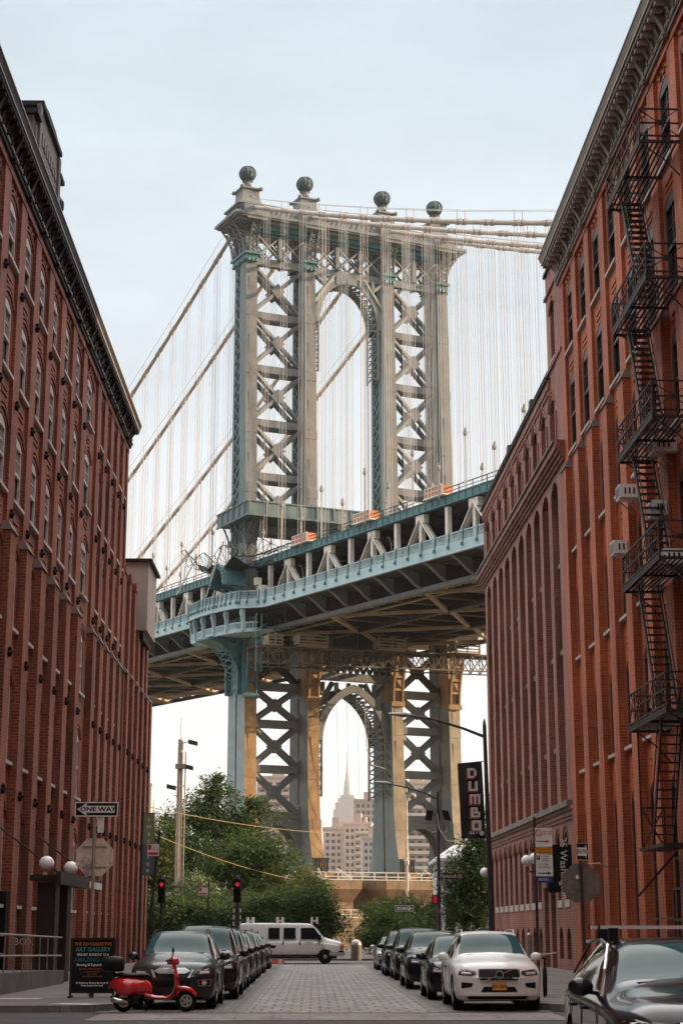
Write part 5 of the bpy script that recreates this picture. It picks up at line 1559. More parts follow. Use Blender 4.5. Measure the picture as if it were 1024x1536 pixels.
    if face == 'wide':       # broad mesh grille with round badge on a slanting bar
        front_patch(g, bvh, [(-w*.42,zh-.16),(w*.42,zh-.16),(w*.46,zh-.08),(w*.45,zh+.07),(-w*.45,zh+.07),(-w*.46,zh-.08)], .010)
        gr = g.build('grille', M['black_plastic'], root)
        q = MB(); yb = -.03
        n = 22; q.band([(.068*cos(2*pi*i/n), zh-.04+.068*sin(2*pi*i/n)) for i in range(n+1)], [(.092*cos(2*pi*i/n), zh-.04+.092*sin(2*pi*i/n)) for i in range(n+1)], yb-.015, yb+.05, 'xz')
        q.bar((-.26,yb+.012,zh-.15),(-.085,yb,zh-.072),.02,.03,(0,1,0)); q.bar((.085,yb,zh-.008),(.26,yb+.012,zh+.06),.02,.03,(0,1,0))
        for zz in (-.165, .075): q.bar((-w*.42,yb+.05,zh+zz),(w*.42,yb+.05,zh+zz),.02,.018)
        for e in (-1,1): q.bar((e*w*.46,yb+.07,zh-.09),(e*w*.46,yb+.06,zh+.07),.02,.018)
        q.build('badge', M['chrome'], gr)
        lo = MB(); front_patch(lo, bvh, [(-w*.88,zh-.485),(w*.88,zh-.485),(w*.84,zh-.55),(-w*.84,zh-.55)], .012); lo.build('valance', M['black_plastic'], root)
        lo = MB(); front_patch(lo, bvh, [(-w*.34,zh-.29),(w*.34,zh-.29),(w*.42,zh-.40),(-w*.42,zh-.40)], .008)
        for e in (-1,1): front_patch(lo, bvh, [(e*w*.58,zh-.22),(e*w*.84,zh-.20),(e*w*.84,zh-.33),(e*w*.62,zh-.30)], .008)
        lo.build('intake', M['black_plastic'], root)
        sk = MB(); front_patch(sk, bvh, [(-w*.80,zh-.435),(w*.80,zh-.435),(w*.74,zh-.475),(-w*.74,zh-.475)], .02); sk.build('bumper_lip', M['white_paint'], root)
    elif face == 'shield':    # bright shield-shaped bar, fog lamps in framed corners
        front_patch(g, bvh, [(-w*.38,zh-.10),(w*.38,zh-.10),(w*.44,zh+.03),(-w*.44,zh+.03)], .008)
        gr = g.build('grille', M['black_plastic'], root)
        q = MB(); front_patch(q, bvh, [(-w*.42,zh+.02),(-w*.30,zh-.035),(w*.30,zh-.035),(w*.42,zh+.02),(w*.30,zh+.09),(-w*.30,zh+.09)], .03)
        for e in (-1,1): front_patch(q, bvh, [(e*w*.36,zh-.12),(e*w*.42,zh-.12),(e*w*.50,zh+.05),(e*w*.45,zh+.05)], .025)
        q.build('grille_bar', M['silver_paint'], gr)
        n = 14; q = MB(); q.band([(.05*cos(2*pi*i/n), zh+.03+.045*sin(2*pi*i/n)) for i in range(n+1)], [(.065*cos(2*pi*i/n), zh+.03+.06*sin(2*pi*i/n)) for i in range(n+1)], -.06, -.01, 'xz')
        q.bar((-.02,-.05,zh-.01),(0,-.05,zh+.08),.012,.012,(0,1,0)); q.bar((.02,-.05,zh-.01),(0,-.05,zh+.08),.012,.012,(0,1,0)); q.build('badge', M['chrome'], gr)
        lo = MB(); front_patch(lo, bvh, [(-w*.44,zh-.18),(w*.44,zh-.18),(w*.40,zh-.32),(-w*.40,zh-.32)], .008); lo.build('intake', M['black_plastic'], root)
        for e in (-1,1):
            fo = MB(); front_patch(fo, bvh, [(e*w*.58,zh-.17),(e*w*.90,zh-.15),(e*w*.88,zh-.30),(e*w*.62,zh-.30)], .012); fl_ = fo.build('fog_lamp', M['chrome'], root)
            fo = MB(); front_patch(fo, bvh, [(e*w*.61,zh-.185),(e*w*.88,zh-.17),(e*w*.86,zh-.285),(e*w*.64,zh-.285)], .02); fo.build('recess', M['black_plastic'], fl_)
            fo = MB(); front_patch(fo, bvh, [(e*w*.74+.055*cos(2*pi*i/12), zh-.23+.05*sin(2*pi*i/12)) for i in range(12)], .035); fo.build('lens', M['lamp_lens'], fl_)
    elif face == 'smooth':    # no grille, slim lamps
        front_patch(g, bvh, [(-w*.30,zh-.34),(w*.30,zh-.34),(w*.36,zh-.26),(-w*.36,zh-.26)], .008); g.build('intake', M['black_plastic'], root)
        q = MB(); q.bar((-.03,-.02,zh+.02),(.03,-.02,zh+.02),.02,.015); q.bar((0,-.02,zh-.05),(0,-.02,zh+.02),.02,.015,(0,1,0)); q.build('badge', M['chrome'], root)
    else:
        front_patch(g, bvh, [(-w*.40,zh-.12),(w*.40,zh-.12),(w*.46,zh+.05),(-w*.46,zh+.05)], .010); gr = g.build('grille', M['black_plastic'], root)
        q = MB()
        for zz in ((-.03,.03) if face == 'plain' else (.04,)): front_patch(q, bvh, [(-w*.42,zh+zz-.012),(w*.42,zh+zz-.012),(w*.43,zh+zz+.012),(-w*.43,zh+zz+.012)], .022)
        q.build('grille_bar', M['chrome'], gr)
        lo = MB(); front_patch(lo, bvh, [(-w*.5,zh-.25),(w*.5,zh-.25),(w*.44,zh-.38),(-w*.44,zh-.38)], .008)
        for e in (-1,1): front_patch(lo, bvh, [(e*w*.62,zh-.22),(e*w*.86,zh-.18),(e*w*.84,zh-.36),(e*w*.64,zh-.36)], .008)
        lo.build('intake', M['black_plastic'], root)
    if plate:
        y0 = min((bvh.ray_cast(Vector((xx,-3,zh-.28)), Vector((0,1,0)))[0] or Vector((0,0,0))).y for xx in (-.15,0,.15))
        p = MB(); p.box(-.155,.155,y0-.03,y0-.01,zh-.36,zh-.20); pl_ = p.build('licence_plate', M['plate' if plate != 'white' else 'plate_white'], root)
        if plate not in ('white','orange'): text(plate, .085, M['plate_ink'], pl_, (0,y0-.031,zh-.285), depth=.002, bold=.002)
    wp_ = MB()
    for x0, x1 in ((-.55,.02),(-.02,.6)): wp_.bar((x0,1.44 if kind != 'hatch' else 1.03,st[4][4]+.03),(x1,1.50 if kind != 'hatch' else 1.09,st[4][4]+.055),.03,.02)
    wp_.build('wiper', M['black_plastic'], root)
    if rails and kind == 'suv':
        for sg in (-1,1):
            m = MB(); m.tube([(sg*w*.62,2.3,H-.06),(sg*w*.62,2.4,H+.035),(sg*w*.61,3.3,H+.045),(sg*w*.6,L-.75,H-.0),(sg*w*.6,L-.62,H-.08)], .014, 6); m.build('roof_rail', M['alloy'] if paint_m in ('white_paint',) else M['black_plastic'], root)
    sd = MB(); sd.box(.18,.42,1.98,2.0,H-.20,H-.12); 
    st_ = MB(); zt_ = st[5][4]; st_.hexa([(w*.50,1.575,zt_+.025),(w*.62,1.585,zt_+.02),(w*.62,1.60,zt_+.02),(w*.50,1.59,zt_+.025)],[(w*.50,1.64,zt_+.085),(w*.62,1.65,zt_+.08),(w*.62,1.665,zt_+.08),(w*.50,1.655,zt_+.085)])
    return root, H, L, bvh
CARG_R, CARG_L = 'cars parked along the right kerb', 'cars parked along the left kerb'
car('parked_car', 'white SUV with wide black grille and orange licence plate, front of the right parked row', 'car', 3.98, 37.0, 'suv', 'white_paint', CARG_R, face='wide', plate='JPN 3894', w=.95, L=4.7)
car('parked_car', 'small black hatchback parked directly behind the white SUV', 'car', 3.72, 42.75, 'hatch', 'black_paint', CARG_R, face='dark', w=.87, roof=1.58, L=4.0)
car('parked_car', 'black smooth-nosed crossover without grille, third in the right parked row', 'car', 3.72, 50.9, 'suv', 'navy_paint', CARG_R, face='smooth', roof=1.68, L=5.0, rails=False, w=.97)
car('parked_car', 'dark grey SUV, fourth in the right parked row', 'car', 3.78, 60.1, 'suv', 'grey_paint', CARG_R, roof=1.78, L=4.8, w=.95)
car('parked_car', 'black SUV, fifth in the right row just before the pale sedan', 'car', 3.66, 65.8, 'suv', 'black_paint', CARG_R, roof=1.7, L=4.6)
car('parked_car', 'silver white sedan at the far end of the right parked row', 'car', 3.68, 76.1, 'sedan', 'silver_paint', CARG_R, w=.90, face='dark', plate='white')
car('parked_car', 'dark grey SUV with silver shield grille, standing right behind the red scooter', 'car', -3.08, 37.75, 'suv', 'grey_paint', CARG_L, face='shield', roof=1.66, L=4.65, w=.95)
car('parked_car', 'tall black SUV, second in the left parked row', 'car', -2.86, 43.2, 'suv', 'black_paint', CARG_L, roof=1.80, L=5.0, w=.97)
car('parked_car', 'black SUV with chrome grille bars, third in the left parked row', 'car', -2.90, 49.7, 'suv', 'black_paint', CARG_L, roof=1.76, L=4.8, w=.95)
car('parked_car', 'dark blue SUV, fourth in the left parked row', 'car', -2.90, 56.1, 'suv', 'navy_paint', CARG_L, roof=1.66, L=4.6)
car('parked_car', 'black SUV, fifth in the left parked row', 'car', -2.92, 62.6, 'suv', 'black_paint', CARG_L, roof=1.72, L=4.7)
car('parked_car', 'dark grey SUV, sixth in the left parked row', 'car', -2.92, 69.8, 'suv', 'grey_paint', CARG_L, roof=1.64, L=4.6)
car('parked_car', 'dark blue sedan at the far end of the left row beside the white van', 'car', -2.88, 78.5, 'sedan', 'navy_paint', CARG_L, w=.91)
M['bar_grey'] = flat('anodised_bar', (.66,.66,.68), .3)
# near dark SUV with crossbars, cut off by the frame
nr, nH, nL, nb_ = car('parked_car', 'glossy black SUV with silver roof crossbars, nearest car at the lower right', 'car', 3.72, 15.6, 'suv', 'navy_paint', None, rz=radians(-1), face='dark', roof=1.58, L=4.65, w=.94, rails=False)
for yy in (2.55, 3.3):
    m = MB(); m.box(-.74,.74,yy-.04,yy+.04,nH+.10,nH+.135); cb2 = m.build('crossbar', M['bar_grey'], nr)
    m = MB()
    for e in (-1,1): m.box(e*.60-.05,e*.60+.05,yy-.06,yy+.06,nH-.03,nH+.11); m.box(e*.745-.008,e*.745+.008,yy-.042,yy+.042,nH+.095,nH+.14)
    m.build('clamp', M['black_plastic'], cb2)
tr_ = MB()
for sg in (-1,1): tr_.tube([(sg*.885,1.62,1.02),(sg*.80,1.86,1.28),(sg*.70,2.25,1.52),(sg*.69,2.8,1.57),(sg*.70,3.5,1.54),(sg*.80,4.2,1.2)], .016, 5)
tr_.build('window_trim', M['chrome'], nr)

# ---- white cargo van crossing at the end of the street (nose to +x)
vn = thing('cargo_van', 'white cargo van with dark windows and roof rack posts at the end of the street', 'van', (-3.95, 92.6, 0), 0)
Lv, wv = 5.55, 1.0
stv = [(0.0,.42,.62,wv*.9,.92,wv*.80),(0.08,.40,.86,wv*.95,1.10,wv*.82),(0.30,.40,.98,wv*.98,1.18,wv*.84),(.85,.38,1.06,wv,1.30,wv*.84),(1.02,.38,1.08,wv,1.38,wv*.84),
       (1.62,.36,1.14,wv,2.0,wv*.76),(1.95,.36,1.15,wv,2.08,wv*.77),(3.5,.36,1.15,wv,2.1,wv*.78),(Lv-.4,.36,1.15,wv,2.1,wv*.78),(Lv-.06,.38,1.15,wv*.98,2.06,wv*.77),(Lv,.42,1.12,wv*.95,1.98,wv*.75)]
b, s, f, r = make_body(stv, lambda yy: .10*max(0,1-yy/.6)**1.5, [(.98,.36),(Lv-1.15,.36)], .43, [], (4,5), None)
def rot_me(me):     # local: nose -y  ->  nose +x
    for v in me.vertices: x, y, z = v.co; v.co = (Lv-y, x, z)
    return me
me = b.mesh('body', M['white_paint']); weld(me); bvv = bvh_of(me); smooth_by_angle(me, 38); obj('body', rot_me(me), vn)
g = f.mesh('windscreen', M['tint_glass']); weld(g); obj('windscreen', rot_me(g), vn)
def vbox(name, mat, *bs, parent=None):
    m = MB()
    for q in bs: m.box(*q)
    return m.build(name, M[mat] if isinstance(mat, str) else mat, parent or vn)
def vs_(x0, x1, z0, z1, name, mat='tint_glass', d=.02, x2=None):
    """panel on the near flank, following its inward lean above the belt"""
    def yy(z): return -(wv if z < 1.1 else wv-(z-1.1)/.95*wv*.215)-d
    m = MB(); xt = x1 if x2 is None else x2
    m.hexa([(x0,yy(z0),z0),(x1,yy(z0),z0),(x1,yy(z0)+.05,z0),(x0,yy(z0)+.05,z0)], [(x0,yy(z1),z1),(xt,yy(z1),z1),(xt,yy(z1)+.05,z1),(x0,yy(z1)+.05,z1)])
    return m.build(name, M[mat], vn)
vs_(1.55,2.15,1.28,1.86,'side_window'); vs_(2.36,3.0,1.28,1.86,'side_window'); vs_(3.28,4.42,1.28,1.86,'side_window', x2=3.98)
for x0 in (1.45, 2.25, 3.1, 4.45): vs_(x0, x0+.022, .5, 1.12 if x0 > 4 else 1.95, 'door_seam', 'pole_dark', .008)
for x0 in (2.3, 3.2): vs_(x0, x0+.07, .98, 1.18, 'door_handle', 'black_plastic', .03)
vs_(3.5,3.9,1.04,1.16,'door_sign','plate_white',.012)
vbox('rub_strip', 'black_plastic', (.1,4.2,-wv-.03,-wv+.02,.40,.47)); vbox('underbody', 'black_plastic', (.3,5.2,-.8,.8,.28,.5))
vbox('bumper', 'silver_paint', (Lv-.22,Lv+.07,-.93,.93,.38,.60), (Lv-.75,Lv-.22,-wv-.02,-wv+.08,.42,.60)); vbox('bumper_trim', 'black_plastic', (Lv-.30,Lv+.03,-.97,.97,.60,.68))
for sg in (-1,1):
    hl = vbox('headlight', 'lamp_lens', (Lv-.20,Lv-.0,sg*.8-.14,sg*.8+.14,.92,1.04)); vbox('signal', 'amber', (Lv-.22,Lv-.01,sg*.8-.15,sg*.8+.15,.74,.90), parent=hl)
    m = MB(); m.box(3.9+.3,4.35,sg*1.15-.1,sg*1.15+.1,1.22,1.5); m.box(4.2,4.3,sg*1.0-.1,sg*1.0+.1,1.2,1.27); m.build('wing_mirror', M['black_plastic'], vn)
vbox('grille', 'black_plastic', (Lv-.05,Lv+.015,-.62,.62,.74,1.02))
for xw in (Lv-.98, 1.15):
    for sg in (-1,1):
        t = MB(); t.lathe([(.22,-.12),(.33,-.12),(.365,-.08),(.365,.08),(.33,.12),(.22,.12)], (0,0,0), 26, 'y'); 
        h = MB(); h.lathe([(.235,-.10),(.235,.10)], (0,0,0), 20, 'y'); wh = h.build('wheel', M['black_plastic'], vn, loc=(xw, sg*(wv-.13), .365)); t.build('tyre', M['rubber'], wh, smooth=True)
        k = MB()
        k.lathe([(.22,-.0),(.2,.03),(.08,.05),(.06,.09)] if sg > 0 else [(.06,-.09),(.08,-.05),(.2,-.03),(.22,0)], (0, sg*.075, 0), 18, 'y')
        k.build('rim', M['alloy'], wh)
for x0 in (.55, 2.15, 4.0):
    m = MB()
    for sg in (-1,1):
        for e in (-.14,.14): m.box(x0+e-.06,x0+e+.06,sg*.62-.04,sg*.62+.04,2.08,2.42)
        m.box(x0-.14,x0+.14,sg*.62-.03,sg*.62+.03,2.2,2.26)
    m.box(x0-.03,x0+.03,-.62,.62,2.2,2.26); m.build('rack_post', M['white'], vn)
drv = thing('person', 'driver in an orange shirt behind the side window of the white van', 'person', (-.35, 92.05, .62))
m = MB(); m.sphere((0,0,.92),.115,12,9,(.85,.95,1.15)); m.tube([(0,0,.70),(0,0,.84)],.055,8); m.sphere((0.02,0,.45),.2,12,9,(.75,1.1,1.45))
m.tube([(.02,-.2,.62),(.2,-.22,.42),(.42,-.14,.52)],[.06,.05,.04],8); m.tube([(.02,.2,.62),(.2,.22,.42),(.42,.14,.52)],[.06,.05,.04],8); m.tube([(0,-.1,.25),(.4,-.12,.25),(.55,-.12,-.1)],[.09,.08,.06],8); m.tube([(0,.1,.25),(.4,.12,.25),(.55,.12,-.1)],[.09,.08,.06],8)
m.sphere((.11,0,.90),.022,6,5)
drv_b = m.build('body', flat('skin', (.42,.24,.16), .6), drv, smooth=True)
m = MB(); m.sphere((0.02,0,.46),.215,12,9,(.75,1.1,1.35)); m.build('shirt', flat('orange_shirt', (.65,.16,.04), .8), drv, smooth=True)
m = MB(); m.sphere((-.02,0,.96),.122,12,9,(.9,.95,.95)); m.build('hair', flat('dark_hair', (.02,.015,.012), .7), drv, smooth=True)

# ---- red scooter parked across the kerb corner, facing right
sc = thing('motor_scooter', 'red motor scooter with black top case parked in front of the dark grey SUV', 'scooter', (-4.12, 36.95, 0), radians(2))
def scwheel(x, r, w):
    t = MB(); n = 26; k = 8
    vs = []; fs = []
    for i in range(n):
        a = 2*pi*i/n
        for j in range(k):
            b_2 = 2*pi*j/k; rr = r-w/2+w/2*cos(b_2)
            vs.append((rr*cos(a), w/2*sin(b_2), rr*sin(a)))
    fs = [(i*k+j, i*k+(j+1)%k, ((i+1)%n)*k+(j+1)%k, ((i+1)%n)*k+j) for i in range(n) for j in range(k)]
    t.add(vs, fs)
    h = MB(); h.lathe([(.03,-.05),(.06,-.045),(.06,.045),(.03,.05)], (0,0,0), 12, 'y')
    for j in range(5):
        a = 2*pi*j/5
        h.bar((.05*cos(a),0,.05*sin(a)), ((r-w)*cos(a+.15),0,(r-w)*sin(a+.15)), .04, .045, (0,1,0))
    m = 22; h.band([((r-w-.02)*cos(2*pi*i/m), (r-w-.02)*sin(2*pi*i/m)) for i in range(m+1)], [((r-w+.015)*cos(2*pi*i/m), (r-w+.015)*sin(2*pi*i/m)) for i in range(m+1)], -.05, .05, 'xz')
    wh = h.build('wheel', M['alloy'], sc, loc=(x, 0, r)); t.build('tyre', M['rubber'], wh, smooth=True)
scwheel(.10, .225, .11); scwheel(1.42, .225, .11)
def loft(mb, secs, n=14, p=2.4):
    """secs: (x, yc, zc, half width, half height): super-ellipse sections along x"""
    vs = []
    for (x, yc, zc, a, b) in secs:
        for j in range(n):
            t = 2*pi*j/n; c, s_ = cos(t), sin(t)
            vs.append((x, yc+a*math.copysign(abs(c)**(2/p), c), zc+b*math.copysign(abs(s_)**(2/p), s_)))
    k = len(secs)
    fs = [(i*n+j, i*n+(j+1)%n, (i+1)*n+(j+1)%n, (i+1)*n+j) for i in range(k-1) for j in range(n)]
    fs += [tuple(range(n))[::-1], tuple((k-1)*n+j for j in range(n))]
    mb.add(vs, fs)
m = MB()
loft(m, [(-.20,0,.56,.06,.05),(-.13,0,.58,.14,.10),(.0,0,.57,.19,.16),(.18,0,.54,.205,.19),(.36,0,.53,.195,.18),(.52,0,.52,.17,.16),(.62,0,.50,.14,.13),(.70,0,.44,.10,.09)])
for sg in (-1,1): m.sphere((.14, sg*.17, .50), .17, 14, 9, (1.5,.45,.95))
loft(m, [(.55,0,.36,.12,.08),(.75,0,.30,.15,.045),(1.0,0,.29,.16,.04),(1.13,0,.33,.16,.07)])
lsx = [(1.08,.30),(1.17,.40),(1.21,.55),(1.20,.72),(1.16,.88),(1.14,.97)]
for (x0,z0),(x1,z1) in zip(lsx, lsx[1:]):
    w0 = .17+.12*sin(min(1,(z0-.3)/.45)*pi/2) - (.13 if z0 > .85 else 0); w1 = .17+.12*sin(min(1,(z1-.3)/.45)*pi/2) - (.13 if z1 > .85 else 0)
    m.hexa([(x0-.03,-w0,z0),(x0+.05,-w0*.4,z0),(x0+.05,w0*.4,z0),(x0-.03,w0,z0)], [(x1-.03,-w1,z1),(x1+.05,-w1*.4,z1),(x1+.05,w1*.4,z1),(x1-.03,w1,z1)])
loft(m, [(1.17,0,.50,.10,.16),(1.23,0,.50,.07,.18),(1.27,0,.46,.04,.16)])
loft(m, [(1.16,0,.43,.03,.03),(1.24,0,.47,.085,.06),(1.40,0,.485,.095,.05),(1.54,0,.43,.085,.06),(1.64,0,.33,.05,.05)])
loft(m, [(1.00,0,1.02,.05,.05),(1.08,0,1.045,.09,.075),(1.18,0,1.05,.10,.085),(1.25,0,1.03,.07,.06)])
sbod = m.build('body', M['scooter_red'], sc, smooth=True)
m = MB(); loft(m, [(-.12,0,.74,.10,.03),(.0,0,.77,.15,.045),(.25,0,.755,.155,.045),(.5,0,.76,.14,.05),(.62,0,.75,.09,.035)]); m.build('seat', M['black_plastic'], sc, smooth=True)
m = MB(); loft(m, [(-.38,0,.98,.14,.12),(-.34,0,.98,.19,.15),(-.12,0,.99,.21,.17),(.05,0,.98,.19,.15),(.09,0,.97,.14,.11)], p=3.2); m.tube([(-.2,0,.83),(-.02,0,.74)],.03,6); m.build('top_case', M['black_plastic'], sc, smooth=True)
m = MB()
for sg in (-1,1):
    m.tube([(1.12,sg*.06,1.05),(1.06,sg*.25,1.07),(1.0,sg*.36,1.05)], .022, 7)
m.build('handlebar', M['black_plastic'], sc)
for sg in (-1,1):
    m = MB(); m.tube([(1.10,sg*.2,1.08),(1.12,sg*.26,1.22)], .008, 5); m.lathe([(.055,-.01),(.06,0),(.055,.01)], (1.12,sg*.27,1.27), 12, 'x'); m.build('mirror', M['black_plastic'], sc)
m = MB(); m.lathe([(.06,0),(.055,.02)], (1.24,0,1.04), 12, 'x'); m.build('headlight', M['lamp_lens'], sc)
m = MB(); loft(m, [(-.16,-.15,.26,.05,.055),(-.08,-.17,.25,.06,.065),(.08,-.16,.22,.06,.06),(.2,-.14,.2,.035,.035)]); m.build('silencer', M['chrome'], sc, smooth=True)
m = MB(); m.box(.0,.42,-.13,.13,.17,.30); m.tube([(.1,-.12,.22),(.3,-.14,.25)],.05,8); m.tube([(.62,-.13,.24),(.58,-.2,.02)],.014,5); m.tube([(.62,.13,.24),(.58,.2,.02)],.014,5); m.tube([(1.30,.05,.23),(1.42,.06,.225)],.03,6); m.tube([(1.16,.05,.6),(1.42,.07,.24)],.025,6); m.build('engine', M['black_plastic'], sc)
m = MB(); m.box(-.23,-.20,-.07,.07,.48,.54); m.build('tail_light', flat('red_lens', (.5,.02,.015), .2), sc)
m = MB(); m.tube([(1.12,-.20,.36),(1.19,-.27,.55),(1.17,-.24,.8),(1.13,-.14,.96)], .011, 5); m.build('leg_shield_trim', M['chrome'], sc)
# ------------------------------------------------------------------ signs, lamps, rails
def octagon(R): return [(R*cos(pi/8+k*pi/4), R*sin(pi/8+k*pi/4)) for k in range(8)]
def pole(parent, h, r=.035, m='galv', lean=0, n=8):
    b = MB(); b.tube([(0,0,0),(lean,0,h)], r, n); return b.build('pole', M[m], parent)
def one_way(parent, x, y, z, wd, hg, left=True, name='one_way_sign', rz=0):
    e = MB(); e.box(-wd/2,wd/2,-.008,.008,-hg/2,hg/2); pl = e.build(name, M['ink'], parent, loc=(x,y,z)); pl.rotation_euler = (0,0,rz)
    f = MB(); t = .022*wd/.9
    for q in ((-wd/2,wd/2,hg/2-t,hg/2),(-wd/2,wd/2,-hg/2,-hg/2+t),(-wd/2,-wd/2+t,-hg/2+t,hg/2-t),(wd/2-t,wd/2,-hg/2+t,hg/2-t)): f.box(q[0],q[1],-.012,-.0081,q[2],q[3])
    f.build('border', M['white'], pl)
    s = -1 if left else 1
    a = [(s*wd*.45,0),(s*wd*.25,hg*.40),(s*wd*.22,hg*.36),(s*wd*.245,hg*.24),(-s*wd*.42,hg*.24),(-s*wd*.42,-hg*.24),(s*wd*.245,-hg*.24),(s*wd*.22,-hg*.36),(s*wd*.25,-hg*.40)]
    g = MB(); g.prism(a, -.013, -.0085, 'xz'); g.build('arrow', M['white'], pl)
    text('ONE WAY', hg*.40, M['ink'], pl, (s*-.03*wd,-.0155,0), depth=.002, bold=.004*wd, sx=1.15*wd/.94)
    return pl
# left corner: stop sign (seen from behind) with ONE WAY above
t = thing('street_sign', 'ONE WAY arrow sign above the back of a stop sign on the left pavement', 'street sign', (-5.46,42.5,.13))
pole(t, 4.82, .042, 'pole_pale', -.03)
one_way(t, .02, -.06, 4.50, 1.08, .36, True)
m = MB(); m.prism(octagon(.50), .045, .055, 'xz'); s_ = m.build('stop_sign_back', M['sign_back'], t, loc=(.0,0,3.33))
m = MB()
for q in (-.25,.25): m.box(-.3,.3,.03,.045,q-.02,q+.02)
m.build('brace', M['galv'], s_)
m = MB(); m.box(.05,.20,-.03,.05,3.93,4.32); m.build('notice_plate', M['white'], t)
# right corner stop sign (back) with small one-way sign edge-on
t = thing('street_sign', 'grimy stop sign back below a small ONE WAY sign on the right pavement', 'street sign', (6.72,42.5,.13))
pole(t, 3.75, .04, 'pole_dark', -.07)
m = MB(); m.prism(octagon(.51), .045, .055, 'xz'); m.build('stop_sign_back', paint('grimy_sign_back', (.20,.165,.145), .7, .1, var=.35, scale=4, stain=(.08,.07,.06), stain_amt=.5, streak=False), t, loc=(-.05,0,2.70))
m = MB(); m.lathe([(.045,-.01),(.05,0)], (-.14,.035,2.85), 12, 'y'); m.build('sticker', M['white'], t)
p_ = one_way(t, .0, -.03, 3.47, .30, .42, False); 
# parking regulation pole
t = thing('street_sign', 'tall dark pole with stacked white, orange and blue parking rules signs', 'street sign', (6.78,52,.13))
pole(t, 4.95, .045, 'pole_dark')
def plate_s(par, x0, x1, z0, z1, mat, name='sign_plate'):
    m = MB(); m.box(x0,x1,-.06,-.05,z0,z1); return m.build(name, M[mat] if isinstance(mat,str) else mat, par)
M['sign_orange'] = flat('sign_orange', (.85,.32,.02), .5); M['sign_blue'] = flat('sign_blue', (.02,.03,.16), .5); M['sign_red'] = flat('sign_red', (.55,.02,.03), .5)
a = plate_s(t, .0, .52, 4.05, 4.62, 'white')
m = MB(); m.band([(.10+.07*cos(2*pi*i/16), 4.47+.08*sin(2*pi*i/16)) for i in range(17)], [(.10+.095*cos(2*pi*i/16), 4.47+.105*sin(2*pi*i/16)) for i in range(17)], -.066,-.0605,'xz'); m.bar((.05,-.063,4.53),(.15,-.063,4.41),.006,.03,(0,1,0)); m.build('no_parking_mark', M['sign_red'], a)
text('Standing\n6AM - 7PM', .085, M['sign_red'], a, (.36,-.063,4.47), depth=.002)
m = MB(); m.prism([(.04,4.20),(.34,4.20),(.34,4.17),(.44,4.215),(.34,4.26),(.34,4.23),(.04,4.23)], -.066,-.0605,'xz'); m.build('arrow', M['sign_red'], a)
a = plate_s(t, .0, .52, 3.84, 4.03, 'sign_orange'); text('Must Pay Mtr\nMax 2 hours', .08, M['ink'], a, (.26,-.063,3.935), depth=.002)
a = plate_s(t, .0, .52, 3.17, 3.82, 'white'); m = MB(); m.box(.02,.13,-.066,-.0605,3.66,3.79); m.build('parking_mark', M['ink'], a)
text('P', .12, M['white'], a, (.075,-.068,3.725), depth=.002); text('2 hour\nmetered\nparking', .065, M['ink'], a, (.30,-.063,3.70), depth=.002); text('9 - 7pm\nincl Sunday', .085, M['ink'], a, (.26,-.063,3.48), depth=.002)
m = MB(); m.prism([(.05,3.245),(.36,3.245),(.36,3.215),(.47,3.26),(.36,3.305),(.36,3.275),(.05,3.275)], -.066,-.0605,'xz'); m.build('arrow', M['ink'], a)
a = plate_s(t, .0, .52, 2.98, 3.16, 'sign_blue'); text('302761', .11, M['white'], a, (.22,-.063,3.07), depth=.002)
# vertical name banner on the brown building: 25 Washington
banner25.data.transform(Matrix.Identity(4))
nb25 = text('25 Washington', .40, M['white'], bw, (0,0,0), depth=.004)
nb25.location = bxf(68.99, .45, 4.15); nb25.rotation_euler = (0, pi/2, 0)
nb25.rotation_euler = Matrix(((0,0,-1),(0,-1,0),(-1,0,0))).to_euler() if False else (Matrix.Rotation(-pi/2,4,'Z') @ Matrix.Rotation(pi/2,4,'X') @ Matrix.Rotation(-pi/2,4,'Z')).to_euler()
# leaning pole with a parking sign and the vertical street banner behind it
t = thing('street_sign', 'leaning grey pole with a red and white parking sign on the left pavement', 'street sign', (-6.05,62,.13))
pole(t, 5.1, .05, 'pole_dark', .42)
a = plate_s(t, .0, .42, 4.20, 4.62, 'white'); m = MB(); m.box(.02,.15,-.068,-.0605,4.42,4.6); m.build('red_mark', M['sign_red'], a); m = MB(); m.box(.03,.39,-.068,-.0605,4.24,4.33); m.build('red_band', M['sign_red'], a)
text('No\nParking', .08, M['sign_red'], a, (.28,-.064,4.48), depth=.002)
t = thing('street_banner', 'vertical banner, green above and slate blue below, at the far left corner', 'banner', (-7.45,77,0))
m = MB(); m.tube([(-.35,.1,0),(-.35,.1,7.5)],.06,8); m.tube([(-.35,.1,6.9),(.4,.1,6.9)],.02,6); m.tube([(-.35,.1,4.15),(.4,.1,4.15)],.02,6); m.build('pole', M['pole_dark'], t)
m = MB(); m.box(-.28,.22,.085,.11,5.5,6.88); cg = m.build('green_cloth', flat('green_cloth', (.22,.26,.13), .8), t); m = MB(); m.box(-.28,.22,.085,.11,4.17,5.499); cb3 = m.build('blue_cloth', flat('slate_cloth', (.10,.12,.16), .8), t)
for k, ch in enumerate('smac'): text(ch, .3, M['white'], cg, (-.03,.08,6.62-.32*k), depth=.003)
for k, ch in enumerate('tion'): text(ch, .3, M['white'], cb3, (-.03,.08,5.25-.3*k), depth=.003)
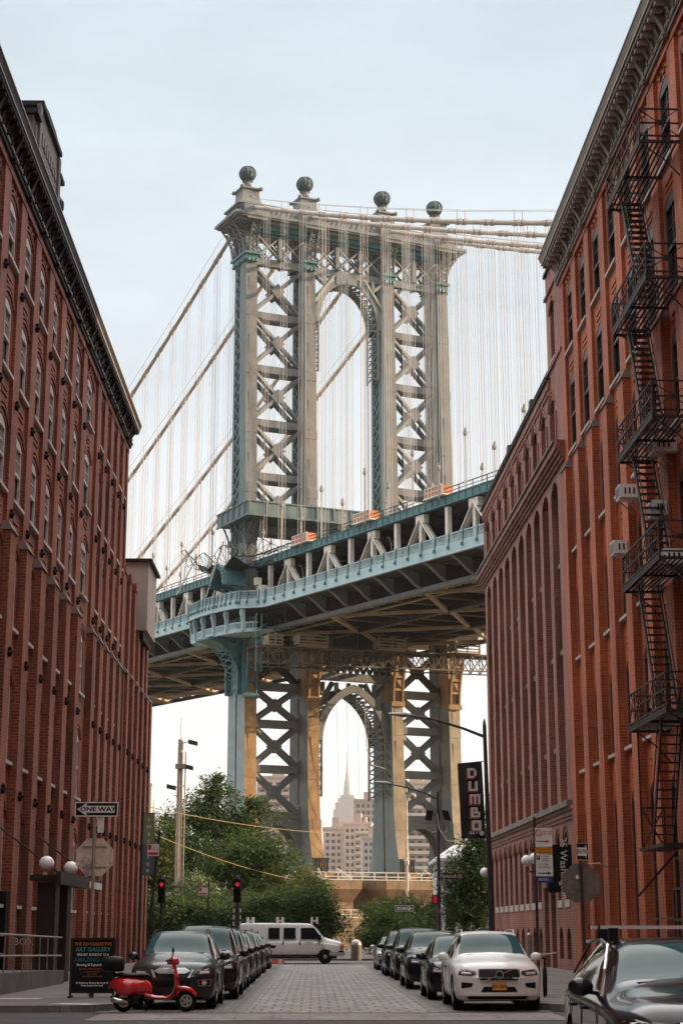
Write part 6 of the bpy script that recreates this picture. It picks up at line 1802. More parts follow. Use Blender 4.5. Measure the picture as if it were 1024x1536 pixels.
# sandwich board
t = thing('sandwich_board', 'black sandwich board advertising an art gallery beside the red scooter', 'sign board', (-5.27,41.4,.13), radians(2))
m = MB(); m.box(-.50,.50,-.02,.02,.14,1.34); bd = m.build('board', M['ink'], t)
m = MB()
for sg in (-1,1): m.box(sg*.51-.025,sg*.51+.025,-.035,.035,.0,1.37); m.box(sg*.5-.035,sg*.5+.035,-.3,.3,.0,.05)
m.box(-.5,.5,-.035,.035,1.34,1.38); m.box(-.5,.5,-.035,.035,.10,.14); m.box(-.05,.05,-.03,.03,0,.10); m.build('frame', M['iron'], t)
M['ink_orange'] = flat('orange_lettering', (.75,.16,.02), .5); M['ink_teal'] = flat('teal_lettering', (.04,.38,.42), .5); M['ink_teal2'] = flat('dark_teal_lettering', (.02,.17,.22), .5); M['ink_rust'] = flat('rust_lettering', (.25,.07,.03), .5)
for s, z, h, mt, sx in (('THE GO COLLECTIVE', 1.235, .10, 'ink_orange', .92),('ART GALLERY', 1.11, .135, 'ink_teal', .98),('FRIDAY SUNDAY 12-6', .99, .085, 'white', .92),('AMAZING ART', .87, .14, 'ink_teal2', .95),('Showing till September 1st', .755, .08, 'white', .88),
                       ('paintings prints photographs', .665, .06, 'ink_rust', .9),('sculpture drawing', .60, .06, 'ink_rust', .9),('open studio', .545, .055, 'ink_rust', .9),('and much more besides', .49, .055, 'ink_rust', .9),('55 Washington Street at the corner of', .34, .055, 'white', .88),('Water Street Lower Level', .28, .055, 'white', .9)):
    text(s, h, M[mt], bd, (0,-.023,z), depth=.002, bold=.002, sx=sx)
# ramp with handrail at the left building
rp = thing('access_ramp', 'concrete access ramp with steel handrails along the left building', 'ramp', (-7.9,47,.13))
m = MB(); m.hexa([(-2,-12,-.1),(.0,-12,-.1),(.35,5.6,-.1),(-2,5.6,-.1)], [(-2,-12,.62),(.0,-12,.62),(.35,5.6,.40),(-2,5.6,.40)]); m.build('base', M['concrete'], rp)
m = MB()
def rx(y): return -.08+.35*(y+12)/17.6
def rz_(y): return .62-.22*(y+12)/17.6
for h in (.95, .42): m.tube([(rx(-12),-12,rz_(-12)+h),(rx(5.4),5.4,rz_(5.4)+h)], .028, 7)
y = -12
while y < 5.5: m.tube([(rx(y),y,rz_(y)-.02),(rx(y),y,rz_(y)+.95)], .022, 6); y += 1.25
for h in (.95,.42): m.tube([(-1.6,-12,rz_(-12)+h+.05),(-1.45,5.4,rz_(5.4)+h+.05)], .024, 6)
y = -12
while y < 5.5: m.tube([(-1.55,y,rz_(y)-.02),(-1.55,y,rz_(y)+1.0)], .018, 6); y += 2.5
m.build('handrail', M['galv'], rp)
text('BOX', .3, M['white'], lb, lxf(53.2, .92, 1.35), depth=.004).rotation_euler = (pi/2,0,-pi/2)
# right: steel stair rail against the orange facade
t = thing('handrail', 'grey steel stair rail against the orange facade behind the nearest car', 'railing', (10.35,44,.13), radians(1.4))
m = MB()
for z in (1.0,1.85,2.7): m.bar((0,-.5,z),(0,4.5,z),.06,.06)
for y in (-.5,1.2,2.9,4.5): m.bar((0,y,0),(0,y,2.7),.06,.06)
m.bar((-.3,-.5,2.3),(-.1,-4,0.0),.09,.12); m.bar((-.9,-.5,2.2),(-.7,-4,0.0),.09,.12); m.bar((0,4.5,1.9),(.0,8,1.9),.05,.05)
m.build('rail', M['pole_dark'], t)
m = MB(); m.box(-.9,.6,-1.2,4.5,.85,.97); m.build('landing', M['concrete'], t)
# lamp post with DUMBO banner
t = thing('street_lamp', 'tall dark lamp post with long arm, standing behind the white SUV', 'lamp post', (6.45,62,.13))
m = MB(); m.tube([(0,0,0),(0,0,1.1)],.15,10); m.tube([(0,0,1.1),(-.06,0,4.8),(-.13,0,9.0)],[.115,.09,.07],10); m.build('post', M['pole_dark'], t)
m = MB(); m.tube([(-.13,0,8.55),(-.9,0,8.85),(-2.0,0,9.2),(-2.9,0,9.32)],[.06,.05,.045,.04],8); m.lathe([(.02,-.1),(.06,0),(.02,.16)], (-.13,0,9.05), 8); arm = m.build('arm', M['pole_dark'], t)
m = MB(); m.tube([(-2.8,0,9.33),(-3.1,0,9.36),(-3.7,0,9.40)],[.05,.10,.04],8); m.build('lamp_head', M['galv'], t)
m = MB(); m.tube([(-.12,0,7.65),(-1.15,0,7.55)],.02,6); m.tube([(-.05,0,4.85),(-1.05,0,4.85)],.02,6); m.build('banner_arm', M['pole_dark'], t)
b = thing('street_banner', 'black vertical banner with stacked white letters DUMBO on the lamp post', 'banner', (6.45,61.95,.13))
n = 10
m = MB(); rows = [[(-1.16+.10*j/n+(.90-.0*j/n)*i/8, .03*sin(i*1.1+j*.7), 7.53-2.67*j/n+(.09*i/8)*(1-j/n)) for i in range(9)] for j in range(n+1)]
for r0, r1 in zip(rows, rows[1:]): m.add(r0+r1, [(i,i+1,9+i+1,9+i) for i in range(8)])
clth = m.build('cloth', flat('black_cloth', (.012,.011,.014), .7), b, recalc=False); md = clth.modifiers.new('thickness','SOLIDIFY'); md.thickness = .012; md.offset = 1
GL = {'D':['##. ','# .#','#  #','###.'],'U':['#  #','#  #','#  #','####'],'M':['#####','# # #','# # #','# # #'],'B':['##  ','# # ','####','####'],'O':['####','#  #','#  #','####']}
M['letter_red'] = flat('letter_red', (.42,.05,.04), .7); M['letter_orange'] = flat('letter_orange', (.55,.18,.02), .7); M['letter_white'] = flat('letter_white', (.62,.64,.66), .7)
def block(ch):
    """stroke rectangles of a squared letter, unit box"""
    return {'D':[(0,0,.28,1),(.28,.78,.8,1),(.28,0,.8,.22),(.74,.22,1,.80)],'U':[(0,0,.27,1),(.73,0,1,1),(.27,0,.73,.23)],'M':[(0,.0,.2,1),(.4,0,.6,.8),(.8,0,1,.8),(.2,.8,1,1)],
            'B':[(0,0,.26,1),(.26,.80,.72,1),(.5,.55,.72,.80),(.26,.40,1,.55),(.76,.18,1,.40),(.26,0,1,.18)],'O':[(0,0,.28,1),(.72,0,1,1),(.28,.76,.72,1),(.28,0,.72,.24)]}[ch]
for k, ch in enumerate('DUMBO'):
    x0, z0 = -.80+.035*k, 7.02-.475*k; wl_, hl_ = (.33 if ch != 'M' else .38), .36
    m = MB(); 
    for (a0,b0,a1,b1) in block(ch): m.box(x0+a0*wl_,x0+a1*wl_,-.085,-.06,z0+b0*hl_,z0+b1*hl_)
    lt_ = m.build('letter', M['letter_white'], clth)
    m = MB()
    for (a0,b0,a1,b1) in block(ch): m.box(x0+a0*wl_-.05,x0+a1*wl_-.035,-.059,-.04,z0+b0*hl_-.05,z0+b1*hl_-.03)
    m.build('letter_shade', M['letter_red'] if k < 3 else M['letter_orange'], lt_)
text('BIG >', .13, M['letter_white'], clth, (-.62,-.06,5.02), depth=.003, bold=.004)
m = MB(); m.lathe([(.085,-.01),(.085,0)], (-.32,-.06,5.02), 14, 'y'); m.build('round_mark', M['letter_white'], clth)
# second lamp post with floodlights, street name and signal
t = thing('street_lamp', 'lamp post with twin floodlights and Plymouth St sign at the far crossing', 'lamp post', (6.95,95,.0))
m = MB(); m.tube([(0,0,0),(0,0,1.2)],.16,10); m.tube([(0,0,1.2),(.03,0,9.3)],[.12,.085],10); m.build('post', M['pole_dark'], t)
m = MB(); m.tube([(.03,0,8.9),(-.8,0,9.3),(-2.0,0,9.62),(-2.7,0,9.75)],[.06,.05,.045,.04],8); m.build('arm', M['pole_dark'], t)
m = MB(); m.tube([(-2.6,0,9.76),(-2.9,0,9.80),(-3.5,0,9.86)],[.05,.11,.05],8); m.build('lamp_head', M['galv'], t)
for sg in (-1,1):
    m = MB(); m.tube([(0,0,7.15),(sg*.35,0,7.05),(sg*.55,0,7.2),(sg*.55,0,7.7)], .03, 6); fb2 = m.build('flood_arm', M['galv'], t)
    m = MB(); m.hexa([(sg*.55-.18,-.12,7.75),(sg*.55+.18,-.2,7.7),(sg*.55+.2,.1,7.7),(sg*.55-.16,.15,7.75)], [(sg*.42-.2,-.15,8.3),(sg*.42+.16,-.22,8.25),(sg*.42+.18,.1,8.25),(sg*.42-.18,.15,8.3)]); m.build('floodlight', M['black_plastic'], fb2)
m = MB(); m.tube([(-.02,-.05,8.1),(.05,-.1,7.3),(.5,-.1,6.6),(1.1,-.1,6.55),(1.55,-.05,6.85)], .028, 6); m.build('cable', M['white'], t)
m = MB(); m.box(.08,1.28,-.1,-.08,4.5,4.82); sn_ = m.build('street_name_sign', flat('brown_sign', (.045,.022,.018), .6), t); text('Plymouth St', .26, M['white'], sn_, (.68,-.104,4.66), depth=.003, sx=.95)
m = MB(); m.box(-.12,.35,-.1,-.08,4.2,4.42); m.build('small_sign', M['galv'], t)
m = MB(); m.box(-.38,-.05,-.16,.1,3.15,3.65); ps = m.build('pedestrian_signal', M['black_plastic'], t); m = MB(); m.box(-.33,-.10,-.165,-.16,3.2,3.6); m.build('lens', flat('signal_dark_red', (.08,.005,.01), .3, emit=(.5,.02,.05), es=.25), ps)
m = MB(); m.lathe([(.11,-.13),(.11,-.10)], (.0,0,2.75), 12, 'y'); m.build('red_sticker', M['sign_red'], t)
# far one way sign
t = thing('street_sign', 'small ONE WAY sign with a bird-box plate in front of the hedge', 'street sign', (5.45,103,.0))
pole(t, 4.0, .03, 'pole_dark'); one_way(t, 0, -.05, 3.02, 1.1, .34, False)
m = MB(); m.box(-.2,.1,-.06,-.045,3.55,3.85); m.build('plate', M['galv'], t)
# left signals
def signal(label, x, y, z, post):
    t = thing('traffic_signal', label, 'traffic light', (x,y,0), 0, 'red traffic lights on the left')
    m = MB(); m.tube([(0,.15,0),(0,.15,z)], .08 if post else .06, 8); m.tube([(0,.15,z),(0,.15,z+.9)],.05,6); m.build('post', M['pole_dark'], t)
    m = MB(); m.box(-.19,.19,-.14,.14,z-.55,z+.62); m.lathe([(.2,0),(.12,.12),(.05,.2)], (0,0,z+.62), 8)
    hs_ = m.build('housing', M['black_plastic'], t)
    for k, zz in enumerate((.36,.03,-.30)):
        m = MB(); m.lathe([(.10,-.16),(.105,-.141)], (0,0,z+zz), 16, 'y')
        m.build('lens', flat('red_light', (.6,.02,.04), .3, emit=(1,.02,.05), es=.28) if k == 0 else M['black_plastic'], hs_)
        v = MB(); n = 8; v.band([(.13*cos(pi*i/n), z+zz+.13*sin(pi*i/n)) for i in range(n+1)], [(.145*cos(pi*i/n), z+zz+.145*sin(pi*i/n)) for i in range(n+1)], -.34,-.141,'xz'); v.build('visor', M['black_plastic'], hs_)
    return t
signal('red traffic light left of the pale utility pole', -7.8, 88, 3.65, True)
s2 = signal('red traffic light on a banded post above the white van tail', -3.9, 87.6, 3.65, True)
m = MB()
for sg in (-1,1):
    for k in range(8): m.box(sg*.17-.035, sg*.17+.035, .05, .12, .3+.33*k, .3+.33*k+.2)
m.build('white_band', M['white'], s2)
t = thing('street_sign', 'small red and white parking sign on a thin pole between the red signals', 'street sign', (-5.28,86,.13))
pole(t, 3.95, .04, 'pole_dark'); a = plate_s(t, -.5, -.02, 3.3, 3.68, 'white'); m = MB(); m.box(-.48,-.33,-.068,-.0605,3.5,3.66); m.build('red_mark', M['sign_red'], a); m = MB(); m.box(-.45,-.08,-.068,-.0605,3.34,3.42); m.build('red_band', M['sign_red'], a)
# utility poles
t = thing('utility_pole', 'pale timber utility pole with flood lamps among the left trees', 'utility pole', (-8.75,110,-1.1))
m = MB(); m.tube([(0,0,0),(0,0,15.0)],[.24,.17],10); m.build('post', M['pole_pale'], t)
m = MB(); m.tube([(.35,-.1,0),(.35,-.1,14.2)],.05,6); m.box(-.3,.35,-.25,.2,13.1,13.4); m.tube([(0,0,15),(0,0,16.5)],.02,5); m.box(-.4,.4,-.24,.2,5.6,5.75); m.build('conduit', M['galv'], t)
for x, z in ((.8,14.9),(.55,13.3),(-.55,12.0)):
    m = MB(); m.tube([(0,0,z-.2),(x*.7,0,z)],.03,5); m.hexa([(x-.3,-.2,z-.16),(x+.3,-.2,z-.30),(x+.3,.2,z-.30),(x-.3,.2,z-.16)],[(x-.28,-.2,z+.1),(x+.3,-.2,z-.05),(x+.3,.2,z-.05),(x-.28,.2,z+.1)]); m.build('flood_lamp', M['pole_dark'], t)
m = MB(); m.box(-.75,-.35,-.2,.2,4.6,5.2); m.build('meter_box', M['white'], t)
t = thing('utility_pole', 'slim cream lamp pole in front of the bridge pier', 'utility pole', (8.2,150,0))
m = MB(); m.tube([(0,0,0),(0,0,14.1)],[.17,.10],10); m.lathe([(.25,3.8),(.28,4.1),(.2,4.5)], (0,0,0), 10); m.lathe([(.2,7.4),(.22,7.7),(.14,7.9)], (0,0,0), 10); m.build('post', paint('cream_pole', (.62,.53,.40), .6), t)
m = MB(); m.box(-.1,.9,-.15,.15,13.6,13.75); m.sphere((.6,0,13.4),.3,10,7); m.build('lamp_head', M['galv'], t)
# overhead wires
M['wire'] = flat('yellow_wire', (.28,.22,.10), .7, spec=.2)
for lab, p, q, sag in (('upper yellowish overhead wire crossing in front of the left trees', (-10.5,90,8.5), (1.8,118,8.3), .35), ('lower yellowish overhead wire slanting down across the left trees', (-9.6,92,7.2), (-1.5,118,5.2), .3)):
    t = thing('overhead_wire', lab, 'wire', (0,0,0), 0, 'yellow overhead wires')
    m = MB(); m.tube([tuple(p[i]+(q[i]-p[i])*k/12-(sag*4*(k/12)*(1-k/12) if i == 2 else 0) for i in range(3)) for k in range(13)], .02, 5); m.build('cable', M['wire'], t)
# litter barrel, bollard, mailbox, bicycle
t = thing('litter_bin', 'pale dome-topped litter bin across the far crossing', 'bin', (2.52,101.6,.0))
m = MB(); m.lathe([(.28,.0),(.32,.05),(.32,.85),(.34,.9)], n=16); m.build('drum', M['stone'], t, smooth=True); m = MB(); m.lathe([(.32,.9),(.30,1.06),(.2,1.18),(.05,1.22)], n=16); m.build('dome', M['galv'], t, smooth=True)
t = thing('bollard', 'short grey bollard on a flat foot by the brown building door', 'bollard', (9.1,72.5,.13))
m = MB(); m.lathe([(.42,0),(.45,.06),(.2,.12),(.11,.16),(.10,1.35),(.12,1.4),(.05,1.5)], n=12); m.build('post', M['galv'], t)
t = thing('mailbox', 'blue-green mailbox against the brown building', 'mailbox', (8.7,88,.13))
m = MB(); m.box(-.45,.45,-.3,.3,.2,1.4); n = 8; m.prism([(-.45,1.4)]+[(-.45*cos(pi*i/n),1.4+.35*sin(pi*i/n)) for i in range(1,n)]+[(.45,1.4)], -.3,.3,'xz'); m.build('case', M['steel_teal'], t)
m = MB(); m.box(-.2,.2,-.31,-.301,.9,1.1); m.build('label', M['white'], t); m = MB()
for x in (-.4,.4): m.box(x-.04,x+.04,-.25,.25,0,.2)
m.build('leg', M['pole_dark'], t)
t = thing('bicycle', 'black bicycle leaning behind the white SUV near the kerb', 'bicycle', (5.55,41.6,.13), radians(80))
for x in (0,1.02):
    m = MB(); m.tube([(x+.34*cos(2*pi*i/24),0,.34+.34*sin(2*pi*i/24)) for i in range(25)], .02, 6, False); 
    for i in range(8): m.bar((x,0,.34),(x+.33*cos(pi*i/4),0,.34+.33*sin(pi*i/4)),.006,.006)
    m.build('wheel', M['rubber'], t)
m = MB()
for p, q in (((0,0,.34),(.42,0,.30)),((0,0,.34),(.30,0,.80)),((.42,0,.30),(.28,0,.86)),((.30,0,.80),(.86,0,.82)),((.42,0,.30),(.88,0,.74)),((1.02,0,.34),(.84,0,.96))): m.tube([p,q],.018,6)
m.build('frame', M['black_plastic'], t)
m = MB(); m.tube([(.86,-.28,1.02),(.84,0,.98),(.86,.28,1.02)],.014,6); m.build('handlebar', M['galv'], t); m = MB(); loft(m, [(.14,0,.90,.07,.025),(.28,0,.91,.06,.03),(.42,0,.90,.02,.02)]); m.build('saddle', M['black_plastic'], t)
t = thing('road_barrier', 'low red and white road barrier block under the van tail', 'barrier', (-1.95,91.0,.0))
m = MB(); m.hexa([(-.45,-.2,0),(.45,-.2,0),(.45,.2,0),(-.45,.2,0)],[(-.42,-.12,.24),(.42,-.12,.24),(.42,.12,.24),(-.42,.12,.24)]); m.build('body', flat('barrier_red', (.5,.06,.03), .5), t); m = MB(); m.box(.1,.3,-.22,.22,.0,.25); m.build('band', M['white'], t)
# ------------------------------------------------------------------ trees and shrubs: limbs plus thousands of leaf blades
RNG = np.random.default_rng(11)
def leaves(blobs, n, size, droop=.3):
    """leaf blades gathered in clumps inside ellipsoids (cx,cy,cz,rx,ry,rz)"""
    vol = np.array([b[3]*b[4]*b[5] for b in blobs])**.67; cnt = (vol/vol.sum()*n).astype(int)
    P = []; big = []
    for b, k in zip(blobs, cnt):
        nc = max(6, int(k/60))
        d = RNG.normal(size=(nc,3)); d /= np.linalg.norm(d,axis=1)[:,None]
        rr = RNG.uniform(.35,1.0,size=(nc,1))**.55*(1+.14*RNG.normal(size=(nc,1)))
        c = d*rr*np.array(b[3:6])+np.array(b[:3])
        idx = RNG.integers(0, nc, size=k)
        spread = min(b[3:6])*.13+size*1.0
        q = c[idx]+RNG.normal(size=(k,3))*spread*np.array([1,1,.6])
        P.append(q); big.append(np.zeros(k))
        kb = max(8, k//9)                              # larger sprays deep inside fill the heart of the crown
        d = RNG.normal(size=(kb,3)); d /= np.linalg.norm(d,axis=1)[:,None]
        P.append(np.array(b[:3])+d*RNG.uniform(0,.72,size=(kb,1))*np.array(b[3:6])); big.append(np.ones(kb))
    P = np.concatenate(P); big = np.concatenate(big); ok = P[:,2] > .05; P = P[ok]; big = big[ok]; k = len(P)
    a = RNG.normal(size=(k,3)); a /= np.linalg.norm(a,axis=1)[:,None]; a[:,2] = a[:,2]*.6-droop; a /= np.linalg.norm(a,axis=1)[:,None]
    r = RNG.normal(size=(k,3)); b_ = np.cross(a, r); b_ /= np.linalg.norm(b_,axis=1)[:,None]
    L = size*RNG.uniform(.6,1.35,size=(k,1))*(1+1.9*big[:,None]); W = L*RNG.uniform(.28,.42,size=(k,1))
    nrm = np.cross(a, b_)*L*.12
    V_ = np.stack([P-a*L*.5, P+b_*W*.5+nrm, P+a*L*.5, P-b_*W*.5+nrm], axis=1).reshape(-1,3)
    return V_
def leaf_obj(name, V_, mats, parent, split=(.6,.3,.1)):
    k = len(V_)//4
    me = bpy.data.meshes.new(name)
    me.vertices.add(k*4); me.vertices.foreach_set('co', V_.astype(np.float32).ravel())
    me.loops.add(k*4); me.loops.foreach_set('vertex_index', np.arange(k*4, dtype=np.int32))
    me.polygons.add(k); me.polygons.foreach_set('loop_start', np.arange(0,k*4,4,dtype=np.int32)); me.polygons.foreach_set('loop_total', np.full(k,4,dtype=np.int32))
    for m in mats: me.materials.append(m)
    if len(mats) > 1:
        me.polygons.foreach_set('material_index', RNG.choice(len(mats), size=k, p=split[:len(mats)] if abs(sum(split[:len(mats)])-1) < 1e-6 else None).astype(np.int32))
    me.update(calc_edges=True)
    return obj(name, me, parent)
def tree(name, label, x, y, blobs, n, size, mats, trunk_h, trunk_r, group=None, split=(.6,.3,.1), limbs=True):
    t = thing(name, label, 'tree' if 'tree' in name else 'shrub', (x,y,0), 0, group)
    m = MB()
    top = max(b[2] for b in blobs)
    m.tube([(0,0,-.1),(.05,0,trunk_h*.5),(.0,.05,trunk_h)], [trunk_r,trunk_r*.8,trunk_r*.65], 9)
    for b in blobs:
        z0 = trunk_h*rnd.uniform(.55,1.0); c = Vector((b[0],b[1],b[2])); s = Vector((0,0,z0)); mid = s.lerp(c,.5)+Vector((0,0,rnd.uniform(-.2,.3)))
        m.tube([s, mid, c], [trunk_r*.5, trunk_r*.33, trunk_r*.12], 6)
        for _ in range(5):
            e = c+Vector((rnd.uniform(-1,1)*b[3]*.8, rnd.uniform(-1,1)*b[4]*.8, rnd.uniform(-.6,.9)*b[5])); m.tube([mid.lerp(c,.6), e], [trunk_r*.16, trunk_r*.05], 5)
    m.build('trunk', M['bark'], t)
    leaf_obj('crown', leaves(blobs, n, size), [M[q] for q in mats], t, split)
    return t
G1 = 'trees at the far end of the street on the left'
tree('dense_tree', 'tall dark tree right of the pale utility pole', -7.0, 126, [(-1.2,0,9.6,2.6,2.4,2.3),(1.6,.5,9.3,2.4,2.3,2.0),(-2.6,.3,7.4,2.4,2.4,2.2),(.4,-.5,7.2,2.9,2.6,2.4),(2.6,0,7.0,1.8,2.0,2.1),(-.6,0,11.6,1.4,1.3,1.2),(0,0,4.6,3.4,2.8,2.4),(-.2,.2,12.7,.8,.8,.8),(2.6,.2,10.8,1.0,.9,.9)], 21000, .27, ('leaf_dark','leaf_mid'), 6.5, .35, G1, (.72,.28))
tree('small_tree', 'small pale feathery tree at the corner of the low left building', -10.4, 112, [(0,0,6.6,1.7,1.5,1.6),(.5,0,4.6,1.9,1.7,1.7),(-.9,0,8.0,.9,.9,1.0),(1.2,.4,8.0,.7,.7,.8)], 7000, .24, ('leaf_mid','leaf_dark','leaf_gold'), 5, .16, G1, (.6,.25,.15))
tree('slender_tree', 'slender open tree left of the pale utility pole', -11.2, 134, [(0,0,10.0,1.3,1.2,1.2),(-.6,0,8.2,1.3,1.2,1.2),(.4,0,6.4,1.6,1.4,1.5)], 3400, .27, ('leaf_dark','leaf_mid'), 8, .16, G1, (.7,.3))
tree('flowering_bush', 'bush with pale blossom at the foot of the utility pole', -7.9, 116, [(0,0,4.3,2.2,1.8,1.3),(-1.2,0,3.0,2,1.7,1.5),(1.3,0,3.0,2,1.7,1.5)], 8000, .22, ('leaf_mid','leaf_pale','leaf_dark') if 'leaf_pale' in M else ('leaf_mid','leaf_gold','leaf_dark'), 2.5, .14, G1, (.5,.3,.2))
tree('broad_tree', 'broad mid green tree above the white van', -4.1, 119, [(-1.2,0,6.9,2.3,2.1,1.6),(1.2,0,6.3,2.0,2.0,1.7),(0,0,4.6,3.2,2.6,2.0),(-2.4,.2,5.2,1.8,1.7,1.6)], 14000, .25, ('leaf_mid','leaf_dark'), 4, .25, G1, (.6,.4))
tree('sunlit_tree', 'small yellow-green tree catching the sun before the pier', -.6, 142, [(0,0,5.9,1.1,1.1,1.1),(.9,0,5.1,1.0,1.0,1.0),(-1.0,0,5.0,1.2,1.2,1.2),(.1,0,3.8,1.7,1.6,1.3)], 4500, .26, ('leaf_gold','leaf_mid'), 4, .16, G1, (.75,.25))
tree('dark_bush', 'dark green bush behind the white van bonnet', -.3, 111, [(0,0,3.4,1.9,1.8,1.5),(1.2,0,2.4,1.2,1.4,1.3),(-1.4,0,2.9,1.8,1.6,1.5),(.0,0,1.3,2.2,1.8,1.2)], 9500, .25, ('leaf_dark','leaf_mid'), 2, .14, G1, (.65,.35))
tree('dark_bush', 'low dark bush behind the dark sedan and van tail', -3.6, 110, [(0,0,2.9,2.4,1.7,1.4),(-1.8,0,2.4,1.8,1.6,1.4),(1.5,0,2.2,1.8,1.5,1.3),(0,0,1.1,3.2,1.7,1.1)], 11000, .24, ('leaf_dark','leaf_mid'), 2, .14, G1, (.7,.3))
tree('dark_bush', 'dark bush below the street banner at the far left', -8.2, 108, [(0,0,2.7,2.2,1.7,1.6),(-1.7,0,2.6,1.6,1.5,1.6),(1.6,0,2.2,1.7,1.5,1.4),(0,0,1.1,3.0,1.7,1.1)], 11000, .24, ('leaf_dark','leaf_mid'), 2, .14, G1, (.72,.28))
tree('yellow_green_bush', 'bush with yellow tips around the pole foot behind the signals', -5.4, 113, [(0,0,3.2,1.7,1.5,1.2),(1.4,0,2.9,1.3,1.2,1.1),(-1.3,0,2.6,1.4,1.3,1.2)], 4500, .26, ('leaf_mid','leaf_gold'), 2, .12, G1, (.7,.3))
G2 = 'hedge shrubs across the far crossing'
tree('hedge_shrub', 'rounded hedge shrub nearest the litter bin', 4.6, 106.5, [(0,0,1.9,1.5,1.3,1.2),(-.9,0,1.2,1.1,1.1,1.0),(.9,0,1.3,1.2,1.1,1.0)], 5000, .22, ('leaf_mid','leaf_dark'), 1.2, .1, G2, (.65,.35))
tree('hedge_shrub', 'hedge shrub just left of the far lamp post', 5.9, 108, [(0,0,2.2,1.5,1.3,1.3),(.7,0,1.3,1.2,1.1,1.1),(-1.0,0,1.6,1.3,1.1,1.1)], 5000, .22, ('leaf_mid','leaf_dark'), 1.2, .1, G2, (.6,.4))
tree('hedge_shrub', 'upright hedge shrubs catching light below the pier rail', 5.0, 114, [(-1.0,0,2.3,1.0,.9,1.3),(.2,0,2.8,1.0,.9,1.4),(1.7,0,2.7,1.0,.9,1.4),(3.0,0,2.6,1.0,.9,1.4)], 6000, .22, ('leaf_mid','leaf_gold'), 1.5, .1, G2, (.85,.15))
tree('street_tree', 'bushy dark tree between the white house and the brown warehouse', 9.9, 104, [(0,0,5.9,1.5,1.4,1.5),(-.6,0,4.3,1.8,1.5,1.5),(.7,0,4.0,1.5,1.4,1.6),(-.4,0,2.7,1.7,1.4,1.2),(.3,0,7.3,.9,.9,.9)], 11000, .22, ('leaf_dark','leaf_mid'), 3.2, .16, None, (.7,.3))
tree('street_tree', 'tall tree showing between the DUMBO lamp post and the brown warehouse', 12.6, 112, [(0,0,8.6,1.4,1.3,1.5),(-.3,0,6.4,1.6,1.4,1.6),(.2,0,10.2,.9,.9,.9)], 4500, .28, ('leaf_mid','leaf_dark'), 5, .16, None, (.6,.4))
# ---- white house on the far right corner
wh = thing('white_house', 'white painted house with tall columns and steps behind the far lamp post', 'house', (8.6,113,0))
M['white_wall'] = paint('white_wall', (.66,.66,.66), .7, var=.12, scale=1)
m = MB(); m.box(-.2,6,0,7,0,6.2); m.build('wall', M['white_wall'], wh)
m = MB(); m.prism([(-.5,6.2),(6.3,6.2),(6.3,6.4),(-.5,6.4)], -.5, 7.3, 'xz'); m.hexa([(-.5,-.5,6.4),(6.3,-.5,6.4),(6.3,7.3,6.4),(-.5,7.3,6.4)], [(.8,1,7.3),(5,1,7.3),(5,6,7.3),(.8,6,7.3)]); m.build('roof', M['white_wall'], wh)
for x in (-.1,.9,1.9,2.9):
    m = MB(); m.lathe([(.2,1.0),(.16,1.2),(.14,5.9),(.22,6.15)], (x,-.35,0), 10); m.build('column', M['white_wall'], wh)
for x in (.4,1.4,2.4):
    m = MB(); m.box(x-.28,x+.28,-.04,.02,1.4,4.0); w1 = m.build('window', M['win_frame_dark'], wh); m = MB(); m.box(x-.22,x+.22,-.05,-.041,1.5,3.9); m.build('pane', M['pane'], w1)
m = MB()
for k in range(6): m.box(-1.6+.3*k,1.5,-1.2,-.5,0,.17*(k+1))
m.build('steps', M['concrete'], wh); m = MB(); m.tube([(-1.7,-1.2,.9),(.2,-1.2,1.9),(1.4,-1.2,1.9)],.03,6); m.tube([(-1.7,-1.2,0),(-1.7,-1.2,.9)],.03,6); m.tube([(1.4,-1.2,1),(1.4,-1.2,1.9)],.03,6); m.build('handrail', M['galv'], wh)
# unseen block added on the right to keep the crossing in shade
ow = thing('brick_warehouse', 'plain unseen brick block added east of the crossing to shade it', 'building', (38,128,0))
m = MB(); m.box(-14,14,-20,20,0,11); m.build('wall', M['brick_red'], ow)
for k in range(6):
    for j in range(2):
        q = MB(); q.box(-14.08,-13.95,-17.5+6.2*k,-15.5+6.2*k,2+3.8*j,4.6+3.8*j); q.build('window', M['pane'], ow)

ow = thing('light_block', 'plain pale block added behind the viewer to cut and bounce light', 'building', (0,-32,0))  # unseen, added to darken recesses facing the viewer and bounce neutral light
m = MB(); m.box(-60,60,-14,14,0,32); m.build('wall', M['white_wall'], ow)
for k in range(12):
    for j in range(6):
        q = MB(); q.box(-41+7*k,-39.2+7*k,13.95,14.06,2+4.6*j,4.8+4.6*j); q.build('window', M['pane'], ow)
# ------------------------------------------------------------------ the city across the river
M['lime'] = paint('limestone', (.28,.26,.25), .9, var=.12, scale=.02, streak=False)
M['far_pane'] = flat('far_window', (.10,.10,.11), .3)
M['far_brick'] = paint('pale_tower_brick', (.60,.49,.42), .9, var=.12, scale=.05, streak=False)
M['far_pink'] = paint('pink_tower_brick', (.60,.51,.46), .9, var=.12, scale=.05, streak=False)
M['far_white'] = paint('pale_tower_concrete', (.60,.55,.50), .9, var=.12, scale=.05, streak=False)
M['far_brown'] = paint('brown_tower_brick', (.46,.37,.32), .9, var=.15, scale=.05, streak=False)
def grid_windows(parent, x0, x1, z0, z1, nx, nz, y=-.06, fw=.55, fh=.5, mat='far_pane'):
    sx, sz = (x1-x0)/nx, (z1-z0)/nz
    m = MB(); m.box(-sx*fw/2, sx*fw/2, y, y+.05, -sz*fh/2, sz*fh/2); me = m.mesh('window', M[mat])
    for i in range(nx):
        for j in range(nz): obj('window', me, parent, (x0+sx*(i+.5), 0, z0+sz*(j+.5)))
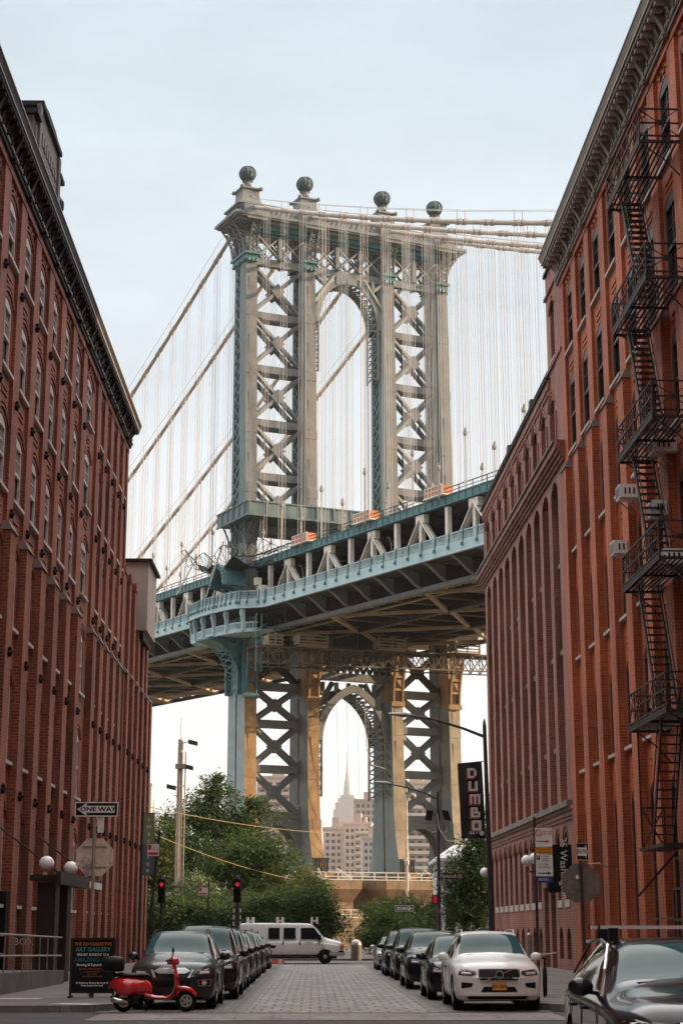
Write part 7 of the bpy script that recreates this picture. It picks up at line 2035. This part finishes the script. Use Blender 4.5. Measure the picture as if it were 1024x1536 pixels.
sk = thing('skyscraper', 'pale stepped skyscraper with tall spire framed in the bridge arch', 'skyscraper', (84,4300,0))
W_ = 1.0
tiers = [(0,110,62),(110,262,40),(262,302,35),(302,320,30)]
tt = MB()
for z0, z1, h in tiers: tt.box(-h,h,-h*.8,h*.8,z0,z1); tt.box(-h*.72,h*.72,-h*.8-3,h*.8+3,z0,z1+ (8 if z0 > 100 else 0))
for z0, z1, h in ((320,331,23),(331,339,17)): tt.box(-h,h,-h,h,z0,z1)
tb_ = tt.build('tower', M['lime'], sk)
m = MB(); m.lathe([(9.5,338),(8.5,352),(7.5,362),(6,374),(3.6,384)], n=14); m.lathe([(4,384),(3.2,392),(3.4,396),(2.2,398),(1.8,420),(1.1,424),(.8,446),(.3,452)], n=8); m.build('spire', M['lime'], sk)
m = MB()
for i in range(18):
    x = -34+4*i
    if abs(x) < 36: m.box(x-.7,x+.7,-32.5,-31.2,115,262)
m.build('window_strips', M['far_pane'], sk)
def block_tower(label, x, y, w_, d, h, mat, nx, nz, group='apartment blocks across the river', extra=None, rz=0):
    t = thing('apartment_block', label, 'apartment block', (x,y,0), rz, group)
    m = MB(); m.box(-w_/2,w_/2,0,d,0,h); m.box(-w_/2-.3,w_/2+.3,-.3,d+.3,h,h+.9); m.build('wall', M[mat], t)
    grid_windows(t, -w_/2+.6, w_/2-.6, 2, h-1, nx, nz)
    m = MB(); m.box(-w_/2+.1,w_/2-.1,-.05,-.02,0,.45); me = m.mesh('floor_band', M['far_white'])
    for j in range(nz): obj('floor_band', me, t, (0,0,2+(h-3)/nz*j))
    m = MB(); m.box(-w_*.15,w_*.12,d*.2,d*.6,h+.9,h+5); m.box(w_*.2,w_*.3,d*.3,d*.6,h+.9,h+3.5); m.build('roof_house', M['far_brown'], t)
    if extra: extra(t)
    return t
def balc(x0, x1, h, nz):
    def f(t):
        m = MB(); m.box(x0, x1, -1.6, -.07, 0, 1.2); me = m.mesh('balcony', M['far_white'])
        for j in range(nz): obj('balcony', me, t, (0,0,2+(h-3)/nz*j))
    return f
Y1 = 720
def px(xp, Y): return (xp-470.)/2427*Y
block_tower('pink apartment block at the left inside the bridge arch', px(502,Y1), Y1, 11.0, 14, 44, 'far_pink', 4, 15)
block_tower('apartment block with pale balconies in the middle of the bridge arch', px(532,Y1-15), Y1-15, 11.5, 14, 45, 'far_brick', 5, 15, extra=balc(-.5,5.6,45,15), rz=-.12)
block_tower('grey gridded tower rising behind at the right of the bridge arch', px(548,Y1+200), Y1+200, 15, 16, 71, 'far_brown', 5, 19)
block_tower('low pale block closing the right of the bridge arch', px(552,Y1-40), Y1-40, 7.5, 14, 38, 'far_white', 3, 13)
block_tower('brown slab with white floor bands between the right tower legs', px(622,Y1-60), Y1-60, 17, 16, 58, 'far_brick', 5, 19, extra=balc(-8,8,58,19), rz=.1)
block_tower('brown slab behind the right tower legs', px(640,Y1+90), Y1+90, 18, 16, 66, 'far_brown', 5, 20)
block_tower('brick slab between the left tower legs', px(418,Y1-40), Y1-40, 17, 15, 62, 'far_brick', 5, 20, extra=balc(-8,8,62,20), rz=-.06)
block_tower('brown slab between the left legs, standing further back', px(440,Y1+120), Y1+120, 15, 15, 58, 'far_brown', 5, 18)
block_tower('slim block at the far left edge of the low brick building', px(222,Y1-50), Y1-50, 8, 12, 58, 'far_white', 3, 18)
